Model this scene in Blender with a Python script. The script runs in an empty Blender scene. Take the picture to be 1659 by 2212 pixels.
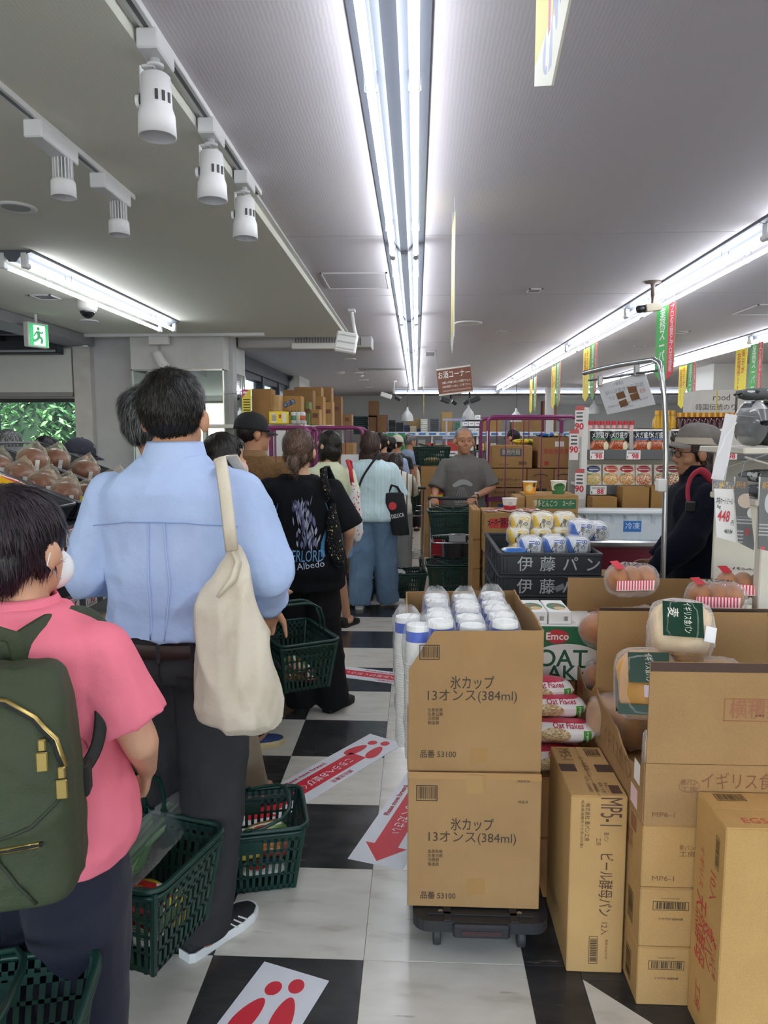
import bpy, math, random
import numpy as np
from mathutils import Vector, Matrix, Euler, noise as mnoise
from math import sin, cos, pi, radians, sqrt

S = bpy.context.scene
COL = S.collection
# ---------------------------------------------------------------- camera (photo frame 1659 x 2212, focal length 1560 px)
F, CX, CY, CAMZ = 1560.0, 829.5, 1106.0, 1.58
TH = math.atan(166 / F)
PS = math.atan(70.5 / F * cos(TH))
cam = bpy.data.cameras.new('camera')
cam.sensor_fit = 'HORIZONTAL'; cam.sensor_width = 36.0; cam.lens = 36.0 * F / 1659.0
cam.clip_start = 0.05; cam.clip_end = 200
camo = bpy.data.objects.new('camera', cam); COL.objects.link(camo)
camo.location = (0, 0, CAMZ); camo.rotation_euler = (pi / 2 - TH, 0, PS)
S.camera = camo
# ---------------------------------------------------------------- daylight and exposure
W = bpy.data.worlds.new('sky'); S.world = W; W.use_nodes = True
_bg = W.node_tree.nodes['Background']
_sky = W.node_tree.nodes.new('ShaderNodeTexSky')
_sky.sky_type = 'NISHITA'; _sky.sun_disc = False; _sky.sun_elevation = radians(50); _sky.sun_rotation = radians(200)
W.node_tree.links.new(_sky.outputs[0], _bg.inputs[0]); _bg.inputs[1].default_value = 0.55
_s = bpy.data.lights.new('sun', 'SUN'); _s.energy = 5.0; _s.angle = radians(3); _s.color = (1, .97, .92)
_so = bpy.data.objects.new('sun', _s); COL.objects.link(_so); _so.rotation_euler = (radians(35), radians(-12), radians(30)); _so.location = (-8, 4, 12)
TUBE_POWER = 13.0
_p = bpy.data.lights.new('window_portal', 'AREA'); _p.shape = 'RECTANGLE'; _p.size = 14.8; _p.size_y = 2.4; _p.cycles.is_portal = True
_po = bpy.data.objects.new('window_portal', _p); COL.objects.link(_po); _po.location = (1.5, -4.05, 1.23); _po.rotation_euler = (radians(90), 0, 0)
S.view_settings.view_transform = 'Standard'; S.view_settings.look = 'None'
S.view_settings.exposure = 0.66; S.view_settings.gamma = 1.0; S.view_settings.use_curve_mapping = False

# ---------------------------------------------------------------- helpers: measuring
def _ray(px, py):
    a = (px - CX) / F; b = -(py - CY) / F
    r = (cos(PS), sin(PS), 0); d = (-sin(PS) * cos(TH), cos(PS) * cos(TH), -sin(TH)); u = (-sin(PS) * sin(TH), cos(PS) * sin(TH), cos(TH))
    return [d[i] + a * r[i] + b * u[i] for i in range(3)]
def at(px, py, Y):
    r = _ray(px, py); t = Y / r[1]
    return Vector((r[0] * t, Y, CAMZ + r[2] * t))
def gr(px, py, z=0.0):
    r = _ray(px, py); t = (z - CAMZ) / r[2]
    return Vector((r[0] * t, r[1] * t, z))
# ---------------------------------------------------------------- helpers: materials
def lin(c):
    if isinstance(c, str):
        c = c.lstrip('#'); c = [int(c[i:i + 2], 16) / 255 for i in (0, 2, 4)]
    return tuple((x / 12.92 if x <= .04045 else ((x + .055) / 1.055) ** 2.4) for x in c[:3]) + (1.0,)
_MC = {}
def _new(name):
    m = bpy.data.materials.new(name); m.use_nodes = True
    return m, m.node_tree, m.node_tree.nodes['Principled BSDF']
def _bump(nt, b, fac, strength, dist):
    n = nt.nodes.new('ShaderNodeBump'); n.inputs['Strength'].default_value = strength; n.inputs['Distance'].default_value = dist
    nt.links.new(fac, n.inputs['Height']); nt.links.new(n.outputs[0], b.inputs['Normal'])
def _noise(nt, scale, detail=3, coord='Object', stretch=None, seedobj=False):
    tc = nt.nodes.new('ShaderNodeTexCoord'); n = nt.nodes.new('ShaderNodeTexNoise')
    n.inputs['Scale'].default_value = scale; n.inputs['Detail'].default_value = detail
    src = tc.outputs[coord]
    if stretch:
        mp = nt.nodes.new('ShaderNodeMapping'); mp.inputs['Scale'].default_value = stretch
        nt.links.new(src, mp.inputs[0]); src = mp.outputs[0]
    if seedobj:
        oi = nt.nodes.new('ShaderNodeObjectInfo'); va = nt.nodes.new('ShaderNodeVectorMath'); va.operation = 'ADD'
        ml = nt.nodes.new('ShaderNodeMath'); ml.operation = 'MULTIPLY'; ml.inputs[1].default_value = 50
        nt.links.new(oi.outputs['Random'], ml.inputs[0]); nt.links.new(src, va.inputs[0]); nt.links.new(ml.outputs[0], va.inputs[1]); src = va.outputs[0]
    nt.links.new(src, n.inputs['Vector'])
    return n.outputs['Fac']
def _ramp(nt, fac, stops):
    r = nt.nodes.new('ShaderNodeValToRGB'); e = r.color_ramp.elements
    while len(e) < len(stops): e.new(.5)
    for q, (p, c) in zip(e, stops): q.position = p; q.color = lin(c)
    nt.links.new(fac, r.inputs[0]); return r.outputs[0]
def M(c, rough=.5, metal=0.0, vary=0.0, scale=12, bump=0.0, bscale=None, stretch=None, alpha=1.0, emit=0.0, spec=.5, trans=0.0, coat=0.0, name='paint', sheen=0.0):
    key = ('M', str(c), rough, metal, vary, scale, bump, bscale, stretch, alpha, emit, spec, trans, coat, sheen)
    if key in _MC: return _MC[key]
    m, nt, b = _new(name)
    b.inputs['Roughness'].default_value = rough; b.inputs['Metallic'].default_value = metal
    b.inputs['Specular IOR Level'].default_value = spec
    b.inputs['Coat Weight'].default_value = coat; b.inputs['Sheen Weight'].default_value = sheen
    b.inputs['Transmission Weight'].default_value = trans; b.inputs['Alpha'].default_value = alpha
    L = lin(c); b.inputs['Base Color'].default_value = L
    if vary:
        f = _noise(nt, scale, 4, stretch=stretch)
        r = nt.nodes.new('ShaderNodeValToRGB')
        r.color_ramp.elements[0].position = .3; r.color_ramp.elements[1].position = .7
        r.color_ramp.elements[0].color = tuple(x * (1 - vary) for x in L[:3]) + (1,)
        r.color_ramp.elements[1].color = tuple(min(1, x * (1 + vary)) for x in L[:3]) + (1,)
        nt.links.new(f, r.inputs[0]); nt.links.new(r.outputs[0], b.inputs['Base Color'])
    if bump: _bump(nt, b, _noise(nt, bscale or scale * 3, 4, stretch=stretch), bump, .01)
    if emit:
        b.inputs['Emission Color'].default_value = L; b.inputs['Emission Strength'].default_value = emit
    _MC[key] = m
    return m
def PM(base, layers, axes='xz', rough=.4, coat=0.0, name='print', bump=0.0):
    """printed pattern in the object's own box coordinates: rect / ell / noise / wave / tri layers"""
    key = ('P', str(base), str(layers), axes, rough, coat, bump)
    if key in _MC: return _MC[key]
    m, nt, b = _new(name); N, L = nt.nodes, nt.links
    b.inputs['Roughness'].default_value = rough; b.inputs['Coat Weight'].default_value = coat
    tc = N.new('ShaderNodeTexCoord'); sp = N.new('ShaderNodeSeparateXYZ'); L.new(tc.outputs['Generated'], sp.inputs[0])
    U, V = (sp.outputs['xyz'.index(a)] for a in axes)
    def mt(op, a, q=None, r=None):
        n = N.new('ShaderNodeMath'); n.operation = op
        for i, v in enumerate((a, q, r)):
            if v is None: continue
            if isinstance(v, (int, float)): n.inputs[i].default_value = v
            else: L.new(v, n.inputs[i])
        return n.outputs[0]
    prev = None
    for ly in layers:
        t = ly[0]
        if t == 'rect':
            _, x0, x1, y0, y1, c = ly
            mk = mt('MULTIPLY', mt('LESS_THAN', mt('ABSOLUTE', mt('SUBTRACT', U, (x0 + x1) / 2)), (x1 - x0) / 2), mt('LESS_THAN', mt('ABSOLUTE', mt('SUBTRACT', V, (y0 + y1) / 2)), (y1 - y0) / 2))
        elif t == 'ell':
            _, cx, cy, rx, ry, c = ly
            a = mt('POWER', mt('DIVIDE', mt('SUBTRACT', U, cx), rx), 2.0); d = mt('POWER', mt('DIVIDE', mt('SUBTRACT', V, cy), ry), 2.0)
            mk = mt('LESS_THAN', mt('ADD', a, d), 1.0)
        elif t == 'tri':      # a*u + b*v > k
            _, a, d, k, c = ly
            mk = mt('GREATER_THAN', mt('ADD', mt('MULTIPLY', U, a), mt('MULTIPLY', V, d)), k)
        elif t == 'noise':    # inside an ellipse: speckles
            _, cx, cy, rx, ry, sc, thr, c = ly
            a = mt('POWER', mt('DIVIDE', mt('SUBTRACT', U, cx), rx), 2.0); d = mt('POWER', mt('DIVIDE', mt('SUBTRACT', V, cy), ry), 2.0)
            n = N.new('ShaderNodeTexNoise'); n.inputs['Scale'].default_value = sc; n.inputs['Detail'].default_value = 2
            L.new(tc.outputs['Generated'], n.inputs['Vector'])
            mk = mt('MULTIPLY', mt('LESS_THAN', mt('ADD', a, d), 1.0), mt('GREATER_THAN', n.outputs['Fac'], thr))
        elif t == 'bars':     # bars along u inside a rect
            _, x0, x1, y0, y1, k, duty, c = ly
            mk = mt('MULTIPLY', mt('LESS_THAN', mt('ABSOLUTE', mt('SUBTRACT', U, (x0 + x1) / 2)), (x1 - x0) / 2), mt('LESS_THAN', mt('ABSOLUTE', mt('SUBTRACT', V, (y0 + y1) / 2)), (y1 - y0) / 2))
            mk = mt('MULTIPLY', mk, mt('LESS_THAN', mt('FRACT', mt('MULTIPLY', U, k)), duty))
        elif t == 'rows':     # text-like rows along v inside a rect
            _, x0, x1, y0, y1, k, duty, c = ly
            mk = mt('MULTIPLY', mt('LESS_THAN', mt('ABSOLUTE', mt('SUBTRACT', U, (x0 + x1) / 2)), (x1 - x0) / 2), mt('LESS_THAN', mt('ABSOLUTE', mt('SUBTRACT', V, (y0 + y1) / 2)), (y1 - y0) / 2))
            mk = mt('MULTIPLY', mk, mt('LESS_THAN', mt('FRACT', mt('MULTIPLY', V, k)), duty))
        mx = N.new('ShaderNodeMix'); mx.data_type = 'RGBA'
        L.new(mk, mx.inputs[0])
        if prev is None: mx.inputs[6].default_value = lin(base)
        else: L.new(prev, mx.inputs[6])
        mx.inputs[7].default_value = lin(c); prev = mx.outputs[2]
    if prev is None: b.inputs['Base Color'].default_value = lin(base)
    else: L.new(prev, b.inputs['Base Color'])
    if bump: _bump(nt, b, _noise(nt, 25, 3), bump, .01)
    _MC[key] = m
    return m
def CARD(c='#b98f58', lines=True):
    key = ('card', c)
    if key in _MC: return _MC[key]
    m, nt, b = _new('cardboard'); L = lin(c)
    f = _noise(nt, 6, 5, seedobj=True)
    r = nt.nodes.new('ShaderNodeValToRGB'); r.color_ramp.elements[0].position = .25; r.color_ramp.elements[1].position = .75
    r.color_ramp.elements[0].color = tuple(x * .90 for x in L[:3]) + (1,); r.color_ramp.elements[1].color = tuple(x * 1.07 for x in L[:3]) + (1,)
    f2 = _noise(nt, 400, 2)
    mx = nt.nodes.new('ShaderNodeMix'); mx.data_type = 'RGBA'; mx.blend_type = 'MULTIPLY'; mx.inputs[0].default_value = .22
    nt.links.new(f, r.inputs[0]); nt.links.new(r.outputs[0], mx.inputs[6])
    g = _ramp(nt, f2, [(.3, '#999999'), (.7, '#ffffff')]); nt.links.new(g, mx.inputs[7])
    nt.links.new(mx.outputs[2], b.inputs['Base Color'])
    b.inputs['Roughness'].default_value = .78; b.inputs['Specular IOR Level'].default_value = .25
    tc = nt.nodes.new('ShaderNodeTexCoord'); w = nt.nodes.new('ShaderNodeTexWave'); w.inputs['Scale'].default_value = 45; w.inputs['Distortion'].default_value = .4
    nt.links.new(tc.outputs['Object'], w.inputs[0]); _bump(nt, b, w.outputs['Fac'], .06, .004)
    _MC[key] = m
    return m
def FILM(tint='#ffffff', a=.13, rough=.12):
    """clear wrapping film: mostly see-through, with sharp glints"""
    key = ('film', tint, a, rough)
    if key in _MC: return _MC[key]
    m = bpy.data.materials.new('clear_film'); m.use_nodes = True; nt = m.node_tree; N, L = nt.nodes, nt.links
    for n in list(N):
        if n.type != 'OUTPUT_MATERIAL': N.remove(n)
    out = [n for n in N if n.type == 'OUTPUT_MATERIAL'][0]
    tr = N.new('ShaderNodeBsdfTransparent'); gl = N.new('ShaderNodeBsdfPrincipled'); mx = N.new('ShaderNodeMixShader')
    gl.inputs['Base Color'].default_value = lin(tint); gl.inputs['Roughness'].default_value = rough
    lw = N.new('ShaderNodeLayerWeight'); lw.inputs[0].default_value = .35
    ad = N.new('ShaderNodeMath'); ad.operation = 'MULTIPLY_ADD'; ad.inputs[1].default_value = .45; ad.inputs[2].default_value = a; ad.use_clamp = True
    L.new(lw.outputs['Facing'], ad.inputs[0]); L.new(ad.outputs[0], mx.inputs[0]); L.new(tr.outputs[0], mx.inputs[1]); L.new(gl.outputs[0], mx.inputs[2])
    bp = N.new('ShaderNodeBump'); bp.inputs['Strength'].default_value = .6; bp.inputs['Distance'].default_value = .01
    L.new(_noise(nt, 45, 3), bp.inputs['Height']); L.new(bp.outputs[0], gl.inputs['Normal']); L.new(bp.outputs[0], lw.inputs['Normal'])
    L.new(mx.outputs[0], out.inputs[0])
    _MC[key] = m
    return m
# ---------------------------------------------------------------- helpers: geometry
class MB:
    def __init__(s): s.v = []; s.f = []; s.mi = []; s.sm = []; s.k = 0; s.smooth = False
    def add(s, vs, fs, T=None):
        n = len(s.v)
        s.v += [tuple(T @ Vector(p)) for p in vs] if T is not None else [tuple(p) for p in vs]
        for f in fs: s.f.append(tuple(i + n for i in f)); s.mi.append(s.k); s.sm.append(s.smooth)
        return s
    def box(s, x0, x1, y0, y1, z0, z1, T=None):
        return s.add([(x0, y0, z0), (x1, y0, z0), (x1, y1, z0), (x0, y1, z0), (x0, y0, z1), (x1, y0, z1), (x1, y1, z1), (x0, y1, z1)],
                     [(3, 2, 1, 0), (4, 5, 6, 7), (0, 1, 5, 4), (1, 2, 6, 5), (2, 3, 7, 6), (3, 0, 4, 7)], T)
    def rbox(s, x0, x1, y0, y1, z0, z1, c=.004, T=None):
        vs = []; ix = {}
        X = (x0, x1); Y = (y0, y1); Z = (z0, z1)
        c = min(c, abs(x1 - x0) * .45, abs(y1 - y0) * .45, abs(z1 - z0) * .45)
        for i in (0, 1):
            for j in (0, 1):
                for k in (0, 1):
                    dx, dy, dz = (c if i == 0 else -c), (c if j == 0 else -c), (c if k == 0 else -c)
                    for a, p in enumerate(((X[i], Y[j] + dy, Z[k] + dz), (X[i] + dx, Y[j], Z[k] + dz), (X[i] + dx, Y[j] + dy, Z[k]))):
                        ix[i, j, k, a] = len(vs); vs.append(p)
        fs = []
        def q(l, flip): fs.append(tuple(reversed(l)) if flip else tuple(l))
        for i in (0, 1):
            q([ix[i, 0, 0, 0], ix[i, 1, 0, 0], ix[i, 1, 1, 0], ix[i, 0, 1, 0]], i == 0)
            q([ix[0, i, 0, 1], ix[1, i, 0, 1], ix[1, i, 1, 1], ix[0, i, 1, 1]], i == 1)
            q([ix[0, 0, i, 2], ix[1, 0, i, 2], ix[1, 1, i, 2], ix[0, 1, i, 2]], i == 0)
        for i in (0, 1):
            for j in (0, 1):
                q([ix[i, j, 0, 0], ix[i, j, 1, 0], ix[i, j, 1, 1], ix[i, j, 0, 1]], (i + j) % 2 == 1)
                q([ix[i, 0, j, 0], ix[i, 1, j, 0], ix[i, 1, j, 2], ix[i, 0, j, 2]], (i + j) % 2 == 0)
                q([ix[0, i, j, 1], ix[1, i, j, 1], ix[1, i, j, 2], ix[0, i, j, 2]], (i + j) % 2 == 1)
                for k in (0, 1): q([ix[i, j, k, 0], ix[i, j, k, 1], ix[i, j, k, 2]], (i + j + k) % 2 == 0)
        return s.add(vs, fs, T)
    def loft(s, rings, closed=True, caps=True, loop=False, T=None):
        n = len(rings[0]); vs = [p for r in rings for p in r]; fs = []
        m = len(rings)
        for a in range(m if loop else m - 1):
            b = (a + 1) % m
            for i in range(n if closed else n - 1):
                j = (i + 1) % n; fs.append((a * n + i, a * n + j, b * n + j, b * n + i))
        if caps and not loop: fs.append(tuple(reversed(range(n)))); fs.append(tuple(range((m - 1) * n, m * n)))
        return s.add(vs, fs, T)
    def tube(s, pts, r, n=8, caps=True, loop=False, T=None, flat=1.0, up=(0, 0, 1)):
        P = [Vector(p) for p in pts]; m = len(P)
        R = r if isinstance(r, (list, tuple)) else [r] * m
        rings = []; prev = None
        for i in range(m):
            if loop: t = P[(i + 1) % m] - P[i - 1]
            else: t = P[min(i + 1, m - 1)] - P[max(i - 1, 0)]
            if t.length < 1e-9: t = Vector((0, 0, 1))
            t.normalize()
            if prev is None:
                u = Vector(up)
                if abs(t.dot(u)) > .95: u = Vector((1, 0, 0))
                a = u.cross(t).normalized()
            else:
                a = (prev - t * prev.dot(t))
                a = a.normalized() if a.length > 1e-6 else prev
            b = t.cross(a); prev = a
            rings.append([P[i] + (a * cos(2 * pi * k / n) + b * flat * sin(2 * pi * k / n)) * R[i] for k in range(n)])
        return s.loft(rings, True, caps, loop, T)
    def lathe(s, prof, n=16, T=None, caps=True):
        return s.loft([[(r * cos(2 * pi * k / n), r * sin(2 * pi * k / n), z) for k in range(n)] for r, z in prof], True, caps, False, T)
    def ell(s, c, r, n=12, m=8, T=None):
        c = Vector(c); r = (r, r, r) if isinstance(r, (int, float)) else r
        rings = []
        for i in range(1, m):
            a = -pi / 2 + pi * i / m
            rings.append([(c.x + r[0] * cos(a) * cos(2 * pi * k / n), c.y + r[1] * cos(a) * sin(2 * pi * k / n), c.z + r[2] * sin(a)) for k in range(n)])
        n0 = len(s.v); s.loft(rings, True, False, False, T)
        lo, hi = Vector((c.x, c.y, c.z - r[2])), Vector((c.x, c.y, c.z + r[2]))
        a = [tuple(T @ p) if T is not None else tuple(p) for p in (lo, hi)]
        b = len(s.v); s.v += a; e = n0 + (m - 2) * n
        for k in range(n):
            s.f.append((b, n0 + (k + 1) % n, n0 + k)); s.f.append((b + 1, e + k, e + (k + 1) % n)); s.mi += [s.k, s.k]; s.sm += [s.smooth, s.smooth]
        return s
    def prism(s, poly, z0, z1, T=None):
        n = len(poly)
        return s.add([(x, y, z0) for x, y in poly] + [(x, y, z1) for x, y in poly],
                     [tuple(reversed(range(n))), tuple(range(n, 2 * n))] + [(i, (i + 1) % n, n + (i + 1) % n, n + i) for i in range(n)], T)
    def grid(s, fn, nu, nv, T=None):
        vs = [fn(i / nu, j / nv) for j in range(nv + 1) for i in range(nu + 1)]
        return s.add(vs, [(j * (nu + 1) + i, j * (nu + 1) + i + 1, (j + 1) * (nu + 1) + i + 1, (j + 1) * (nu + 1) + i) for j in range(nv) for i in range(nu)], T)
    def mesh(s, name):
        me = bpy.data.meshes.new(name); me.from_pydata(s.v, [], s.f)
        me.polygons.foreach_set('material_index', s.mi); me.polygons.foreach_set('use_smooth', s.sm); me.update()
        return me
    def build(s, name, mats, parent=None, loc=(0, 0, 0), rot=(0, 0, 0), smooth=None):
        me = s.mesh(name)
        for m in (mats if isinstance(mats, (list, tuple)) else [mats]): me.materials.append(m)
        if smooth is not None: me.polygons.foreach_set('use_smooth', [smooth] * len(me.polygons))
        return obj(name, me, parent, loc, rot)
def obj(name, me, parent=None, loc=(0, 0, 0), rot=(0, 0, 0)):
    o = bpy.data.objects.new(name, me); COL.objects.link(o); o.parent = parent; o.location = loc; o.rotation_euler = rot
    return o
def tag(o, label, cat, group=None, kind=None):
    o['label'] = label; o['category'] = cat
    if group: o['group'] = group
    if kind: o['kind'] = kind
    return o
def struct(o): o['kind'] = 'structure'; return o
def thing(name, label, cat, loc=(0, 0, 0), rz=0.0, group=None):
    o = bpy.data.objects.new(name, None); COL.objects.link(o); o.location = loc; o.rotation_euler = (0, 0, rz); o.empty_display_size = .05
    return tag(o, label, cat, group)
def dup(root, loc=None, label=None, rz=None, group=None):
    r = root.copy(); COL.objects.link(r)
    if loc is not None: r.location = loc
    if rz is not None: r.rotation_euler = (0, 0, rz)
    if label: r['label'] = label
    if group: r['group'] = group
    for ch in list(root.children):
        c = ch.copy(); COL.objects.link(c); c.parent = r
        for g in list(ch.children):
            d = g.copy(); COL.objects.link(d); d.parent = c
    return r
# lettering: flat glyphs a hair in front of the face they are printed on
_TC = {}
def _glyphs(s, bold, res=2):
    if any('\u4e00' <= ch <= '\u9fff' for ch in s): bold = min(bold, .006)     # dense characters clog when thickened
    k = (s, bold, res)
    if k not in _TC:
        c = bpy.data.curves.new('glyphs', 'FONT'); c.body = s; c.size = 1.0; c.resolution_u = res; c.align_x = 'CENTER'; c.align_y = 'CENTER'; c.offset = bold
        o = bpy.data.objects.new('glyphs', c); COL.objects.link(o)
        me = bpy.data.meshes.new_from_object(o.evaluated_get(bpy.context.evaluated_depsgraph_get()))
        vs = [tuple(v.co) for v in me.vertices]; fs = [tuple(p.vertices) for p in me.polygons]
        bpy.data.objects.remove(o); bpy.data.curves.remove(c); bpy.data.meshes.remove(me)
        _TC[k] = (vs, fs)
    return _TC[k]
FACES = {'F': ((1, 0, 0), (0, 0, 1)), 'L': ((0, -1, 0), (0, 0, 1)), 'R': ((0, 1, 0), (0, 0, 1)), 'B': ((-1, 0, 0), (0, 0, 1)), 'T': ((1, 0, 0), (0, 1, 0))}
def texts(parent, col, items, face='F', name='lettering', surf=None, res=2):
    """items: (string, glyph height, (x, y, z) centre, options rot / sx / bold / mirror); one mesh"""
    u, v = (Vector(a) for a in (FACES[face] if isinstance(face, str) else face)); n = u.cross(v)
    mb = MB()
    for it in items:
        s, size, p = it[:3]; o = it[3] if len(it) > 3 else {}
        vs, fs = _glyphs(s, o.get('bold', 0.0), res)
        a = radians(o.get('rot', 0)); sx = o.get('sx', 1.0) * size; w = o.get('width')
        if w and vs:
            xs = [q[0] for q in vs]; sx = w / max(1e-6, max(xs) - min(xs)); ox = (max(xs) + min(xs)) / 2
        else: ox = 0
        if o.get('mirror'): sx = -sx
        P = Vector(p); out = []
        for q in vs:
            x, y = (q[0] - ox) * sx, q[1] * size
            x, y = x * cos(a) - y * sin(a), x * sin(a) + y * cos(a)
            r = P + u * x + v * y
            if surf: r = surf(r)
            out.append(r + n * .0006)
        mb.add(out, fs)
    return mb.build(name, col if not isinstance(col, str) else M(col, .6), parent)
def patch(parent, name, c, p, w, h, face='F', rot=0, mat=None, th=.0004, surf=None):
    """a thin printed or glued-on rectangle centred at p"""
    u, v = (Vector(a) for a in (FACES[face] if isinstance(face, str) else face)); n = u.cross(v)
    a = radians(rot); U = u * cos(a) + v * sin(a); V = v * cos(a) - u * sin(a); P = Vector(p)
    mb = MB(); q = [P - U * w / 2 - V * h / 2, P + U * w / 2 - V * h / 2, P + U * w / 2 + V * h / 2, P - U * w / 2 + V * h / 2]
    mb.add(q + [r + n * th for r in q], [(4, 5, 6, 7), (0, 1, 5, 4), (1, 2, 6, 5), (2, 3, 7, 6), (3, 0, 4, 7)])
    return mb.build(name, mat or M(c, .55), parent)
def barcode(parent, p, w, h, face='F', rot=0, seed=1, frame=True, bg=None):
    u, v = (Vector(a) for a in FACES[face]); n = u.cross(v); a = radians(rot); U = u * cos(a) + v * sin(a); V = v * cos(a) - u * sin(a); P = Vector(p) + n * .0008
    rnd = random.Random(seed); mb = MB()
    def q(x0, x1, y0, y1): mb.add([P + U * x0 + V * y0, P + U * x1 + V * y0, P + U * x1 + V * y1, P + U * x0 + V * y1], [(0, 1, 2, 3)])
    x = -w * .42
    while x < w * .42:
        b = rnd.choice((.008, .012, .02, .03)) * w; q(x, min(x + b, w * .43), -h * .36, h * .4); x += b + rnd.choice((.012, .018, .03)) * w
    if frame:
        t = min(w, h) * .05
        q(-w / 2, w / 2, h / 2 - t, h / 2); q(-w / 2, w / 2, -h / 2, -h / 2 + t); q(-w / 2, -w / 2 + t, -h / 2, h / 2); q(w / 2 - t, w / 2, -h / 2, h / 2)
    return mb.build('barcode', M('#241d18', .7), parent)
def rrect(w, h, r, n=4):
    pts = []
    for cx, cy, a0 in ((w / 2 - r, h / 2 - r, 0), (-w / 2 + r, h / 2 - r, 90), (-w / 2 + r, -h / 2 + r, 180), (w / 2 - r, -h / 2 + r, 270)):
        for k in range(n + 1):
            a = radians(a0 + 90 * k / n); pts.append((cx + r * cos(a), cy + r * sin(a)))
    return pts
# ================================================================ THE SETTING
CEIL, SOF = 2.63, 2.58
white_wall = M('#d9d8d4', .85, vary=.05, scale=3, bump=.25, bscale=60)
# floor: slab below, vinyl tiles as pieces
fl = struct(MB().box(-6, 9, -4, 20, -.12, -.006).build('floor', M('#8d8a82', .6)))
def tile_mat(kind):
    m, nt, b = _new('vinyl_tile')
    if kind == 'w': st = [(.25, '#b9b3a4'), (.42, '#d3cec1'), (.7, '#dedacf')]; sk = '#8f877a'
    else: st = [(.25, '#292929'), (.5, '#383838'), (.75, '#434342')]; sk = '#8d877b'
    c = _ramp(nt, _noise(nt, 5, 5, stretch=(1, 3, 1), seedobj=True), st)
    f2 = _noise(nt, 26, 4, stretch=(.25, 2.2, 1), seedobj=True)
    mk = _ramp(nt, f2, [(.69, '#000000'), (.73, '#ffffff')])
    mx = nt.nodes.new('ShaderNodeMix'); mx.data_type = 'RGBA'
    sc = nt.nodes.new('ShaderNodeMath'); sc.operation = 'MULTIPLY'; sc.inputs[1].default_value = .5 if kind == 'w' else .55
    nt.links.new(mk, sc.inputs[0]); nt.links.new(sc.outputs[0], mx.inputs[0]); nt.links.new(c, mx.inputs[6]); mx.inputs[7].default_value = lin(sk)
    nt.links.new(mx.outputs[2], b.inputs['Base Color'])
    r = _ramp(nt, _noise(nt, 9, 3, seedobj=True), [(.3, '#6a6a6a'), (.7, '#8c8c8c')]); nt.links.new(r, b.inputs['Roughness'])
    b.inputs['Specular IOR Level'].default_value = .45
    return m
TW, TK = tile_mat('w'), tile_mat('k')
def tile_mesh(w, l, m):
    me = MB().rbox(-w / 2 + .0006, w / 2 - .0006, -l / 2 + .0006, l / 2 - .0006, -.006, 0, .001).mesh('floor_tile'); me.materials.append(m); return me
T = .46; X0, Y0 = -.153, 2.026
tm = {'w': tile_mesh(T, T, TW), 'k': tile_mesh(T, T, TK), 'B': tile_mesh(.484, T, TW), 's': tile_mesh(.16, T, TK)}
for j in range(-3, 27):
    y = Y0 + T * (j + .5)
    for k in range(-4, 0):
        black = (k + j) % 2 == 0
        obj('floor_tile', tm['k' if black else 'w'], fl, (X0 + T * (k + .5), y, 0))
    obj('floor_tile', tm['B'], fl, (.089, y, 0))
    if j < 20: obj('floor_tile', tm['s'], fl, (.411, y, 0))
for k in range(0, 3):
    for j in range(-3, 6):
        if k == 0 and j == -1: continue
        obj('floor_tile', tm['w' if j == -2 and k == 1 else 'k'], fl, (.491 + T * (k + .5), Y0 - .05 + T * (j + .5), 0))
yb = Y0 - .05 - T
for nm, poly, m in (('w', [(.492, yb), (.95, yb), (.492, yb + T)], TW), ('k', [(.951, yb), (.951, yb + T - .001), (.493, yb + T - .001)], TK)):
    MB().prism(poly, -.006, 0).build('floor_tile', m, fl)
# far floor beyond the countable tiles
struct(MB().box(-1.99, 4.5, Y0 + T * 27, 19.5, -.006, 0).build('floor', TW))
struct(MB().box(.493, 4.5, Y0 - .05 + T * 6, Y0 + T * 27, -.006, -.001).build('floor', TW))
# ceiling
def ceil_mat(c, seed):
    m, nt, b = _new('ceiling_paper'); b.inputs['Roughness'].default_value = .9; b.inputs['Specular IOR Level'].default_value = .2
    nt.links.new(_ramp(nt, _noise(nt, .8, 4), [(.3, c), (.7, c)]), b.inputs['Base Color']); b.inputs['Base Color'].default_value = lin(c)
    tc = nt.nodes.new('ShaderNodeTexCoord'); w = nt.nodes.new('ShaderNodeTexWave'); w.inputs['Scale'].default_value = 26; w.inputs['Distortion'].default_value = 3; w.inputs['Detail'].default_value = 2
    w.bands_direction = 'X'; nt.links.new(tc.outputs['Object'], w.inputs[0]); _bump(nt, b, w.outputs['Fac'], .06, .003)
    return m
MC1, MC2 = ceil_mat('#c9c4c7', 1), ceil_mat('#e0e0d3', 2)
struct(MB().box(-6, 9, -4, 7.65, CEIL, CEIL + .1).build('ceiling', MC1)); struct(MB().box(-2.45, 9, 7.65, 20, CEIL, CEIL + .1).build('ceiling', MC1))
struct(MB().box(-6, -.725, -4, 7.5, SOF, CEIL).build('ceiling', MC2))
# a cornice strip that edges the lower ceiling
struct(MB().box(-.725, -.70, -4, 7.5, CEIL - .012, CEIL).build('trim_1', M('#c9c9c6', .6)))
# ceiling paper joints: thin battens
for q, y in enumerate((3.95, 5.6, 8.4)): struct(MB().box(-.7, 6, y, y + .006, CEIL - .0012, CEIL).build('trim_%d' % (q + 2), M('#aaa7a8', .8)))
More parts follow.
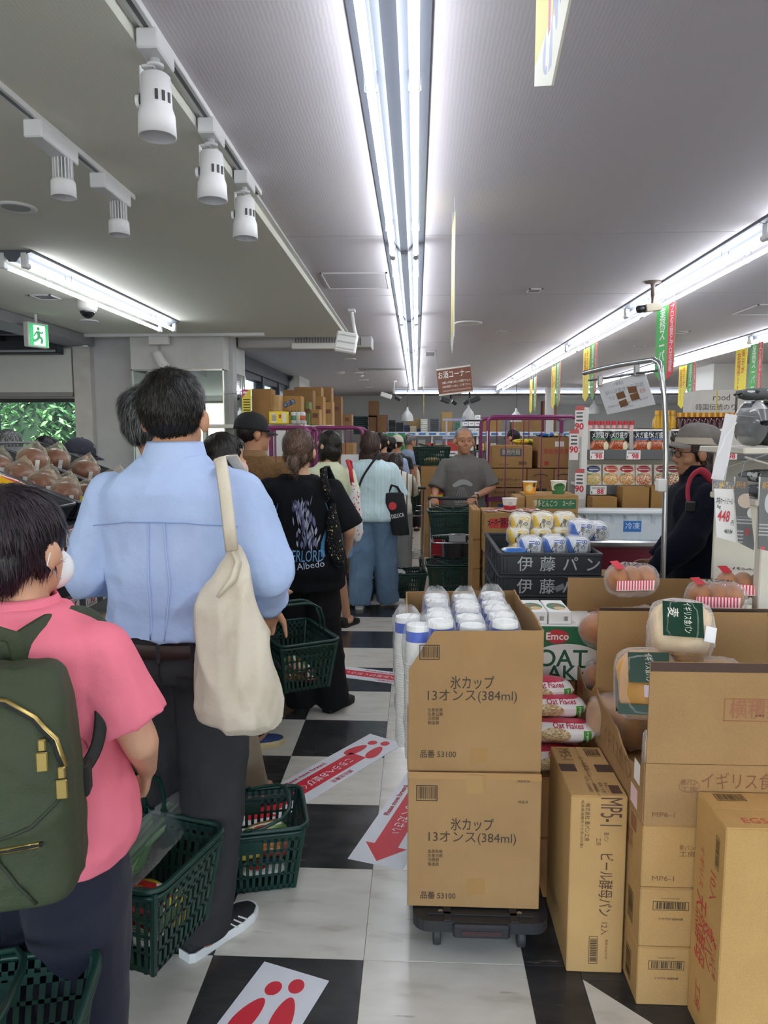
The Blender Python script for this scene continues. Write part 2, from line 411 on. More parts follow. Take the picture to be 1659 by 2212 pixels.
# outer walls
struct(MB().box(-6, 9, 19.6, 19.8, 0, CEIL).build('wall_back', M('#c9cac8', .85)))
struct(MB().box(8.8, 9, -4, 19.6, 0, CEIL).build('wall_right', white_wall))
struct(MB().box(-6, 9, -4, -3.8, 2.45, CEIL).build('wall_front', white_wall))
g = MB()
for k in range(11): g.box(-6 + k * 1.49, -5.93 + k * 1.49, -3.95, -3.85, 0, 2.45)
g.box(-6, 9, -3.95, -3.85, 0, .12); g.box(-6, 9, -3.95, -3.85, 2.38, 2.45)
wf = struct(MB().box(-6, 9, -3.91, -3.9, 0, 2.45).build('window_9', M('#f4fafa', .02, alpha=.06)))
g.build('window_frame', M('#3a3f44', .4), wf)
struct(MB().box(-6, -5.8, -3.8, 7.6, 0, CEIL).build('wall_left', white_wall))
# the entrance corner beside the window
wb = 7.5
struct(MB().box(-3.42, -1.9, wb, wb + .15, 0, SOF).build('wall_corner', M('#bfc0c2', .85, vary=.06, scale=4, bump=.35, bscale=45)))
struct(MB().box(-5.8, -3.54, wb, wb + .15, 1.955, SOF).build('wall_corner', white_wall))
struct(MB().box(-5.8, -3.54, wb, wb + .15, 0, .75).build('wall_corner', white_wall))
struct(MB().rbox(-3.54, -3.36, wb - .1, wb + .2, 0, 2.49, .006).build('trim_5', M('#c4c2bd', .7, vary=.08, scale=8)))
struct(MB().box(-3.62, -3.3, 3.2, wb - .1, 2.49, 2.575).build('trim_6', M('#8b8c8e', .5, vary=.05)))
wn = struct(MB().box(-5.8, -3.54, wb + .05, wb + .07, .75, 1.955).build('window_1', M('#e8f2f2', .02, alpha=.05)))
g = MB(); g.box(-5.8, -3.54, wb - .03, wb + .02, 1.92, 1.96); g.box(-5.8, -3.54, wb - .03, wb + .02, .72, .78); g.box(-4.46, -4.40, wb - .03, wb + .02, .78, 1.92)
g.build('window_frame', M('#2b2f33', .4), wn)
sh = tag(MB().rbox(-5.7, -3.56, wb - .09, wb - .05, 2.02, 2.47, .004).build('roller_screen', M('#cfd0cb', .8, vary=.02)), 'pale roller screen pulled partly down above the window with greenery', 'blind')
b_ = MB(); b_.k = 0; b_.rbox(-5.7, -3.56, wb - .1, wb - .04, 1.975, 2.02, .004); b_.build('bottom_rail', M('#8d8c88', .5), sh)
# dark roof light beside the grey beam
g = MB()
for y in (4.6, 5.6, 6.6): g.box(-5.8, -3.62, y, y + .07, 2.50, 2.575)
g.box(-5.8, -3.62, 7.25, 7.38, 2.40, 2.575)
for x in (-4.9, -4.2): g.box(x, x + .05, 3.2, 7.3, 2.52, 2.57)
struct(g.build('trim_7', M('#2c3036', .5)))
struct(MB().tube([(-5.8, 7.2, 2.42), (-3.62, 7.2, 2.42)], .012).build('trim_8', M('#9aa0a2', .4)))
# mirrored pillar
pl = struct(MB().box(-2.885, -1.94, 7.28, 8.2, 2.24, SOF + .05).build('wall_pillar', M('#cfcfcd', .85, vary=.03, bump=.3, bscale=50)))
MB().box(-2.885, -1.94, 7.28, 8.2, 0, .75).build('plinth', M('#b9b9b6', .8), pl)
mir = M('#e4efec', .02, metal=1.0)
MB().box(-2.87, -1.955, 7.29, 8.19, .75, 2.24).build('mirror_panel', mir, pl)
fr = MB(); ch = M('#b9bdbd', .25, metal=.9)
for x in (-2.885, -1.952): fr.box(x, x + .012, 7.275, 7.29, .75, 2.24)
fr.box(-2.885, -1.94, 7.275, 7.288, 2.228, 2.242); fr.box(-1.945, -1.936, 8.17, 8.2, .75, 2.24)
fr.build('edge_trim', ch, pl)
# left wall beyond the pillar with dark-framed high windows
struct(MB().box(-2.42, -2.3, 8.2, 19.6, 0, 1.75).build('wall_left', white_wall))
dk = M('#2a3440', .45)
struct(MB().box(-2.42, -2.26, 8.2, 13.0, 2.44, CEIL).build('trim_9', dk))
for i, y in enumerate((8.2, 9.5, 10.75, 12.0)):
    w = struct(MB().box(-2.4, -2.38, y, y + 1.25, 1.75, 2.44).build('window_%d' % (i + 2), M('#aebbc0', .12, alpha=.55, spec=.6)))
    f = MB(); f.box(-2.42, -2.28, y, y + .12, 1.75, 2.44); f.box(-2.42, -2.3, y + .12, y + .17, 1.75, 2.44); f.box(-2.42, -2.3, y, y + 1.25, 2.36, 2.44); f.build('window_frame', dk, w)
pc = struct(MB().box(-2.6, -2.08, 12.9, 14.1, 0, CEIL).build('wall_pier', M('#d4d4d2', .8)))
MB().tube([(-2.28, 12.87, 2.4), (-2.3, 12.86, 2.5), (-2.22, 12.86, 2.58), (-2.2, 12.86, 2.62)], .03, 8).build('cable', M('#4a4e55', .5), pc)
struct(MB().box(-2.42, -2.3, 14.1, 19.6, 1.75, CEIL).build('wall_left', white_wall))
# white column on the far side of the dry-goods shelves
struct(MB().rbox(4.36, 5.6, 11.0, 12.0, 0, CEIL, .01).build('wall_column', M('#d6d6d2', .8)))
struct(MB().rbox(2.85, 3.02, 16.2, 16.4, 0, CEIL, .01).build('wall_post', M('#dcdcda', .7)))
struct(MB().tube([(2.95, 16.6, 2.36), (5.8, 16.6, 2.36)], .11, 14).build('trim_10', M('#b7babb', .5)))

# ---------------------------------------------------------------- planting seen through the window
rnd = random.Random(4)
def hedge(name, label, c, r, n, cols):
    mb = MB()
    for i in range(n):
        a, b = rnd.uniform(0, 2 * pi), rnd.uniform(-1, 1); q = rnd.uniform(.75, 1.05); k = .8 + .25 * mnoise.noise(Vector((a * 2, b * 3, n * .01)))
        p = Vector((c[0] + r[0] * q * k * cos(a) * sqrt(1 - b * b), c[1] + r[1] * q * k * sin(a) * sqrt(1 - b * b), c[2] + r[2] * q * k * b))
        s = rnd.uniform(.035, .075); e = Euler((rnd.uniform(-.9, .9), rnd.uniform(-.9, .9), rnd.uniform(0, 6.3))).to_matrix()
        u, v = e @ Vector((s, 0, 0)), e @ Vector((0, s * .45, 0)); w = e @ Vector((0, 0, s * .12))
        mb.k = i % len(cols)
        mb.add([p - u, p - v + w, p + u, p + v + w], [(0, 1, 2, 3)])
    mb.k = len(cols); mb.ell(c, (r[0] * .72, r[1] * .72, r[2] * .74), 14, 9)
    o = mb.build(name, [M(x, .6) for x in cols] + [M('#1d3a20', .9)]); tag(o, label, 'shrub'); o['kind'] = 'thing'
    tr = MB().tube([(c[0], c[1], 0), (c[0] + .1, c[1], c[2] * .5), (c[0], c[1] + .1, c[2])], [.09, .07, .03], 7); tr.build('trunk', M('#4b3a2a', .9), o)
    return o
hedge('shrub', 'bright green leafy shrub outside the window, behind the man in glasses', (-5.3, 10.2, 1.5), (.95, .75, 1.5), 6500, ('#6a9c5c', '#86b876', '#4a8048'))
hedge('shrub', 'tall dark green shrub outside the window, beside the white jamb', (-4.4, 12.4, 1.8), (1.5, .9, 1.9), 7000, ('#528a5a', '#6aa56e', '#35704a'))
struct(MB().box(-14, -2.5, 7.7, 20, -.2, -.1).build('ground', M('#6f7468', .9)))
struct(MB().box(-14, -6.01, -4, 7.7, -.2, -.1).build('ground', M('#6f7468', .9)))
struct(MB().box(-30, 30, -30, -4.01, -.2, -.02).build('ground', M('#8f8f8a', .9)))

# ================================================================ LIGHTS OF THE STORE
wm = M('#e6e8ea', .35, name='white_enamel')
tube_m = M('#f4f8ff', .3, emit=TUBE_POWER, name='lit_tube')
FIX = {}
def fixture(x, y, label, rz=0.0, group=None):
    t = thing('fluorescent_light', label, 'ceiling light', (x, y, CEIL), rz, group)
    if 'h' not in FIX:
        L = 2.4; h = MB(); sec = [(-.105, 0), (-.105, -.012), (-.045, -.03), (-.02, -.062), (.02, -.062), (.045, -.03), (.105, -.012), (.105, 0)]
        h.loft([[(a, yy, z) for a, z in sec] for yy in (.004, L - .004)], True, True); FIX['h'] = h.mesh('housing'); FIX['h'].materials.append(M('#5f646d', .45, spec=.4))
        for i, s in enumerate((-.062, .062)):
            q = MB(); q.smooth = True; q.tube([(s, .05, -.078), (s, L - .05, -.078)], .0125, 10); FIX['t', i] = q.mesh('tube'); FIX['t', i].materials.append(tube_m)
            for e, yy in enumerate((.0, L)):
                d = 1 if e == 0 else -1
                q = MB(); q.tube([(s, yy + d * .052, -.078), (s, yy + d * .03, -.078)], .0165, 10); q.rbox(s - .016, s + .016, min(yy, yy + d * .03), max(yy, yy + d * .03), -.094, -.012, .004)
                FIX['s', i, e] = q.mesh('lamp_holder'); FIX['s', i, e].materials.append(wm)
        q = MB(); q.tube([(-.018, 0, -.03), (-.018, 0, -.085), (0, 0, -.096), (.018, 0, -.085), (.018, 0, -.03)], .0022, 5)
        FIX['c'] = q.mesh('tube_clip'); FIX['c'].materials.append(M('#aab0b4', .3, metal=.8))
    obj('housing', FIX['h'], t)
    for i in (0, 1):
        obj('tube', FIX['t', i], t)
        for e in (0, 1): obj('lamp_holder', FIX['s', i, e], t)
    for s in (-.062, .062):
        for yy in (.5, 1.9): obj('tube_clip', FIX['c'], t, (s, yy, 0))
    return t
ordn = ('first', 'second', 'third', 'fourth', 'fifth', 'sixth', 'seventh', 'eighth')
for i, y in enumerate((-.75, 1.65, 4.05, 6.45, 8.85, 11.25, 13.65)):
    fixture(-.072, y, 'twin white fluorescent tube light, %s from the viewer in the row over the aisle' % ordn[i], group='tube lights over the aisle')
for i, y in enumerate((-1.05, 1.35, 3.75, 6.15, 8.55, 10.95, 13.35)):
    fixture(1.78, y, 'twin fluorescent tube light, %s from the viewer in the row over the security camera' % ordn[i], group='tube lights over the freezer')
for i, y in enumerate((.7, 3.1, 5.5, 7.9, 10.3, 12.7)):
    fixture(3.56, y, 'twin fluorescent tube light, %s from the viewer in the row beyond the freezer' % ordn[i], group='tube lights beyond the freezer')
for i, x in enumerate((-.55, 1.85, 4.25)):
    f = fixture(x, 16.9, 'twin fluorescent tube light across the back of the store, %s in line from the aisle' % ordn[i], -pi / 2, group='tube lights across the back')
t = fixture(-2.2, 3.95, 'short twin fluorescent tube light over the bread rack beside the exit sign'); t.location.z = SOF - .001; t.scale = (1, 1.03, 1)
t = fixture(-2.2, -.4, 'unseen twin fluorescent tube light added behind the viewer for light from there'); t.location.z = SOF - .001  # extra fixture out of view, added to light the room from behind
# spotlights on tracks
tw = M('#dcdcdc', .5)
def track(x, y0, y1, z, label):
    t = thing('light_track', label, 'light track', (x, 0, z))
    MB().rbox(-.018, .018, y0, y1, -.02, 0, .002).build('channel', tw, t)
    q = MB(); q.box(-.006, .006, y0, y1 - .02, -.0212, -.0195); q.build('slot', M('#55585c', .4), t)
    return t
track(-.69, -1.5, 3.22, CEIL, 'white spotlight track along the edge of the lower ceiling')
track(-1.2, -1.5, 3.1, SOF, 'white spotlight track over the bread rack')
def spot_round(x, y, label, k):
    t = thing('track_spotlight', label, 'spotlight', (x, y, CEIL - .02), 0, 'spotlights on the long track')
    MB().rbox(-.028, .028, -.06, .075, -.05, 0, .004).build('adapter', tw, t)
    b = MB(); b.smooth = True; b.lathe([(.012, -.05), (.012, -.062), (.022, -.063), (.022, -.07), (.012, -.07)], 14); b.build('swivel', tw, t)
    b = MB(); b.rbox(-.04, -.034, -.012, .012, -.165, -.068, .002); b.rbox(-.034, .0, -.012, .012, -.072, -.066, .002); b.build('bracket', tw, t)
    b = MB(); b.smooth = True; b.lathe([(.0, -.09), (.034, -.09), (.038, -.094), (.041, -.17), (.046, -.185), (.0475, -.19), (.05, -.245), (.044, -.245), (.042, -.205), (0, -.205)], 24, caps=False)
    h = b.build('lamp_body', tw, t)
    for a in (20, 45, 70, -70): MB().box(.0405, .0428, -.004, .004, -.165, -.14, Matrix.Rotation(radians(a - 90), 4, 'Z')).build('vent_slot', M('#3b3b3b', .6), h)
    b = MB(); b.tube([(-.042, 0, -.155), (-.052, 0, -.155)], .017, 14); b.build('knob', tw, t)
    b = MB()
    for a in range(7): b.ell((.026 * cos(a * .9) * (a > 0), .026 * sin(a * .9) * (a > 0), -.206), (.009, .009, .004), 8, 5)
    b.build('lens', M('#c9cdd0', .15), h)
spot_round(-.69, 1.98, 'large round white track spotlight, first of three on the long track', 0)
spot_round(-.69, 2.50, 'round white track spotlight in the middle of the long track', 1)
spot_round(-.69, 2.97, 'round white track spotlight at the far end of the long track', 2)
def spot_fin(x, y, label):
    t = thing('track_spotlight', label, 'spotlight', (x, y, SOF - .02), 0, 'finned spotlights over the bread')
    b = MB().rbox(-.03, .03, -.09, .16, -.055, 0, .004); b.build('driver_box', tw, t)
    b = MB(); 
    for k in range(18):
        a = 2 * pi * k / 18; b.box(-.0018, .0018, .012, .033, -.125, -.055, Matrix.Translation((0, .1, 0)) @ Matrix.Rotation(a, 4, 'Z'))
    b.lathe([(.014, -.055), (.014, -.125)], 12, Matrix.Translation((0, .1, 0))); b.build('cooling_fin', tw, t)
    b = MB(); b.smooth = True; b.lathe([(0, -.12), (.036, -.122), (.04, -.13), (.041, -.178), (.037, -.178), (.034, -.14), (0, -.14)], 24, Matrix.Translation((0, .1, 0)), caps=False); b.build('lamp_head', tw, t)
spot_fin(-1.2, 2.40, 'white finned spotlight with a long driver box, nearer one over the bread rack')
spot_fin(-1.2, 2.86, 'white finned spotlight at the end of the short track over the bread rack')
# small tilted spotlight by the pillar and its thin rail
t = thing('light_track', 'thin white rail along the top of the mirrored pillar', 'light track', (-2.4, 7.18, SOF))
MB().rbox(-1.1, .9, -.015, .015, -.03, 0, .003).build('channel', tw, t)
t = thing('track_spotlight', 'small tilted white spotlight in front of the mirrored pillar', 'spotlight', (-2.55, 7.18, SOF - .03))
MB().rbox(-.1, .1, -.03, .03, -.08, 0, .005).build('adapter', tw, t); MB().tube([(0, 0, -.08), (0, 0, -.14)], .012).build('stem', M('#8d9092', .4), t)
b = MB(); b.smooth = True; b.lathe([(0, .09), (.045, .085), (.05, .05), (.055, -.05), (.06, -.1), (0, -.09)], 16, Matrix.Translation((0, 0, -.22)) @ Matrix.Rotation(radians(-28), 4, 'Y')); b.build('lamp_body', M('#d8d8d6', .5), t)
# flood lamp on a plate
t = thing('flood_lamp', 'square white flood lamp hanging from the ceiling over the queue', 'lamp', (-.55, 6.2, CEIL))
MB().rbox(-.03, .03, -.05, .05, -.02, 0, .004).build('ceiling_plate', tw, t); MB().tube([(0, 0, -.02), (.02, .03, -.16), (.03, .05, -.2)], .014).build('arm', tw, t)
b = MB().rbox(-.09, .09, -.03, .05, -.36, -.19, .012, Matrix.Rotation(radians(10), 4, 'Y')); h = b.build('lamp_head', M('#dededb', .5), t)
b = MB()
T1 = Matrix.Rotation(radians(10), 4, 'Y')
for z in (-.33, -.275, -.22): b.box(-.075, .075, -.034, -.029, z - .004, z + .004, T1)
b.build('louvre', M('#aeb0ae', .5), h)
# white bar lamp in front of the air duct
t = thing('bar_lamp', 'slim white bar lamp hung on two wires beside the mirrored pillar', 'lamp', (-.99, 7.6, 2.5))
MB().rbox(-.31, .31, -.03, .03, -.03, .03, .006).build('housing', M('#e2e2de', .5), t)
for x in (-.16, .15): MB().tube([(x, 0, .03), (x, 0, CEIL - 2.5)], .004, 5).build('wire', M('#555555', .5), t)
t = thing('air_duct', 'long grey air curtain box under the ceiling beside the mirrored pillar', 'air duct', (-1.2, 7.95, CEIL))
MB().rbox(-.72, .72, -.15, .15, -.12, 0, .01).build('casing', M('#b5b5b2', .6), t)
b = MB()
for k in range(24): b.box(-.1 + k * .03, -.085 + k * .03, -.155, -.149, -.1, -.02)
b.build('grille', M('#6a6b6b', .6), t)

def ceiling_disc(name, px, py, r, label, cat, z, c='#dcdcda', depth=.012, dome=False, dark=False):
    p = gr(px, py, z); t = thing(name, label, cat, p)
    b = MB(); b.smooth = True
    if dome: b.lathe([(0, -.045), (r * .6, -.04), (r * .92, -.02), (r, 0)], 20, caps=False)
    else: b.lathe([(r * .55, -.002), (r * .75, -depth * .4), (r * .9, -depth), (r, -depth * .6), (r, 0)], 24, caps=False)
    b.build('ring', M(c, .5), t)
    if not dome: MB().lathe([(r * .74, -.004), (r * .74, -.001)], 24).build('inner_disc', M('#9a9a98' if dark else '#cbcbc8', .5), t)
    return t
ceiling_disc('downlight', 35, 447, .085, 'large round recessed downlight above the bread rack', 'downlight', SOF, dark=True)
ceiling_disc('downlight', 192, 693, .085, 'small round downlight behind the dome camera', 'downlight', SOF)
for px, py, r, l in ((1012, 697, .13, 'round ceiling diffuser over the man with the cart'), (738, 757, .11, 'round ceiling vent past the hanging flood lamp'), (755, 775, .09, 'thin round ceiling vent over the boxes on the rack'),
                     (772, 805, .1, 'round ceiling vent beside the smoke detector'), (785, 820, .1, 'flat round vent on the ceiling above the wall camera'), (795, 836, .1, 'last round vent before the back wall')):
    ceiling_disc('ceiling_vent', px, py, r, l, 'vent', CEIL)
ceiling_disc('smoke_detector', 734, 803, .09, 'white domed smoke detector over the stacked cartons', 'smoke detector', CEIL, dome=True)
ceiling_disc('smoke_detector', 780, 810, .045, 'tiny white detector on the ceiling past the tube lights', 'smoke detector', CEIL, dome=True)
def ceiling_rect(px, py, w, l, label, z, name='ceiling_hatch', cat='hatch', plain=False):
    p = gr(px, py, z); t = thing(name, label, cat, p)
    b = MB(); e = .012
    b.box(-w / 2, w / 2, -l / 2, -l / 2 + e, -.008, 0); b.box(-w / 2, w / 2, l / 2 - e, l / 2, -.008, 0); b.box(-w / 2, -w / 2 + e, -l / 2, l / 2, -.008, 0); b.box(w / 2 - e, w / 2, -l / 2, l / 2, -.008, 0)
    b.build('rim', M('#cfcdcd', .5), t); MB().box(-w / 2 + e, w / 2 - e, -l / 2 + e, l / 2 - e, -.003, -.001).build('cover', M('#8e8c8c' if plain else '#b8b4b6', .7), t)
ceiling_rect(98, 641, .16, .18, 'small square ceiling vent near the dome camera', SOF, plain=True)
ceiling_rect(770, 606, .44, .5, 'square air conditioning panel on the ceiling beside the aisle lights', CEIL)
ceiling_rect(832, 797, .9, .45, 'wide ceiling air outlet near the back of the store', CEIL, plain=True)
ceiling_rect(930, 764, .13, .5, 'narrow grey ceiling vent before the brown sign', CEIL, plain=True)
ceiling_rect(1155, 627, .1, .14, 'tiny rectangular ceiling fitting over the freezer', CEIL)
ceiling_rect(1680, 668, .55, .5, 'square access hatch on the ceiling beyond the security camera', CEIL)
ceiling_rect(1085, 716, .12, .12, 'small ceiling plate between the light rows', CEIL)
ceiling_rect(1383, 747, .14, .14, 'small ceiling plate near the tall rail frame', CEIL)
ceiling_rect(1470, 717, .14, .14, 'small ceiling plate behind the large green banner', CEIL)
# dome camera
p = gr(188, 648, SOF); t = thing('dome_camera', 'white dome security camera on the lower ceiling near the exit sign', 'camera', p)
b = MB(); b.smooth = True; b.lathe([(.075, 0), (.072, -.06), (.062, -.085)], 20); b.build('casing', M('#d2d0cb', .5), t)
b = MB(); b.smooth = True; b.ell((0, 0, -.085), (.054, .054, .05), 16, 10); b.build('lens_dome', M('#16181b', .08), t)
# box camera on a stem
p = gr(1411, 608, CEIL); t = thing('security_camera', 'beige box camera on a brown ceiling stem beside the tube lights', 'camera', p)
br = M('#6f6359', .45)
b = MB(); b.smooth = True; b.lathe([(.055, 0), (.055, -.01), (.02, -.016), (.014, -.03), (.012, -.1), (.009, -.1), (.009, -.15), (0, -.15)], 18, caps=False); b.build('stem', br, t)
Tc = Matrix.Translation((0, 0, -.175)) @ Matrix.Rotation(radians(190), 4, 'Z') @ Matrix.Rotation(radians(8), 4, 'Y')
MB().rbox(-.06, .055, -.028, .028, -.027, .027, .004, Tc).build('casing', M('#b5ab97', .5), t); b = MB(); b.smooth = True
b.lathe([(.024, 0), (.026, .04), (.022, .055)], 14, Tc @ Matrix.Translation((.055, 0, 0)) @ Matrix.Rotation(pi / 2, 4, 'Y')); b.build('lens_barrel', M('#1c1c1e', .4), t)
def wall_camera(p, rz, label, c='#dcdcda'):
    t = thing('security_camera', label, 'camera', p, rz)
    b = MB(); b.smooth = True; b.lathe([(.06, 0), (.06, -.02), (.02, -.03), (.018, -.25), (0, -.25)], 12, caps=False); b.build('stem', M(c, .5), t)
    MB().rbox(-.16, .06, -.05, .05, -.36, -.27, .01, Matrix.Rotation(radians(18), 4, 'Y')).build('casing', M(c, .5), t)
    MB().tube([(.03, 0, -.3), (.13, 0, -.36)], .045, 10).build('lens_barrel', M('#33363a', .4), t)
wall_camera((-.45, 14.2, CEIL), 0, 'white security camera hanging over the rack at the back')
wall_camera((1.15, 16.0, CEIL), 2.5, 'black spot camera hanging at the end of the tube lights', '#222326')
wall_camera((.75, 16.2, CEIL), .4, 'dark little camera below the brown sign', '#2a2b2e')
# exit sign
p = at(82, 724, 6.0); t = thing('exit_sign', 'green emergency exit sign with a running figure, hanging by the window', 'sign', (p.x, 6.0, p.z), radians(66))
MB().rbox(-.1, .1, -.01, .05, -.1, .1, .006).build('casing', M('#d5d5cd', .5), t)
MB().box(-.085, .085, -.0125, -.01, -.09, .085).build('light_panel', M('#12a45a', .4, emit=.7), t)
b = MB(); n = (Vector((1, 0, 0)), Vector((0, 0, 1)))
def strip(*pts, w=.011):
    for a, c in zip(pts[:-1], pts[1:]):
        d = Vector((c[0] - a[0], 0, c[1] - a[1])).normalized(); s = Vector((-d.z, 0, d.x)) * w; A = Vector((a[0], -.0134, a[1])); C = Vector((c[0], -.0134, c[1]))
        b.add([A - s, C - s, C + s, A + s], [(0, 1, 2, 3)])
b.box(-.05, .06, -.0131, -.0126, -.085, .078); b.build('door_panel', M('#e9f7ee', .4, emit=.9), t)
b = MB(); b.tube([(-.005, -.0128, .05), (-.005, -.0136, .05)], .014, 12)
strip((-.01, .03), (0, -.015), w=.015); strip((0, -.015), (.03, -.03), (.02, -.07)); strip((0, -.015), (-.025, -.045), (-.055, -.05)); strip((-.01, .028), (.025, .015), (.04, .03), w=.007); strip((-.012, .028), (-.035, .01), (-.045, -.012), w=.007)
b.build('running_figure', M('#0e8f4d', .4, emit=.4), t)
MB().tube([(0, .02, .1), (0, .02, SOF - p.z)], .012).build('hanger', tw, t)
# ================================================================ PEOPLE: shared builders
from mathutils.bvhtree import BVHTree
def remesh(mb, vox, smooth=3, disp=None, name='body'):
    me = mb.mesh('tmp'); o = bpy.data.objects.new('tmp', me); COL.objects.link(o)
    r = o.modifiers.new('r', 'REMESH'); r.mode = 'VOXEL'; r.voxel_size = vox; r.use_smooth_shade = True
    if smooth:
        q = o.modifiers.new('s', 'SMOOTH'); q.factor = .5; q.iterations = smooth
    ne = bpy.data.meshes.new_from_object(o.evaluated_get(bpy.context.evaluated_depsgraph_get()))
    bpy.data.objects.remove(o); bpy.data.meshes.remove(me)
    ne.name = name
    if disp:
        n = len(ne.vertices); co = np.empty(n * 3); no = np.empty(n * 3)
        ne.vertices.foreach_get('co', co); ne.vertices.foreach_get('normal', no)
        co = co.reshape(-1, 3); no = no.reshape(-1, 3)
        d = np.array([disp(Vector(c)) for c in co]); co = co + no * d[:, None]
        ne.vertices.foreach_set('co', co.ravel()); ne.update()
    ne.polygons.foreach_set('use_smooth', [True] * len(ne.polygons))
    return ne
def folds(amp, sc=7.0, st=(1, 1, 1), seed=0.0, fine=.35):
    o = Vector((seed * 3.1, seed * 1.7, seed * 2.3)); st = Vector(st)
    def f(p):
        q = Vector((p.x * st.x, p.y * st.y, p.z * st.z)) * sc + o
        q = q + mnoise.noise_vector(q * .6) * .5
        a = 1 - abs(mnoise.noise(q)) * 2.2; b = 1 - abs(mnoise.noise(q * 2.3)) * 2.2
        return amp * (max(a, -.3) ** 3 * .9 + fine * b - .3)
    return f
def cone(mb, p0, p1, r0, r1, n=14, flat=1.0, steps=1, up=(0, 1, 0)):
    mb.tube([Vector(p0).lerp(Vector(p1), i / steps) for i in range(steps + 1)], [r0 + (r1 - r0) * i / steps for i in range(steps + 1)], n, flat=flat, up=up)
def limb(mb, pts, rad, n=14):
    """capsule chain"""
    for (a, b), (r0, r1) in zip(zip(pts[:-1], pts[1:]), zip(rad[:-1], rad[1:])):
        cone(mb, a, b, r0, r1, n)
    for p, r in zip(pts, rad): mb.ell(p, r * .995, 12, 8)
def sring(c, hw, hd, n=22, e=2.5):
    out = []
    for k in range(n):
        a = 2 * pi * k / n; ca, sa = cos(a), sin(a)
        out.append((c[0] + hw * math.copysign(abs(ca) ** (2 / e), ca), c[1] + hd * math.copysign(abs(sa) ** (2 / e), sa), c[2]))
    return out
TORSO = [(.84, .145, .10, 0), (.90, .165, .12, -.005), (.96, .165, .118, -.005), (1.04, .148, .10, 0), (1.12, .142, .098, 0), (1.22, .155, .108, 0), (1.30, .166, .112, -.004), (1.355, .163, .098, -.01), (1.395, .132, .08, -.012), (1.43, .09, .066, -.012), (1.455, .066, .06, -.008)]
def hand(mb, w, d, n, side, curl=.5, k=1.0, spread=.05, thumb=.6):
    d = Vector(d).normalized(); n = Vector(n); n = (n - d * n.dot(d)).normalized(); s = n.cross(d) * side
    w = Vector(w)
    def ring(c, a, b): return [c + s * a * cos(2 * pi * i / 12) + n * b * sin(2 * pi * i / 12) for i in range(12)]
    mb.loft([ring(w - d * .02, .027 * k, .019 * k), ring(w + d * .02 * k, .03 * k, .017 * k), ring(w + d * .06 * k, .041 * k, .0155 * k), ring(w + d * .092 * k, .041 * k, .013 * k)])
    for i, (o, L) in enumerate(((.030, .070), (.010, .079), (-.010, .073), (-.029, .056))):
        p = w + d * (.086 - .004 * abs(i - 1)) * k + s * o * k; dd = (d + s * spread * (1.2 - i)).normalized(); ax = s
        pts = [p - dd * .012 * k]; a = 0
        for f, c in ((.45, .8), (.3, 1.0), (.25, .8)):
            a += curl * c; v = (dd * cos(a) + n * sin(a)); p = p + v * L * f * k; pts.append(p)
        limb(mb, pts, [.0093 * k, .0088 * k, .008 * k, .0068 * k], 8)
    p = w + d * .028 * k + s * .026 * k; v = (d * .62 + s * .72 + n * .35 * thumb).normalized(); pts = [p]
    for f, m in ((.034, 0), (.030, .5), (.026, .9)):
        vv = (v + (d * .5 + n * thumb) * m).normalized(); p = p + vv * f * k; pts.append(p)
    limb(mb, pts, [.0125 * k, .011 * k, .0095 * k, .0078 * k], 8)
def shoe(parent, T, c, sole='#e8e8e6', L=.265, kind='shoe', stripe=None, high=.075):
    b = MB(); b.smooth = True; st = []
    for t, w, h in ((0, .022, .05), (.04, .032, high), (.2, .038, high + .005), (.38, .041, high * .95), (.5, .044, .062), (.68, .049, .05), (.86, .043, .042), (.96, .028, .034), (1, .008, .026)):
        y = -.07 + t * L; r = []
        for k in range(12):
            a = pi * k / 11; r.append((w * cos(a), y, .022 + (h - .022) * sin(a) ** .8))
        st.append([T @ Vector(p) for p in r])
    b.loft(st, True, True); o = b.build(kind, c if not isinstance(c, str) else M(c, .65, vary=.06), parent)
    out = [(.024, 0), (.037, .05), (.042, .3), (.043, .45), (.052, .68), (.047, .86), (.03, .97), (.01, 1.005), (-.01, 1.005), (-.032, .97), (-.05, .86), (-.054, .68), (-.043, .45), (-.042, .3), (-.037, .05), (-.024, 0)]
    q = MB(); q.loft([[T @ Vector((x * f, -.073 + t * L * 1.01, z)) for x, t in out] for f, z in ((.96, 0), (1.0, .006), (1.02, .02), (.97, .03))], True, True); q.build('sole', M(sole, .6), o)
    if stripe:
        for i in range(3):
            q = MB(); y0 = -.07 + L * (.55 + .075 * i)
            for sd in (1, -1):
                q = MB(); pts = [T @ Vector((sd * w, y0 + dy, z)) for w, dy, z in ((.0505 - .001 * i, .012, .028), (.0475 - .002 * i, .0, .038), (.036 - .003 * i, -.012, .05 - .002 * i))]
                q.tube(pts, .0055, 6, flat=.35); q.build('stripe', M(stripe, .5), o)
    return o
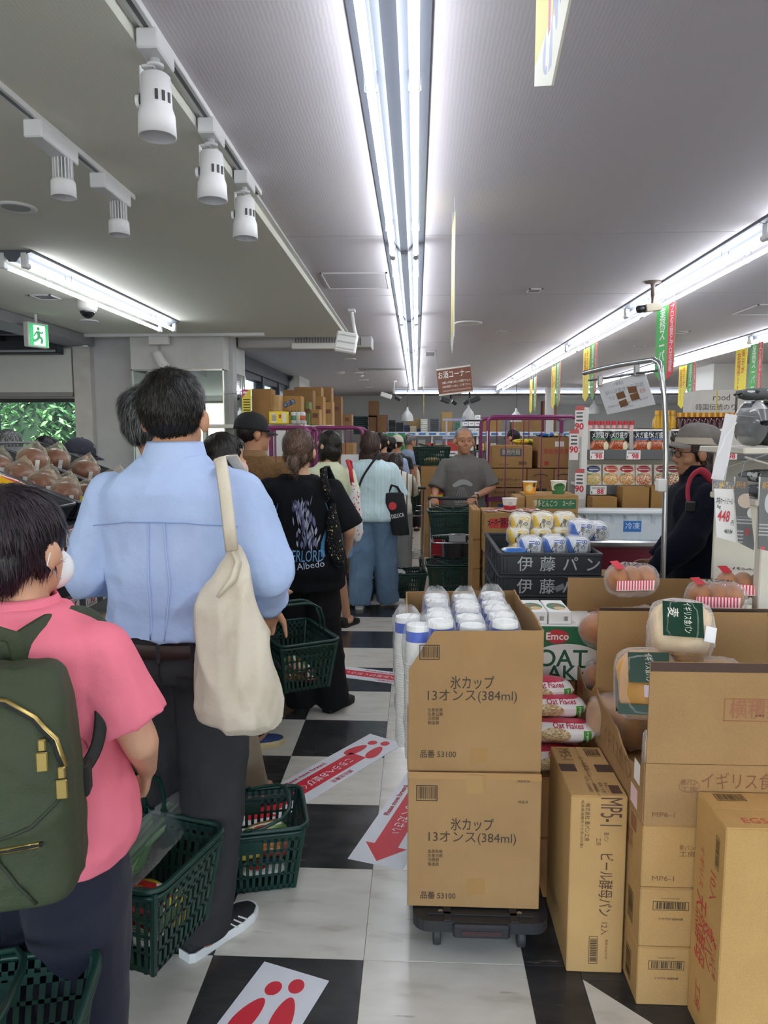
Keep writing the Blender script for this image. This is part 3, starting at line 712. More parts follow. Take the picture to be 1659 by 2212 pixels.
def strands(mb, me, crown, n, L, w, seed, down=.7, out=.003, region=None):
    rnd = random.Random(seed); P = me.polygons; ar = len(P)
    for _ in range(n):
        f = P[rnd.randrange(ar)]; p = f.center.copy(); nn = f.normal
        if region and not region(p): continue
        d = (p - crown); d.normalize(); d = d * .8 + Vector((0, 0, -down)) + Vector((rnd.gauss(0, .18), rnd.gauss(0, .18), rnd.gauss(0, .1)))
        d = d - nn * d.dot(nn)
        if d.length < .05: continue
        d.normalize(); s = d.cross(nn) * w * rnd.uniform(.6, 1.3); l = L * rnd.uniform(.5, 1.2); lift = rnd.uniform(.3, 1.2) * out
        mb.k = rnd.randrange(2)
        pts = [p + d * l * t + nn * (lift * (.2 + t) - (l * t) ** 2 / .19) for t in (0, .5, 1)]
        mb.add([pts[0] - s, pts[0] + s, pts[1] - s, pts[1] + s, pts[2]], [(0, 1, 3, 2), (2, 3, 4)])
def person(label, x, y, face, h=1.65, bw=1.0, lean=0, head=(0, 0), arms=None, legs=None, top=None, bottom=None, shoes=None, hair=None, skin='#c79a7b', vox=.012, face_detail=0, group=None, headz=0, headx=0, sub=1.0):
    t = thing('person', label, 'person', (x, y, 0), radians(face), group); s = h / 1.7
    R = {'root': t, 's': s}
    inv = (Matrix.Translation((x, y, 0)) @ Matrix.Rotation(radians(face), 4, 'Z')).inverted()
    R['loc'] = lambda p: inv @ Vector(p)
    zp = .92 * s; la = radians(lean)
    def Lf(p):
        p = Vector(p); k = max(0, min(1, (p.z - zp + .02) / (.16 * s))) * la
        d = p - Vector((0, 0, zp)); return Vector((p.x, d.y * cos(k) + d.z * sin(k), zp + d.z * cos(k) - d.y * sin(k))) if k > 0 else p
    V = lambda a: Vector(a) * s
    A = {}
    arms = arms or {}; legs = legs or {}
    for sd, k in (('r', 1), ('l', -1)):
        sh = Lf(V((k * .172 * (bw * .5 + .5), -.008, 1.345)))
        a = arms.get(sd)
        if a is None: el, wr, op = Lf(V((k * .225 * bw, -.03, 1.10))), Lf(V((k * .235 * bw, .05, .86))), {}
        else:
            op = a[2] if len(a) > 2 else {}
            el, wr = Vector(a[0]), Vector(a[1])
            if op.get('world'): el, wr = inv @ el, inv @ wr
        l = legs.get(sd); hp = V((k * .085 * bw, 0, .89)); lo = {}
        if l is None: kn, an = V((k * .095, .015, .48)), V((k * .10, -.01, .085))
        else:
            kn, an = Vector(l[0]), Vector(l[1]); lo = l[2] if len(l) > 2 else {}
            if lo.get('world', True): kn, an = inv @ kn, inv @ an
        A[sd] = dict(sh=sh, el=el, wr=wr, op=op, hp=hp, kn=kn, an=an, lo=lo)
    R['A'] = A
    def torso(mb, add, zr, flare=0, extra=None):
        rings = []
        st = [(z, w, d, c) for z, w, d, c in TORSO if zr[0] < z < zr[1]]
        def interp(z):
            for a, b in zip(TORSO[:-1], TORSO[1:]):
                if a[0] <= z <= b[0]: f = (z - a[0]) / (b[0] - a[0]); return tuple(a[i] + (b[i] - a[i]) * f for i in range(4))
            return TORSO[0] if z < TORSO[0][0] else TORSO[-1]
        st = [(zr[0],) + interp(zr[0])[1:]] + st + [(zr[1],) + interp(zr[1])[1:]]
        for z, w, d, c in st:
            f = flare * max(0, (1.3 - z)) ; ad = add * (1 if z < 1.40 else .5)
            rings.append([Lf(Vector(p)) for p in sring((0, c * s, z * s), w * s * bw + ad + f, d * s * bw + ad + f * .7)])
        mb.loft(rings, True, True)
    # ---- the continuous body
    b = MB(); torso(b, -.02, (.86, 1.455))
    neck0, headc = Lf(V((0, -.012, 1.41))), Lf(V((headx, .012, 1.585 + headz)))
    cone(b, neck0, headc + Vector((0, -.012, -.04)), .058 * s, .052 * s, 16)
    for sd, k in (('r', 1), ('l', -1)):
        a = A[sd]
        limb(b, [a['sh'], a['el'], a['wr']], [.05 * s * bw, .038 * s * bw, .027 * s])
        d = Vector(a['op'].get('dir', (inv.to_3x3() @ Vector(a['op']['dirw'])) if 'dirw' in a['op'] else a['wr'] - a['el']))
        if 'palmw' in a['op']: n = inv.to_3x3() @ Vector(a['op']['palmw'])
        else: n = Vector(a['op'].get('palm', (-k, .1, 0)))
        hand(b, a['wr'], d, n, a['op'].get('side', -k), a['op'].get('curl', .35), s * a['op'].get('k', 1.0), thumb=a['op'].get('thumb', .6))
        limb(b, [a['hp'], a['kn'], a['an']], [.076 * s * bw, .053 * s * bw, .038 * s])
        T = Matrix.Translation(a['an']) @ Matrix.Rotation(radians(a['lo'].get('yaw', -8 * k)), 4, 'Z')
        b.ell(T @ Vector((0, .05, -.04)), (.036, .10, .03))
    ht = Matrix.Translation(headc) @ Matrix.Rotation(radians(head[0]), 4, 'Z') @ Matrix.Rotation(radians(-head[1] - lean * .5), 4, 'X') @ Matrix.Scale(s ** .5 * sub, 4)
    R['ht'] = ht
    b.ell((0, -.012, .03), (.076, .094, .088), 20, 14, ht)
    b.ell((0, .028, -.045), (.056, .062, .07), 16, 10, ht); b.ell((0, .06, -.088), (.028, .026, .022), 12, 8, ht)
    if face_detail:
        b.ell((0, .072, .032), (.056, .018, .016), 14, 8, ht)
        for k in (1, -1): b.ell((k * .042, .052, -.03), (.026, .03, .026), 12, 8, ht)
        b.tube([ht @ Vector(p) for p in ((0, .082, .022), (0, .097, -.005), (0, .107, -.026))], [.008, .0095, .0125], 10); b.ell((0, .098, -.03), (.0175, .012, .009), 10, 6, ht)
        b.ell((0, .083, -.058), (.024, .011, .0065), 10, 6, ht); b.ell((0, .082, -.069), (.021, .011, .007), 10, 6, ht)
        for k in (1, -1): b.ell((k * .031, .074, .008), (.017, .010, .008), 10, 6, ht)
    else: b.ell((0, .09, -.02), (.014, .018, .02), 8, 6, ht)
    for k in (1, -1): b.ell((k * .085, -.006, -.010), (.013, .024, .034), 10, 8, ht)
    sk = M(skin, .55, vary=.05, scale=20, spec=.4, name='skin')
    obj('body', remesh(b, vox, 2), t).data.materials.append(sk)
    if face_detail:
        for k in (1, -1):
            q = MB(); q.smooth = True; q.ell((k * .031, .0735, .006), (.0122, .0125, .0042), 12, 8, ht); q.k = 1; q.ell((k * .031 - .001, .0835, .006), (.0058, .0035, .0052), 10, 6, ht)
            q.build('eye', [M('#c3b5aa', .35), M('#1c1512', .2)], t)
            q = MB(); q.smooth = True; q.tube([ht @ Vector(p) for p in ((k * .014, .09, .03), (k * .032, .0885, .037), (k * .05, .074, .031))], [.003, .004, .002], 6, flat=.7); q.build('eyebrow', M(face_detail if isinstance(face_detail, str) else '#2a2320', .8), t)
        q = MB(); q.smooth = True; q.tube([ht @ Vector(p) for p in ((-.022, .088, -.065), (0, .0955, -.0625), (.022, .088, -.065))], [.0015, .0045, .0015], 6, flat=.6); q.build('mouth', M('#8d5048', .5), t)
    # ---- clothing
    if bottom:
        b = MB(); c = bottom; lo = c.get('loose', .012); ln = c.get('len', 1.0)
        torso(b, lo * .6 + .004, (.86, c.get('waist', 1.03)))
        for k in (1, -1): b.ell(V((k * .07 * bw, -.05, .91)), (.085 * s * bw + lo * .5, .08 * s * bw + lo * .4, .09 * s))
        for sd in 'rl':
            a = A[sd]; an = a['an'] + Vector((0, 0, c.get('drop', -.03)))
            if ln >= 1: pts, rr = [a['hp'], a['kn'], an], [.094 * s * bw + lo * .7, .066 * s * bw + lo, c.get('cuff', .055 * s + lo)]
            elif ln > .5: f = (ln - .5) * 2; pts, rr = [a['hp'], a['kn'], a['kn'].lerp(an, f)], [.09 * s * bw + lo, .066 * s * bw + lo, .06 * s + lo]
            else: pts, rr = [a['hp'], a['hp'].lerp(a['kn'], ln * 2)], [.092 * s * bw + lo * .7, .085 * s * bw + lo]
            for (p0, p1), (r0, r1) in zip(zip(pts[:-1], pts[1:]), zip(rr[:-1], rr[1:])): cone(b, p0, p1, r0, r1, 16)
            for p, r in zip(pts[:-1], rr[:-1]): b.ell(p, r * .99, 12, 8)
        R['bottom'] = obj(c.get('name', 'trousers'), remesh(b, c.get('vox', vox), 3, folds(c.get('amp', .006), c.get('sc', 6), c.get('st', (1, 1, .6)), c.get('seed', 1))), t)
        R['bottom'].data.materials.append(c['m'])
    if top:
        b = MB(); c = top; lo = c.get('loose', .012)
        torso(b, lo, (c.get('hem', .93), c.get('neck', 1.452)), c.get('flare', .0))
        sl = c.get('sleeve', .6)
        for sd, k in (('r', 1), ('l', -1)):
            a = A[sd]; r0 = .052 * s * bw + lo * .5; r1 = .043 * s * bw + lo * c.get('sw', .9) * .62; r2 = c.get('cuff', .036 * s + lo * .4)
            b.ell(a['sh'], r0, 14, 10)
            b.ell(a['sh'] * .75 + neck0 * .25, r0 * .8, 12, 8)
            if sl <= 1: cone(b, a['sh'], a['sh'].lerp(a['el'], sl), r0, r1 + lo * .3, 16)
            else:
                cone(b, a['sh'], a['el'], r0, r1, 16); b.ell(a['el'], r1 * .99, 12, 8)
                q = a['el'].lerp(a['wr'], sl - 1); cone(b, a['el'], q, r1, r2, 16)
        R['top'] = obj(c.get('name', 'shirt'), remesh(b, c.get('vox', vox), c.get('smooth', 3), folds(c.get('amp', .006), c.get('sc', 6), c.get('st', (1, 1, .8)), c.get('seed', 2))), t)
        R['top'].data.materials.append(c['m'])
        if c.get('collar'):
            b = MB(); b.smooth = True; cc = Lf(V((0, -.006, 1.445))); nh = c.get('collar_h', .045)
            rr = lambda z, e: [(headc - neck0).normalized() * z + Lf(V((0, -.006, 1.44))) + Vector((cos(2 * pi * i / 28) * (.066 * s + e), sin(2 * pi * i / 28) * (.066 * s + e) * 1.02, 0)) for i in range(28)]
            b.loft([rr(-.02, .022), rr(-.004, .0235), rr(nh - .008, .009), rr(nh, .005), rr(nh - .004, .001), rr(0, .004)], True, False); b.build('collar', c['m'] if c['collar'] is True else c['collar'], t)
        if c.get('ring'):
            b = MB(); b.smooth = True
            b.tube([Lf(V((0, -.006, 1.447))) + Vector((cos(2 * pi * i / 28) * .074 * s * 1.08, sin(2 * pi * i / 28) * .066 * s * 1.08, 0)) for i in range(28)], .008, 8, loop=True); b.build('neckband', c['m'], t)
    if shoes:
        for sd, k in (('r', 1), ('l', -1)):
            a = A[sd]; z = a['lo'].get('lift', 0); T = Matrix.Translation((a['an'].x, a['an'].y, z)) @ Matrix.Rotation(radians(a['lo'].get('yaw', -8 * k)), 4, 'Z') @ Matrix.Rotation(radians(a['lo'].get('tip', 0)), 4, 'X')
            shoe(t, T, shoes.get('c', '#202020'), shoes.get('sole', '#1b1b1b'), shoes.get('L', .255) * s ** .5, shoes.get('name', 'shoe'), shoes.get('stripe'))
    if hair:
        b = MB(); k = hair.get('style', 'short'); E = lambda c, r: b.ell(c, r, 18, 12, ht)
        g = hair.get('grow', 0)
        if k != 'bald': E((0, -.025, .036), (.085 + g, .098 + g, .094 + g))
        if k in ('short', 'bun'):
            E((0, -.062, -.015), (.066 + g, .05 + g, .075)); [E((q * .064, -.015, .0), (.018 + g, .036, .05)) for q in (1, -1)]
        if k == 'crop': E((0, -.058, .004), (.064 + g, .046 + g, .058))
        if k == 'bun': E((0, -.122, -.045), (.036, .032, .036)); E((0, -.1, -.03), (.03, .03, .03)); E((.012, -.13, -.085), (.022, .018, .03))
        if k in ('bob', 'long'):
            E((0, -.04, -.03), (.088 + g, .07 + g, .1)); [E((q * .07, .002, -.03), (.024 + g, .05, .08)) for q in (1, -1)]; E((0, .045, .075), (.06, .038, .035))
        if k == 'long': E((0, -.055, -.12), (.092 + g, .058 + g, .13)); [E((q * .07, .0, -.12), (.03 + g, .045, .1)) for q in (1, -1)]
        if k == 'back': E((0, -.05, -.02), (.088, .058, .1)); E((0, -.068, -.13), (.095, .05, .13)); [E((q * .06, -.05, -.12), (.035, .038, .11)) for q in (1, -1)]
        if k == 'wild': E((0, -.04, .0), (.095 + g, .085 + g, .1)); E((0, -.03, -.1), (.105, .065, .1))
        m = hair.get('m') or M(hair['c'], .42, vary=.25, scale=30, bump=.5, bscale=90, stretch=(1, 1, .25), spec=.4)
        me = remesh(b, max(.006, vox * .7), 2, lambda p: .004 * mnoise.noise(p * 38))
        n = hair.get('n', 0)
        me.materials.append(m); me.materials.append(M(hair.get('c2', hair.get('c', '#111111')), .5))
        o = obj('hair', me, t); R['hair'] = o
        if n:
            q = MB(); cr = ht @ Vector(hair.get('crown', (0, -.06, .1)))
            strands(q, me, cr, n, hair.get('L', .045), hair.get('w', .0011), 7, hair.get('down', .6), hair.get('out', .004), (lambda p, I=ht.inverted(), zm=hair.get('zmax', 9): (I @ p).y < .045 and (I @ p).z < zm))
            nm = q.build('hair_strands', [m, M(hair.get('c2', hair.get('c', '#111111')), .45)], o); nm['kind'] = 'stuff'
    R['Lf'] = Lf; R['neck0'] = neck0
    return R
def surf_of(R, key, sgn, off=.0025):
    """drops a point onto a garment: sgn -1 from the wearer's back, +1 from the front"""
    me = R[key].data; bv = BVHTree.FromPolygons([v.co for v in me.vertices], [tuple(p.vertices) for p in me.polygons])
    def f(p):
        h = bv.ray_cast(Vector((p.x, sgn * 1.0, p.z)), Vector((0, -sgn, 0)))
        return h[0] + Vector((0, sgn * off, 0)) if h[0] is not None else Vector(p)
    return f
def seam(parent, f, pts, r, m, name='seam', flat=1.0, dens=.02):
    out = []
    for a, c in zip(pts[:-1], pts[1:]):
        n = max(1, int(math.dist(a, c) / dens))
        out += [f(Vector((a[0] + (c[0] - a[0]) * i / n, 0, a[1] + (c[1] - a[1]) * i / n))) for i in range(n)]
    out.append(f(Vector((pts[-1][0], 0, pts[-1][1]))))
    b = MB(); b.smooth = True; b.tube(out, r, 6, flat=flat); return b.build(name, m, parent)
def cap(R, c, brim=True, name='cap', back=0.0, panel=None, dz=0):
    b = MB(); b.smooth = True; ht = R['ht']; T = ht @ Matrix.Translation((0, -.022, .035 + dz)) @ Matrix.Rotation(radians(-6 + back), 4, 'X')
    rings = []
    for i in range(9):
        a = pi / 2 * i / 8; rings.append([T @ Vector((.094 * cos(a) ** .8 * cos(2 * pi * k / 24), .108 * cos(a) ** .8 * sin(2 * pi * k / 24), .005 + .098 * sin(a))) for k in range(24)])
    b.loft([[T @ Vector((.0945 * cos(2 * pi * k / 24), .1085 * sin(2 * pi * k / 24), -.012)) for k in range(24)]] + rings, True, True)
    m = c if not isinstance(c, str) else M(c, .8, vary=.1, scale=40, bump=.3, bscale=200)
    o = b.build(name, m, R['root'])
    b = MB(); b.ell((0, 0, .104), (.009, .009, .005), 8, 5, T); b.build('top_button', m, o)
    if brim:
        b = MB(); b.smooth = True; rows = []
        for j in range(6):
            t = j / 5; rows.append([T @ Vector((x * (1 - .12 * t ** 2) * .088, .075 + .035 * sqrt(max(0, 1 - x * x)) + t * .062 * sqrt(max(0, 1 - x * x * .92)), -.004 - .016 * t - .016 * x * x)) for x in [i / 6 - 1 for i in range(13)]])
        vs = [p for r in rows for p in r]; n = 13
        up = (T.to_3x3() @ Vector((0, 0, .004))); fs = [(j * n + i, j * n + i + 1, (j + 1) * n + i + 1, (j + 1) * n + i) for j in range(5) for i in range(n - 1)]
        b.add(vs, [tuple(reversed(q)) for q in fs]); b.add([p + up for p in vs], fs)
        b.build('brim', m, o)
    return o
def glasses(R, c='#1a1718'):
    b = MB(); b.smooth = True; ht = R['ht']
    for k in (1, -1):
        b.tube([ht @ Vector((k * .033 + .022 * cos(a), .098 - .006 * cos(a) * k, .006 + .018 * sin(a))) for a in [2 * pi * i / 16 for i in range(16)]], .0022, 6, loop=True)
        b.tube([ht @ Vector((k * .055, .092, .01)), ht @ Vector((k * .078, .04, .012)), ht @ Vector((k * .083, -.01, .008))], .002, 5)
    b.tube([ht @ Vector((-.012, .1, .01)), ht @ Vector((0, .103, .013)), ht @ Vector((.012, .1, .01))], .002, 5)
    return b.build('glasses', M(c, .3), R['root'])
# ================================================================ PEOPLE IN THE QUEUE
def cloth(c, vary=.05, bump=.25, bs=400, rough=.85, scale=10): return M(c, rough, vary=vary, scale=scale, bump=bump, bscale=bs, spec=.25, sheen=.1, name='cloth')
def stripes(c1, c2, k, axis=0, thin=.35):
    key = ('str', c1, c2, k, axis, thin)
    if key in _MC: return _MC[key]
    m, nt, b = _new('striped_cloth'); N, L = nt.nodes, nt.links
    tc = N.new('ShaderNodeTexCoord'); sp = N.new('ShaderNodeSeparateXYZ'); L.new(tc.outputs['Object'], sp.inputs[0])
    a = N.new('ShaderNodeMath'); a.operation = 'MULTIPLY'; a.inputs[1].default_value = k; L.new(sp.outputs[axis], a.inputs[0])
    f = N.new('ShaderNodeMath'); f.operation = 'FRACT'; L.new(a.outputs[0], f.inputs[0])
    g = N.new('ShaderNodeMath'); g.operation = 'LESS_THAN'; g.inputs[1].default_value = thin; L.new(f.outputs[0], g.inputs[0])
    mx = N.new('ShaderNodeMix'); mx.data_type = 'RGBA'; mx.inputs[6].default_value = lin(c1); mx.inputs[7].default_value = lin(c2)
    L.new(g.outputs[0], mx.inputs[0]); L.new(mx.outputs[2], b.inputs['Base Color']); b.inputs['Roughness'].default_value = .85; b.inputs['Specular IOR Level'].default_value = .2
    _MC[key] = m
    return m
def spots(base, cols, sc, name='patterned_cloth'):
    key = ('spots', base, str(cols), sc)
    if key in _MC: return _MC[key]
    m, nt, b = _new(name); prev = None
    for i, (c, th) in enumerate(cols):
        f = _noise(nt, sc * (1 + .23 * i), 1.5, stretch=(1 + i * .3, 1, 1 - i * .07))
        mk = _ramp(nt, f, [(th, '#000000'), (th + .02, '#ffffff')]); mx = nt.nodes.new('ShaderNodeMix'); mx.data_type = 'RGBA'
        nt.links.new(mk, mx.inputs[0]); mx.inputs[7].default_value = lin(c)
        if prev is None: mx.inputs[6].default_value = lin(base)
        else: nt.links.new(prev, mx.inputs[6])
        prev = mx.outputs[2]
    nt.links.new(prev, b.inputs['Base Color']); b.inputs['Roughness'].default_value = .8; b.inputs['Specular IOR Level'].default_value = .2
    _MC[key] = m
    return m
black_pants = cloth('#232326', .08)
# --- the man in the blue shirt
blue = M('#b0c4ea', .8, vary=.035, scale=14, bump=.7, bscale=15, spec=.25, name='blue_cotton')
P2 = person('man in a light blue button-down shirt and charcoal trousers, canvas bag on his shoulder', -.675, 2.0, -3, h=1.785, bw=1.04, head=(-4, 0), headz=-.034, vox=.0085, skin='#c08d6d',
    arms={'r': ((-.42, 1.97, 1.205), (-.455, 2.17, 1.055), dict(world=True, dirw=(-.25, .75, -.55), palmw=(-.1, -.55, -.8), side=1, curl=1.0, thumb=1.2)),
          'l': ((-.925, 1.97, 1.20), (-.87, 2.2, 1.1), dict(world=True, curl=.7))},
    legs={'r': ((-.60, 2.02, .50), (-.655, 2.06, .085), dict(yaw=-30)), 'l': ((-.80, 2.07, .50), (-.84, 2.12, .085), dict(yaw=12))},
    top=dict(m=blue, loose=.028, hem=.985, sleeve=1.86, sw=1.6, cuff=.046, amp=.016, sc=5.2, st=(1, 1, .75), seed=4, flare=.03, collar=blue, collar_h=.052, vox=.0075),
    bottom=dict(m=M('#39393b', .9, vary=.08, bump=.6, bscale=14, spec=.2, name='wool'), loose=.022, waist=1.05, amp=.006, sc=4.5, st=(1, 1, .55), seed=9, cuff=.083, drop=-.02, vox=.0085),
    shoes=dict(c='#1d1e20', sole='#e4e4e2', L=.28, name='sneaker', stripe='#f0f0f0'),
    hair=dict(style='crop', c='#15120f', c2='#0c0b0a', grow=.004, n=5200, L=.02, w=.0009, down=.3, out=.006, crown=(0, -.05, .12)))
f2 = surf_of(P2, 'top', -1); sm = M('#8ea3d2', .85)
seam(P2['root'], f2, [(-.2, 1.335), (-.08, 1.352), (.08, 1.352), (.2, 1.335)], .0016, sm, 'yoke_seam')
for x in (-.022, .022): seam(P2['root'], f2, [(x, 1.35), (x * 1.3, 1.2), (x * .9, 1.02)], .0024, blue, 'box_pleat')
b = MB(); s_ = P2['s']; b.smooth = True
rr = lambda z, e: [(cos(2 * pi * i / 32) * (.150 * s_ * 1.07 + e + .012), sin(2 * pi * i / 32) * (.103 * s_ * 1.07 + e + .014), z) for i in range(32)]
b.loft([rr(.985, .026), rr(.985, .033), rr(1.024, .033), rr(1.024, .026)], True, False); bl = b.build('belt', M('#33221d', .5), P2['root'])
for a in (-90, -40, -140, -65):
    a = radians(a); T_ = Matrix.Translation((cos(a) * .207, sin(a) * .16, 1.003)) @ Matrix.Rotation(a + pi / 2, 4, 'Z')
    MB().rbox(-.006, .006, -.004, .006, -.028, .028, .002, T_).build('belt_loop', M('#2b2b2d', .9), P2['root'])
fb = surf_of(P2, 'bottom', -1)
for x in (-.1, .1): seam(P2['root'], fb, [(x - .055, .935), (x + .055, .925)], .0022, M('#1b1b1c', .9), 'pocket_welt')
seam(P2['root'], fb, [(0, 1.0), (0, .88)], .0014, M('#1b1b1c', .9), 'centre_seam')
b = MB(); b.smooth = True
a = P2['A']['r']; c0 = a['el'].lerp(a['wr'], .80); c1 = a['el'].lerp(a['wr'], .97); cone(b, c0, c1, .052, .047, 18); b.build('cuff', blue, P2['root'])
# --- woman in pink
pink = M('#f27f93', .85, vary=.03, scale=20, bump=.5, bscale=16, spec=.2, name='pink_knit')
P1 = person('woman in a pink polo shirt with short purple-black hair, seen from behind', -.785, 1.39, -6, h=1.455, bw=1.12, head=(-14, 3), vox=.0085, skin='#d3a183',
    arms={'r': ((-.553, 1.375, .965), (-.63, 1.60, .80), dict(world=True, curl=1.0, dirw=(-.3, .5, -.8), palmw=(-.9, -.2, -.2))), 'l': ((-1.06, 1.35, .95), (-1.1, 1.45, .75), dict(world=True))},
    top=dict(m=pink, loose=.03, hem=.845, sleeve=.78, sw=1.5, amp=.007, sc=5, seed=12, flare=.05, collar=pink, collar_h=.03, vox=.0075, name='polo_shirt'),
    bottom=dict(m=cloth('#1f2230', .1, .2), loose=.03, amp=.008, sc=4, seed=5, cuff=.085, vox=.0095), shoes=dict(c='#202024'),
    hair=dict(style='short', c='#1d1419', c2='#2b1a26', grow=.008, n=4200, L=.06, w=.0010, down=.75, out=.004, crown=(.01, -.07, .115)))
fp = surf_of(P1, 'top', -1)
seam(P1['root'], fp, [(.055, 1.215), (.10, 1.13), (.165, 1.0), (.17, .95)], .0016, M('#d96a80', .9), 'shoulder_seam')
for x in (-.055,): seam(P1['root'], fp, [(-.055, 1.215), (-.1, 1.13), (-.165, 1.0)], .0016, M('#d96a80', .9), 'shoulder_seam')
b = MB(); b.smooth = True; b.ell((0, .07, -.055), (.052, .045, .048), 16, 10, P1['ht']); mk = b.build('face_mask', M('#eef0f2', .8), P1['root'])
b = MB(); b.smooth = True
for k in (1, -1): b.tube([P1['ht'] @ Vector(p) for p in ((k * .05, .06, -.035), (k * .083, .012, -.02), (k * .094, -.02, -.005), (k * .088, -.022, -.03), (k * .06, .04, -.07))], .0013, 6)
b.build('ear_loop', M('#f2f3f4', .7), mk)
# --- grey-haired man beside the blue shirt
P3 = person('tall man with thinning wavy grey-black hair, half hidden by the blue shirt', -.965, 2.80, -12, h=1.67, head=(8, 4), headz=.083, headx=-.11, vox=.011, skin='#b98868',
    legs={'r': ((-.78, 2.86, .47), (-.705, 2.93, .085), dict(yaw=-50)), 'l': ((-1.05, 2.8, .47), (-1.03, 2.86, .085), dict(yaw=5))},
    top=dict(m=cloth('#41434a'), loose=.02, hem=.9, sleeve=.7), bottom=dict(m=cloth('#8f7f68', .08), loose=.03, amp=.008, cuff=.08, seed=3), shoes=dict(c='#35332f', sole='#1a1a1a'),
    hair=dict(style='short', c='#2a2a2c', c2='#66686b', grow=.007, n=4200, L=.06, w=.0010, down=.5, out=.013, crown=(.02, -.05, .12)))
P4 = person('dark-haired woman turned sideways with a pale pink mask, behind the blue shirt', -.945, 3.55, -12, h=1.575, head=(-52, 4), vox=.011, skin='#d0a083',
    legs={'r': ((-.87, 3.5, .45), (-.84, 3.5, .1), dict(yaw=-55)), 'l': ((-1.03, 3.56, .45), (-1.02, 3.55, .085), dict(yaw=5))},
    arms={'r': ((-.72, 3.36, 1.0), (-.665, 3.45, .845), dict(world=True, dirw=(.15, .2, -.95), palmw=(-.5, .8, .1), side=-1, curl=1.35, thumb=1.0))},
    top=dict(m=cloth('#6f8cc0'), loose=.03, sleeve=1.9, cuff=.045), bottom=dict(m=cloth('#2c2d31'), loose=.03), shoes=dict(c='#243a6b', sole='#c9b98b'),
    hair=dict(style='bob', c='#14110f', c2='#231d1a', grow=.004, n=1500, L=.06, w=.0014, out=.003, crown=(0, -.05, .12)))
b = MB(); b.smooth = True; b.ell((0, .072, -.058), (.05, .043, .046), 14, 9, P4['ht']); b.build('face_mask', M('#e7b9bd', .8), P4['root'])
knit = M('#7b5d3d', .9, vary=.2, scale=70, bump=.9, bscale=140, spec=.15, name='brown_knit')
P5 = person('man in a brown open-knit cardigan and black baseball cap', -1.0, 4.42, -20, h=1.70, bw=1.08, head=(-42, 0), vox=.011, skin='#b78465',
    top=dict(m=knit, loose=.035, hem=.88, sleeve=1.9, amp=.007, collar=M('#8a6a48', .9), collar_h=.05, name='cardigan'), bottom=dict(m=cloth('#3d3a36')), shoes=dict(c='#222222'),
    hair=dict(style='crop', c='#1b1715', n=800, L=.02, w=.0014))
cap(P5, '#15161b')
tee = M('#17181b', .9, vary=.08, bump=.25, bscale=300, spec=.15, name='black_jersey')
P6 = person('woman in an oversized black printed T-shirt with brown hair tied in a low bun', -.645, 3.97, 0, h=1.595, bw=1.12, head=(-8, 0), vox=.0095, skin='#d3a586',
    legs={'r': ((-.52, 4.0, .44), (-.475, 4.03, .085), dict(yaw=-30)), 'l': ((-.68, 3.99, .44), (-.655, 4.02, .085), dict(yaw=0))},
    arms={'r': ((-.375, 3.98, 1.06), (-.40, 4.17, .93), dict(world=True, curl=.8))},
    top=dict(m=tee, loose=.05, hem=.78, sleeve=.98, sw=1.2, flare=.085, amp=.009, sc=4.2, st=(1, 1, .5), seed=8, ring=1, name='t_shirt'),
    bottom=dict(m=M('#1c1c1e', .85, vary=.1, bump=.25, bscale=200, spec=.2, name='black_twill'), loose=.032, amp=.010, sc=5, st=(1, 1, 1), seed=6, cuff=.092, drop=-.05), shoes=dict(c='#141414', sole='#101010', L=.26, name='sneaker'),
    hair=dict(style='bun', c='#4d3830', c2='#7b6253', grow=.006, n=3800, L=.07, w=.0011, down=.1, out=.003, crown=(0, .1, .12)))
f6 = surf_of(P6, 'top', -1, .006)
texts(P6['root'], '#5c8fb4', [('OVERLORD', .085, (.035, 0, .935), dict(width=.235)),], 'F', 'shirt_lettering', f6, res=2)
texts(P6['root'], '#b9c2d2', [('Albedo', .05, (.085, 0, .89), dict(rot=6))], 'F', 'shirt_lettering', f6, res=2)
rnd = random.Random(3); b = MB()      # plain abstract print of drifting pale strokes, no figure
for i in range(120):
    z0 = .985 + .25 * rnd.random() ** .9; x0 = .05 + rnd.gauss(0, .026) - (z0 - 1.1) * .2; L = rnd.uniform(.025, .07); sl = rnd.uniform(-.8, .8); w_ = rnd.uniform(.002, .008); b.k = rnd.choice((0, 0, 1, 2))
    p = [f6(Vector((x0 + sl * L * t * .35 + u * w_ * (1 - (2 * t - 1) ** 2), 0, z0 + L * (t - .5)))) for t in (0, .33, .66, 1) for u in (-1, 1)]
    b.add([q - Vector((0, .0006 * (i % 5), 0)) for q in p], [(0, 1, 3, 2), (2, 3, 5, 4), (4, 5, 7, 6)])
b.build('print_pattern', [M('#6d6f8c', .8), M('#3d3f63', .8), M('#a3a7b8', .8)], P6['root'])
for k in (-1, 1):
    p = []; b = MB()
    for t in range(9):
        z = 1.22 - t * .036; x = .035 + k * (.125 + .018 * sin(t * .7)); w_ = .002 + .0011 * t
        p += [f6(Vector((x - w_, 0, z))), f6(Vector((x + w_, 0, z)))]
    b.add(p, [(2 * i, 2 * i + 1, 2 * i + 3, 2 * i + 2) for i in range(8)])
    b.build('print_streak', M('#3f7ba6', .8), P6['root'])
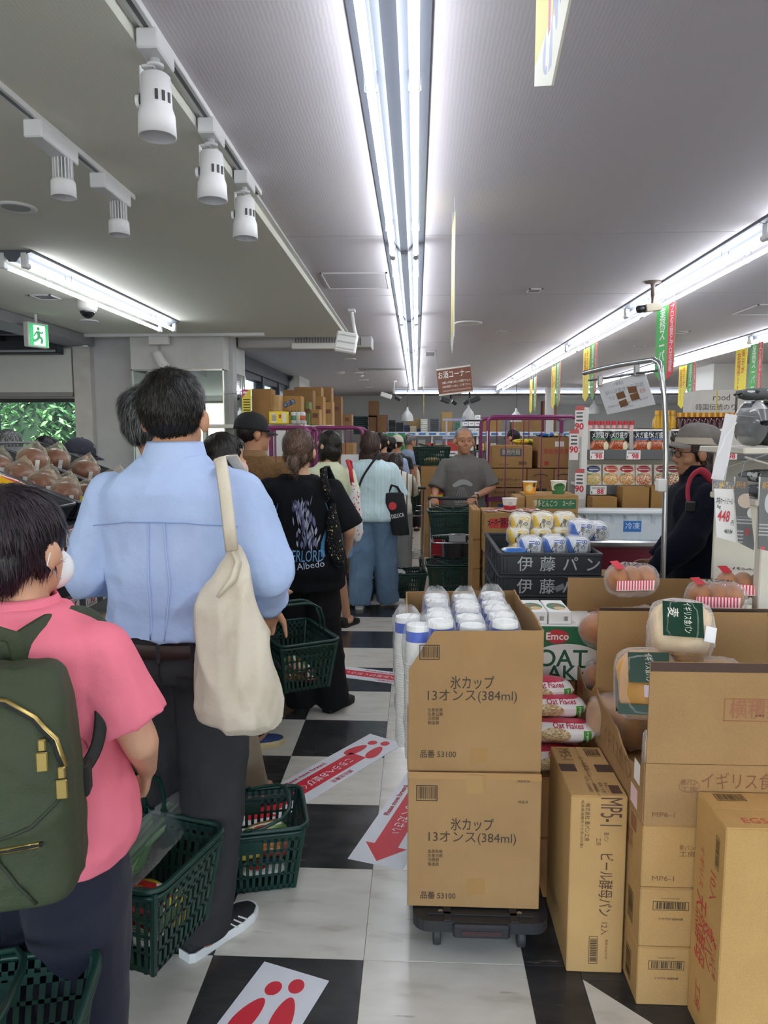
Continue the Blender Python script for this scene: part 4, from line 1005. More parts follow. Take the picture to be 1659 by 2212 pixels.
P7 = person('woman in a pale yellow T-shirt and denim shorts with a dark bob, face turned aside', -.70, 5.72, 0, h=1.60, bw=.98, head=(58, 4), vox=.011, skin='#cf9f80', face_detail='#2a2320',
    legs={'r': ((-.62, 5.78, .45), (-.575, 5.86, .085), dict(yaw=-25)), 'l': ((-.78, 5.74, .45), (-.80, 5.8, .085), dict(yaw=5))},
    top=dict(m=cloth('#d9dfbe'), loose=.025, hem=.86, sleeve=.7, sw=1.3, ring=1, amp=.006, seed=15), bottom=dict(m=cloth('#6f93bb', .12), len=.3, loose=.03, name='denim_shorts'), shoes=dict(c='#191919', sole='#141414', name='sandal'),
    hair=dict(style='bob', c='#17140f', c2='#2a241f', grow=.002, n=1300, L=.07, w=.0016, out=.003, crown=(0, -.03, .125)))
glasses(P7)
P8 = person('woman in a pale blue pinstripe blouse and wide faded jeans, wavy brown hair', -.405, 6.46, 0, h=1.60, bw=1.16, head=(-15, 4), vox=.011, skin='#cf9f80',
    legs={'r': ((-.28, 6.56, .44), (-.265, 6.64, .085), dict(yaw=-60)), 'l': ((-.50, 6.5, .44), (-.515, 6.5, .085), dict(yaw=0))},
    arms={'r': ((-.155, 6.5, 1.0), (-.24, 6.72, 1.02), dict(world=True, curl=.8))},
    top=dict(m=stripes('#b4d4dc', '#e3eff0', 95), loose=.035, hem=.87, sleeve=.9, sw=1.5, flare=.08, amp=.007, seed=21, collar=M('#c5dde2', .85), collar_h=.025, name='blouse'),
    bottom=dict(m=M('#7794b2', .85, vary=.16, scale=6, bump=.3, bscale=200, spec=.2, name='denim'), loose=.04, amp=.01, cuff=.105, drop=-.045, seed=31, name='jeans'), shoes=dict(c='#e6e3df', sole='#efefef', name='sneaker'),
    hair=dict(style='wild', c='#3a2a24', c2='#523e35', n=1800, L=.09, w=.0018, out=.01, crown=(0, -.03, .12)))
P9 = person('woman in a dark brown top with a black hair bun and wide headband', -.42, 8.95, 0, h=1.60, head=(-20, 0), vox=.014, skin='#c89878', top=dict(m=cloth('#4d3f3a'), loose=.02), bottom=dict(m=black_pants, loose=.03), shoes=dict(), hair=dict(style='bun', c='#17140f', n=500, L=.06, w=.002))
P10 = person('stooping woman in a cream and black striped shirt leaning on a shopping cart', -.22, 7.32, 0, h=1.50, lean=38, head=(-10, 12), vox=.013, skin='#c89878',
    arms={'r': ((-.03, 7.68, .98), (-.09, 7.9, .98), dict(world=True, curl=1.0)), 'l': ((-.4, 7.68, .98), (-.33, 7.9, .98), dict(world=True, curl=1.0))},
    top=dict(m=stripes('#d9d6c6', '#4b4c48', 17, 0, .22), loose=.035, hem=.88, sleeve=1.7), bottom=dict(m=cloth('#9fa19b'), loose=.04), shoes=dict(c='#3b3a38'), hair=dict(style='wild', c='#2c2522', c2='#4a403b', n=900, L=.06, w=.002, out=.008))
P11 = person('short-haired person in a pale blue shirt and lanyard, queuing behind the striped shirt', -.33, 9.4, 0, h=1.55, head=(-25, 0), vox=.014, skin='#b78465', top=dict(m=cloth('#a7bcdc'), loose=.03, sleeve=1.8, collar=M('#7f95b5', .8)), bottom=dict(m=black_pants), shoes=dict(), hair=dict(style='short', c='#12100f', n=500, L=.03, w=.002))
P12 = person('grey-haired man in a slate blue shirt bending his head, far up the queue', -.20, 10.8, -40, h=1.60, lean=14, head=(-20, 14), vox=.015, skin='#b78465', face_detail='#555555', top=dict(m=cloth('#8d9db3'), loose=.03), bottom=dict(m=black_pants), shoes=dict(), hair=dict(style='crop', c='#5f6063', c2='#9a9b9c', n=500, L=.03, w=.002))
P20 = person('person in a cream sun hat between two shirts, far up the queue', -.27, 10.1, 0, h=1.56, vox=.015, skin='#b78465', top=dict(m=cloth('#2f3134')), bottom=dict(m=black_pants), shoes=dict(), hair=dict(style='crop', c='#27211d'))
cap(P20, '#c9c4b4', False, 'sun_hat')
P13 = person('woman in a navy cap and brown jumper with a cream bag', -.075, 12.05, 168, h=1.52, head=(20, 18), vox=.012, skin='#c49272', face_detail='#2a2320',
    arms={'l': ((.09, 12.0, 1.02), (-.02, 11.82, 1.12), dict(world=True, curl=.9)), 'r': ((-.27, 12.05, 1.0), (-.12, 11.85, 1.2), dict(world=True, curl=.9))},
    top=dict(m=cloth('#54443f'), loose=.02, sleeve=1.9), bottom=dict(m=cloth('#1e1e21'), loose=.03), shoes=dict(c='#5a4238', name='sandal'), hair=dict(style='long', c='#1b1513', n=500, L=.08, w=.002))
k_ = cap(P13, '#1c2a3d'); texts(k_, '#e8e8e8', [('NY', .055, P13['ht'] @ Vector((0, .1, .075)), dict(bold=.02))], ((-1, 0, .0), (0, 0, 1)), 'cap_lettering', lambda p: p + Vector((0, .004, 0)))
grey_tee = M('#6a6763', .85, vary=.04, bump=.25, bscale=200, spec=.2, name='grey_jersey')
P14 = person('elderly man with short grey hair in a grey printed T-shirt, pushing a shopping cart', .455, 7.0, 174, h=1.63, bw=1.06, head=(14, 0), vox=.0085, skin='#b07f62', face_detail='#4b4340', headz=.0, sub=1.12,
    arms={'l': ((.725, 6.94, 1.08), (.535, 6.70, 1.005), dict(world=True, dirw=(-.45, -.8, -.25), palmw=(0, .3, -1), side=-1, curl=.75, thumb=.9)),
          'r': ((.185, 6.94, 1.06), (.17, 6.70, 1.005), dict(world=True, dirw=(-.05, -.9, -.25), palmw=(0, .3, -1), side=1, curl=.75, thumb=.9))},
    top=dict(m=grey_tee, loose=.035, hem=.86, sleeve=.95, sw=1.4, flare=.05, amp=.007, sc=5, seed=41, ring=1, name='t_shirt'), bottom=dict(m=cloth('#3d3b3a'), loose=.025), shoes=dict(c='#2b2a29'),
    hair=dict(style='crop', c='#77777a', c2='#a9a9ab', grow=-.003, n=1500, L=.025, w=.0013, down=.5, out=.002, crown=(0, .02, .12)))
f14 = surf_of(P14, 'top', 1)
texts(P14['root'], '#b9b8b4', [('GEUE', .045, (.02, 0, .955), dict(sx=1.1)), ('LIME IN COOK', .022, (.0, 0, .925))], ((-1, 0, 0), (0, 0, 1)), 'shirt_lettering', f14)
b = MB(); rnd = random.Random(8)
for i in range(11):      # pale mushroom-shaped print
    cx, cz, r = -.07 + i * .0145, 1.115 + .025 * sin(i * .35), .022 + .01 * sin(i * .3)
    c_ = f14(Vector((cx, 0, cz))); n_ = 12; ring_ = [f14(Vector((cx + r * cos(2 * pi * k / n_), 0, cz + r * .8 * sin(2 * pi * k / n_)))) + Vector((0, .0002 * i, 0)) for k in range(n_)]
    b.add([c_ + Vector((0, .0002 * i, 0))] + ring_, [(0, 1 + k, 1 + (k + 1) % n_) for k in range(n_)])
for i in range(5):
    x = -.03 + i * .02; p = [f14(Vector((x + u * .003 + (t - .5) * .02 * (i - 2), 0, 1.09 - .12 * t))) for t in (0, .3, .6, 1) for u in (-1, 1)]; b.k = 1
    b.add(p, [(0, 1, 3, 2), (2, 3, 5, 4), (4, 5, 7, 6)])
b.build('print_pattern', [M('#989a9b', .8), M('#85868a', .8)], P14['root'])
a = P14['A']['l']; q = a['el'].lerp(a['wr'], .9); d_ = (a['wr'] - a['el']).normalized()
b = MB(); b.smooth = True; cone(b, q - d_ * .009, q + d_ * .009, .0305, .030, 18); w_ = b.build('watch', M('#2a2422', .6), P14['root'])
b = MB(); b.lathe([(0, .0), (.017, 0), (.017, .007), (.015, .008), (0, .008)], 18, Matrix.Translation(q + Vector((0, -.0, .028))) @ Matrix.Rotation(-.5, 4, 'X')); b.build('watch_face', M('#d9dbdc', .2, metal=.4), w_)
fleece = M('#10131f', .95, vary=.1, scale=60, bump=.3, bscale=220, spec=.1, sheen=.05, name='navy_fleece')
P15 = person('woman in a navy fleece, grey bow cap and glasses, in profile by the freezer', 1.46, 3.72, 86, h=1.61, bw=1.05, lean=5, head=(12, 2), vox=.0075, skin='#9f745a', face_detail='#2a2320', headz=-.01,
    arms={'l': ((1.30, 3.50, 1.08), (1.16, 3.56, .90), dict(world=True, curl=.5)), 'r': ((1.46, 3.97, 1.06), (1.3, 3.95, .9), dict(world=True))},
    top=dict(m=fleece, loose=.045, hem=.845, sleeve=1.92, sw=1.3, amp=.009, sc=4.4, seed=17, collar=fleece, collar_h=.07, vox=.009, flare=.05, name='fleece_jacket'), bottom=dict(m=cloth('#22242c'), loose=.03), shoes=dict(c='#222222'),
    hair=dict(style='back', c='#2a211f', c2='#43332e', n=3000, zmax=.0, L=.10, w=.0016, down=1.0, out=.012, crown=(0, -.02, .12)))
capg = M('#77726d', .9, vary=.14, scale=22, bump=.4, bscale=160, name='washed_cotton')
k_ = cap(P15, capg, name='bow_cap', back=12, dz=.02)
b = MB(); b.smooth = True; b.ell((0, -.07, .08), (.094, .072, .07), 16, 10, P15['ht'] @ Matrix.Rotation(radians(4), 4, 'X')); b.build('cap_bag', capg, k_)
b = MB(); b.smooth = True
Tc = P15['ht'] @ Matrix.Translation((0, -.022, .055)) @ Matrix.Rotation(radians(6), 4, 'X')
b.loft([[Tc @ Vector(((.0975 + e) * cos(2 * pi * k / 28), (.1115 + e) * sin(2 * pi * k / 28), z)) for k in range(28)] for z, e in ((-.01, 0), (.024, -.004))], True, False); b.build('cap_band', M('#b2a999', .85), k_)
b = MB(); b.smooth = True
for d_, w_ in ((-.035, .03), (.035, .03)): b.ell((.099, .03 + d_, .03 - d_ * .3), (.012, w_, .02), 14, 8, Tc)
b.ell((.102, .03, .03), (.012, .01, .013), 10, 6, Tc); bo = b.build('bow', M('#4c4945', .9), k_)
glasses(P15)
b = MB(); b.smooth = True
for i in range(9): b.ell(P15['neck0'] + Vector((.05 * cos(i * .7) - .02, .055 + .012 * sin(i * 1.3), -.01 + .016 * (i % 4))), (.03, .02, .025), 8, 6)
b.build('scarf', spots('#191a22', [('#e2e2e2', .66)], 90), P15['root'])
P16 = person('grey-haired man in black-rimmed glasses looking aside, beyond the bread rack', -2.56, 4.42, 82, h=1.60, head=(-6, 4), vox=.012, skin='#b98a6c', face_detail='#555555', top=dict(m=cloth('#5e6063')), bottom=dict(m=black_pants), shoes=dict(), hair=dict(style='short', c='#4b4d4d', c2='#8c8f8e', n=1300, L=.05, w=.0016, out=.003))
glasses(P16)
P17 = person('person with plain black hair seen from behind, beyond the bread rack', -2.60, 4.98, 10, h=1.56, vox=.013, top=dict(m=cloth('#33353b')), bottom=dict(m=black_pants), shoes=dict(), hair=dict(style='short', c='#15131a', n=1200, L=.05, w=.0016))
P18 = person('grey-haired person in a navy cap and yellow-banded vest, beyond the bread rack', -2.2, 4.66, -35, h=1.535, head=(-10, 5), vox=.012, skin='#b98a6c', top=dict(m=cloth('#20263a'), loose=.03, sleeve=1.7, collar=M('#20263a', .9)), bottom=dict(m=black_pants), shoes=dict(),
    hair=dict(style='bob', c='#4d4f50', c2='#8a8c8c', n=1300, L=.06, w=.0016, out=.003))
cap(P18, '#2a2b3a'); f18 = surf_of(P18, 'top', -1)
for z in (1.22, 1.17): seam(P18['root'], f18, [(-.18, z), (.18, z)], .012, M('#d8e022', .6), 'reflective_band', flat=.3)
P19 = person('man with glasses peering over the cartons behind the purple cage', 1.34, 10.2, 60, h=1.65, head=(0, 5), vox=.015, skin='#c49272', face_detail='#2a2320', top=dict(m=cloth('#2e3136')), bottom=dict(m=black_pants), shoes=dict(), hair=dict(style='short', c='#15120f', n=300, L=.03, w=.002))
glasses(P19)
# ================================================================ CARTONS AND BREAD BY THE VIEWER
def carton(label, x0, x1, y0, y1, z0, z1, c='#b98f58', rz=0, tape='#a9844f', name='cardboard_box', cat='box', group=None, sealed=True, th=.0035):
    w, d, h = x1 - x0, y1 - y0, z1 - z0
    t = thing(name, label, cat, ((x0 + x1) / 2, (y0 + y1) / 2, z0), rz, group); m = CARD(c)
    MB().rbox(-w / 2, w / 2, -d / 2, d / 2, 0, h - th, .003).build('body', m, t)
    if sealed:
        for s in (-1, 1):
            a, b = (-w / 2 + .001, -.0008) if s < 0 else (.0008, w / 2 - .001)
            if w > d: MB().rbox(-w / 2 + .001, w / 2 - .001, *( (-d / 2 + .001, -.0008) if s < 0 else (.0008, d / 2 - .001)), h - th, h, .0015).build('flap', m, t)
            else: MB().rbox(a, b, -d / 2 + .001, d / 2 - .001, h - th, h, .0015).build('flap', m, t)
        if tape:
            q = MB(); tm_ = M(tape, .22, spec=.6, name='packing_tape'); k = .024
            if w > d: q.box(-w / 2 - .0008, w / 2 + .0008, -k, k, h, h + .0006); [q.box(s * (w / 2 + .0002) - .0006, s * (w / 2 + .0002) + .0006, -k, k, h - .06, h + .0006) for s in (-1, 1)]
            else: q.box(-k, k, -d / 2 - .0008, d / 2 + .0008, h, h + .0006); [q.box(-k, k, s * (d / 2 + .0002) - .0006, s * (d / 2 + .0002) + .0006, h - .06, h + .0006) for s in (-1, 1)]
            q.build('packing_tape', tm_, t)
    return t
def ptxt(t, c, Y, items, face='F', name='lettering', res=2, **kw):
    """lettering on a front at depth Y; items: string, photo x, photo y, photo width, photo height, options"""
    L = []; R_ = Matrix.Rotation(-t.rotation_euler.z, 3, 'Z')
    for it in items:
        s, px, py, pw, ph = it[:5]; o = dict(it[5]) if len(it) > 5 else {}
        p = at(px, py, Y) - t.location; p = R_ @ p; p.y = R_[1][1] * 0 + (kw.get('y') if kw.get('y') is not None else p.y)
        if pw: o['width'] = pw * Y / F
        L.append((s, ph * Y / F, p, o))
    return texts(t, c, L, face, name, res=res)
INK = '#3a2f26'
# --- dolly and the two cup cartons
t = thing('hand_dolly', 'black plastic hand dolly under the two cup cartons', 'dolly', (.20, 2.36, 0)); dm = M('#232427', .5, vary=.1, scale=40)
MB().prism(rrect(.41, .66, .05, 5), .095, .13).build('deck', dm, t)
q = MB()
for x in (-.1, .1): q.rbox(x - .012, x + .012, -.33, .3, .13, .134, .002)
q.box(-.16, .16, -.3, -.29, .13, .134); q.build('deck_rib', dm, t)
MB().rbox(-.085, .085, -.345, -.31, .085, .128, .006).build('handle', dm, t); MB().rbox(-.06, .06, -.348, -.344, .098, .112, .001).build('grip_slot', M('#3a2224', .5), t)
for x in (-.12, .12): MB().lathe([(0, 0), (.008, 0), (.007, .003), (0, .004)], 12, Matrix.Translation((x, -.285, .13))).build('rivet', M('#b9bbbd', .3, metal=.9), t)
for x in (-.13, .13):
    for y in (-.24, .26):
        c = MB(); c.rbox(x - .022, x + .022, y - .02, y + .03, .06, .096, .004); o = c.build('caster_fork', dm, t)
        q = MB(); q.smooth = True; q.lathe([(0, -.012), (.034, -.012), (.036, -.006), (.036, .006), (.034, .012), (0, .012)], 18, Matrix.Translation((x, y - .008, .0365)) @ Matrix.Rotation(pi / 2, 4, 'Y')); q.build('wheel', M('#2f3033', .6), o)
CB = '#a78358'
t = carton('sealed cup carton, lower of the two on the black dolly', -.022, .381, 2.09, 2.64, .134, .562, CB)
def cup_print(t, dy, Y, yy=-.2755):
    ptxt(t, INK, Y, [('氷カップ', 1020, 1783 + dy, 97, 33, dict(bold=.006)), ('13オンス(384ml)', 1020, 1810 + dy, 198, 31)], y=yy, res=2, name='lettering')
    ptxt(t, INK, Y, [('生産批號', 940, 1839 + dy, 33, 9), ('生産日期', 940, 1848.5 + dy, 33, 9), ('注冊號', 936, 1857.5 + dy, 25, 9), ('製造商', 936, 1867 + dy, 25, 9), ('品番 53100', 946, 1935 + dy, 80, 19, dict(bold=.004))], y=yy)
cup_print(t, 0, 2.09)
p = at(922, 1713, 2.09) - t.location; barcode(t, (p.x, -.275, p.z), .064, .05)
ptxt(t, INK, 2.09, [('20260529', 1131, 1688, 28, 7, dict(bold=.02)), ('検査済', 1130, 1733, 22, 8)], y=-.275)
for px, py, w, h in ((1030, 1690, .055, .045), (1027, 1915, .055, .05)):
    p = at(px, py, 2.09) - t.location; patch(t, 'tape_end', '#9b7444', (p.x, -.2752, p.z), w, h, mat=M('#a17a49', .2, spec=.6))
p = at(1020, 1677, 2.09) - t.location; patch(t, 'tape_band', '#a17a49', (0, -.2751, p.z), .40, .022, mat=M('#a98150', .2, spec=.6))
# the open upper carton: panels with torn corner
W_, D_, H_ = .40, .55, .45
t = thing('cup_carton', 'open cup carton with a cut corner, full of paper cup sleeves', 'box', (.172, 2.385, .5635), radians(1.5)); m = CARD(CB)
def panel(name, poly, face, off, th=.005, mat=None, parent=None):
    """poly in the plane of the face (u, z); off = offset along the normal axis"""
    T_ = {'F': Matrix(((1, 0, 0, 0), (0, 0, -1, off), (0, 1, 0, 0), (0, 0, 0, 1))), 'S': Matrix(((0, 0, 1, off), (1, 0, 0, 0), (0, 1, 0, 0), (0, 0, 0, 1)))}[face]
    return MB().prism(poly, -th / 2, th / 2, T_).build(name, mat or m, parent)
edge = M('#8d6b40', .9, vary=.2, scale=200)
def torn(pts, seed, a=.004):
    r = random.Random(seed); out = []
    for p0, p1 in zip(pts[:-1], pts[1:]):
        n = max(1, int(math.dist(p0, p1) / .025))
        out += [(p0[0] + (p1[0] - p0[0]) * i / n + r.uniform(-a, a) * (i > 0), p0[1] + (p1[1] - p0[1]) * i / n + r.uniform(-a, a) * (i > 0)) for i in range(n)]
    return out + [pts[-1]]
panel('front_panel', [(-.2, 0), (.2, 0)] + torn([(.2, .44), (.1, .438)], 1, .0015) + torn([(-.125, .436), (-.2, .316)], 2, .001), 'F', -.275, parent=t)
panel('back_panel', [(-.2, 0), (.2, 0), (.2, .44), (-.2, .435)], 'F', .275, parent=t)
panel('side_panel', [(-.272, 0), (.272, 0)] + torn([(.272, .445), (.1, .435), (-.05, .452), (-.272, .44)], 3, .003), 'S', .2, parent=t)
panel('side_panel', [(-.272, 0), (.272, 0), (.272, .435)] + torn([(.18, .42), (.06, .39), (-.06, .33), (-.14, .30), (-.2, .24), (-.25, .16), (-.272, .15)], 4, .006), 'S', -.2, parent=t)
MB().box(-.2, .2, -.272, .272, 0, .005).build('bottom_panel', m, t)
cup_print(t, -307, 2.11, -.2782)
for px, py, w, h in ((1022, 1392, .05, .075), (1030, 1634, .05, .045)):
    p = at(px, py, 2.1) - t.location; patch(t, 'tape_end', '#9b7444', (p.x, -.2778, p.z), w, h, mat=M('#a17a49', .2, spec=.6))
barcode(t, (-.138, -.2776, .372), .06, .045)
# cup sleeves
def cup_sleeve(x, y, ztop, label, lean=(0, 0), H=.42, film=True):
    t = thing('cup_sleeve', label, 'paper cups', (x, y, ztop - H), 0, 'paper cup sleeves in the cut carton'); t.rotation_euler = (lean[0], lean[1], random.uniform(0, 6)); t.scale = (1.1, 1.1, 1)
    if 'cs' not in FIX:
        b = MB(); b.smooth = True; pr = []
        z = 0
        while z < H - .115: pr += [(.0425, z), (.0445, z + .001), (.0445, z + .004), (.0425, z + .005)]; z += .0085
        pr += [(.0425, z), (.0415, H - .085), (.038, H - .05)]
        b.lathe(pr, 20, caps=False); FIX['cs', 'r'] = b.mesh('stacked_rims'); FIX['cs', 'r'].materials.append(M('#eceae4', .5))
        b = MB(); b.smooth = True; b.lathe([(.0381, H - .05), (.0366, H - .018)], 20, caps=False); FIX['cs', 'b'] = b.mesh('blue_band'); FIX['cs', 'b'].materials.append(M('#1d52c4', .45))
        b = MB(); b.lathe([(.0366, H - .018), (.0355, H - .002), (.0345, H), (.033, H), (.0325, H - .004), (0, H - .004)], 20, caps=False); FIX['cs', 't'] = b.mesh('cup_base'); FIX['cs', 't'].materials.append(M('#f4f4f1', .5))
        b = MB(); b.smooth = True
        def fn(u, v):
            a = 2 * pi * u; r = .046 if v < .85 else .046 * (1 - ((v - .85) / .15) ** 2 * .55); n = mnoise.noise(Vector((cos(a) * 2.2, sin(a) * 2.2, v * 9))) * .006
            return ((r + n) * cos(a), (r + n) * sin(a), .01 + v * (H + .022) + (n * 1.2 if v > .8 else 0))
        b.grid(fn, 24, 26); FIX['cs', 'f'] = b.mesh('clear_sleeve'); FIX['cs', 'f'].materials.append(FILM(a=.05))
        FIX['cs'] = 1
    for k, n in (('r', 'stacked_rims'), ('b', 'blue_band'), ('t', 'cup_base'), ('f', 'clear_sleeve')): obj(n, FIX['cs', k], t)
    return t
random.seed(5)
cups = [(964, 1349), (1022, 1345), (1098, 1350), (963, 1331), (1018, 1326), (1094, 1330), (960, 1315), (1014, 1311), (1078, 1313), (955, 1300), (1010, 1297), (1070, 1298), (949, 1285), (1007, 1283), (1064, 1283)]
rows = ('front', 'second', 'third', 'fourth', 'last'); cols = ('at the torn side', 'in mid row', 'at the high side')
for i in range(15):
    x = .075 + (i % 3) * .098 + random.uniform(-.004, .004); y = 2.185 + (i // 3) * .097 + random.uniform(-.004, .004)
    cup_sleeve(x, y, 1.006 + random.uniform(-.008, .008), 'blue-banded paper cup sleeve %s, %s row of the cut carton' % (cols[i % 3], rows[i // 3]))
cup_sleeve(.018, 2.172, .998, 'cup sleeve standing right at the cut corner of the carton', (.03, -.045))
cup_sleeve(-.012, 2.272, 1.0, 'cup sleeve leaning out over the torn side of the carton', (.02, -.05))
# --- tall slim bread carton
BR = '#bf9964'; t = carton('tall slim bread carton standing on end beside the cup cartons', .450, .612, 2.005, 2.335, 0, .548, BR, tape=None); bi = '#54382a'
T_ = {'face': 'F'}
def vtxt(t, c, Y, y, items):   # sideways lettering, reading downwards
    return ptxt(t, c, Y, [(s, px, py, None, ph, dict(rot=-90, width=pl * Y / F, **o)) for s, px, py, pl, ph, o in items], y=y)
vtxt(t, bi, 2.005, -.165, [('MP5-1', 1318, 1754, 66, 70, {}), ('麦パン', 1309, 1808, 22, 13, {}), ('工房', 1292, 1818, 18, 13, {}), ('ビール酵母パン', 1306, 1912, 150, 34, dict(bold=.008)), ('12入', 1304, 2006, 30, 19, {}), ('株式会社 麦パン工房', 1268, 1776, 90, 12, dict(bold=.01)), ('岐阜県瑞穂市十七条1035番1', 1257, 1780, 112, 8, {}), ('製造 2026.07.03', 1309, 2050, 48, 6, {})])
p = at(1281, 2052, 2.005) - t.location; barcode(t, (p.x, -.165, p.z), .086, .026, rot=-90, seed=4)
texts(t, bi, [('MP5-1', .05, (-.045, .105, .548), dict(rot=-90, width=.085)), ('ビール酵母パン', .022, (.0, .02, .548), dict(rot=-90, width=.13)), ('12入', .018, (-.012, -.06, .548), dict(rot=-90)), ('食品につき', .013, (.035, -.115, .548), dict(rot=-90)), ('取扱い注意', .013, (.018, -.115, .548), dict(rot=-90)), ('横積厳禁', .013, (0, -.115, .548), dict(rot=-90)), ('天地無用', .013, (-.018, -.115, .548), dict(rot=-90))], 'T')
p = (.045, .12, .549); barcode(t, p, .045, .055, 'T', seed=6)
for x in (-.055, .055): patch(t, 'brown_tape', '#4a3128', (x, .01, .5485), .05, .05, 'T', mat=M('#4a3128', .5))
patch(t, 'handling_mark', bi, (.055, -.125, .5485), .03, .05, 'T'); q = MB()
# the stack of flat bread cartons with the display box on top
def mp_text(t, Y, y, items, c='#744a30'): return ptxt(t, c, Y, items, y=y)
SX0, SX1, SY0, SY1 = .619, 1.19, 1.888, 2.45
zs = [0, .175, .349, .531]
BX = '#ba945f'
for i in range(3):
    lab = ('lowest bread carton under the large display box', 'second bread carton up under the large display box', 'bread carton straight under the open display box')[i]
    t = carton(lab, SX0, SX1, SY0, SY1, zs[i], zs[i + 1] - .001, BX, tape=None, group='bread cartons under the display box')
    if i < 2:
        px, py = ((1439, 2085), (1449, 1957))[i]; p = at(px, py, SY0) - t.location; barcode(t, (p.x, -.281, p.z), .097, .026, seed=9 + i)
        ptxt(t, INK, SY0, [(('賞味期限 2026.06.19', '賞味期限 2026.06.13')[i], px, py + 28, 54, 6, dict(rot=180)), ('4582 46305 22774 6', px, py - 16, 40, 4, dict(rot=180))], y=-.281)
        p = (-.2855, .1, .09); barcode(t, (-.2855, -.2, .07), .09, .045, 'L', rot=90, seed=12 + i)
    else:
        mp_text(t, SY0, -.281, [('MP6-1', 1432, 1898, 49, 17), ('麦パン', 1484, 1832, 34, 14), ('工房', 1484, 1846, 34, 14)])
        texts(t, '#8d5f40', [('横積厳禁', .03, (-.2855, -.14, .1), {}), ('天地無用', .03, (-.2855, -.14, .07), {})], 'L')
        patch(t, 'handling_mark', '#8d5f40', (-.2857, -.2, .145), .05, .045, 'L')
def display_box(label, x0, x1, y0, y1, z, flapL=1.0, words=True):
    w, d = x1 - x0, y1 - y0; t = thing('display_box', label, 'box', ((x0 + x1) / 2, (y0 + y1) / 2, z), 0, 'open bread display boxes'); m = CARD(BX); h = .172
    panel('front_panel', [(-w / 2, 0), (w / 2, 0), (w / 2, h), (-w / 2, h)], 'F', -d / 2, parent=t)
    fl = panel('front_flap', [(-w / 2 + .002, h + .001), (w / 2 - .002, h + .001), (w / 2 - .002, .452), (-w / 2 + .006, .452), (-w / 2 + .002, .446)], 'F', -d / 2 + .002, parent=t)
    patch(fl, 'brown_band', '#4a342a', (.0, -d / 2 - .001, .4395), w - .006, .025, mat=M('#4a342a', .7))
    panel('back_panel', [(-w / 2, 0), (w / 2, 0), (w / 2, h), (-w / 2, h)], 'F', d / 2, parent=t)
    panel('back_flap', [(-w / 2 + .002, h + .001), (w / 2 - .002, h + .001), (w / 2 - .002, .452), (-w / 2 + .004, .452)], 'F', d / 2 - .002, parent=t)
    for s in (-1, 1):
        e = [(d / 2 - .003, h)] + torn([(d / 2 - .03, h + .015), (d / 2 - .1, h - .01), (.08, h - .012), (-.02, h - .02), (-.07, h - .045), (-.12, h - .06), (-.2, h - .05), (-d / 2 + .04, h - .03), (-d / 2 + .003, h)], 5, .003) if s < 0 else [(d / 2 - .003, h), (-d / 2 + .003, h)]
        panel('side_panel', [(-d / 2 + .003, 0), (d / 2 - .003, 0)] + e, 'S', s * w / 2, parent=t)
    if words: pass
    MB().box(-w / 2, w / 2, -d / 2, d / 2, 0, .004).build('bottom_panel', m, t)
    texts(t, '#8d5f40', [('イギリス食パン', .075, (-w / 2 - .0027, -.02, .085), dict(width=.3)), ('MP6-1', .04, (-w / 2 - .0027, .2, .05), {})], 'L')
    return t
t = display_box('large open bread display box with a brown banded flap, on the carton stack', SX0, SX1, SY0, SY1, zs[3])
mp_text(t, SY0, -.284, [('MP6-1', 1432, 1759, 49, 17), ('イギリス食パン', 1622, 1690, 215, 42, dict(bold=-.005)), ('麦パン', 1488, 1690, 36, 15), ('工房', 1488, 1705, 36, 15)], '#7d5236')
mp_text(t, SY0, -.282, [('横積禁', 1634, 1535, 116, 46, dict(bold=.006))], '#9a5f42')
q = MB(); c0 = at(1565, 1510, SY0) - t.location; c1 = at(1715, 1560, SY0) - t.location
for a, b_, c_, d_ in ((c0.x, c1.x, c0.z, c0.z + .002), (c0.x, c1.x, c1.z, c1.z + .002), (c0.x, c0.x + .002, c1.z, c0.z)): q.box(a, b_, -.2828, -.2815, min(c_, d_), max(c_, d_))
q.build('lettering_frame', M('#9a5f42', .7), t)
q = MB(); p = at(1488, 1697, SY0) - t.location; q.tube([(p.x + .027 * cos(a_) * (1 + .0), -.2838, p.z + .018 * sin(a_)) for a_ in [2 * pi * i / 24 for i in range(24)]], .0009, 4, loop=True); q.build('maker_emblem', M('#9a6a45', .7), t)
patch(t, 'paper_label', '#e9e3dc', (-.288, -.22, .12), .05, .06, 'L'); patch(t, 'pink_label', '#e5c3c3', (-.288, -.2, .04), .06, .055, 'L')
t = display_box('second open bread display box behind the banded one, holding red-striped bags', .636, 1.265, 2.50, 3.03, zs[3])
patch(t, 'handling_mark', '#a34a3a', (-.3175, -.05, .09), .06, .05, 'L'); patch(t, 'paper_label', '#8a7a66', (-.3175, .05, .1), .05, .06, 'L')
for i in range(3):
    t = carton(('lowest carton under the second display box', 'middle carton under the second display box', 'top carton under the second display box')[i], .64, 1.265, 2.50, 3.03, zs[i], zs[i + 1] - .001, '#bd9258', tape=None, group='bread cartons under the second display box')
    texts(t, '#a34a3a', [('麦パン工房', .045, (-.3135, -.1, .09), {})], 'L'); patch(t, 'green_label', '#7a9a6a', (-.3135, .08, .1), .03, .05, 'L')
t = carton('large end-loaded carton with red sideways lettering at the frame edge', .757, 1.22, 1.70, 1.882, 0, .63, '#c89e62', tape=None)
rd = '#c4473c'
texts(t, rd, [('EGS6-1', .035, (-.125, -.055, .63), dict(width=.105))], 'T'); barcode(t, (-.16, .06, .6305), .075, .035, 'T', seed=21)
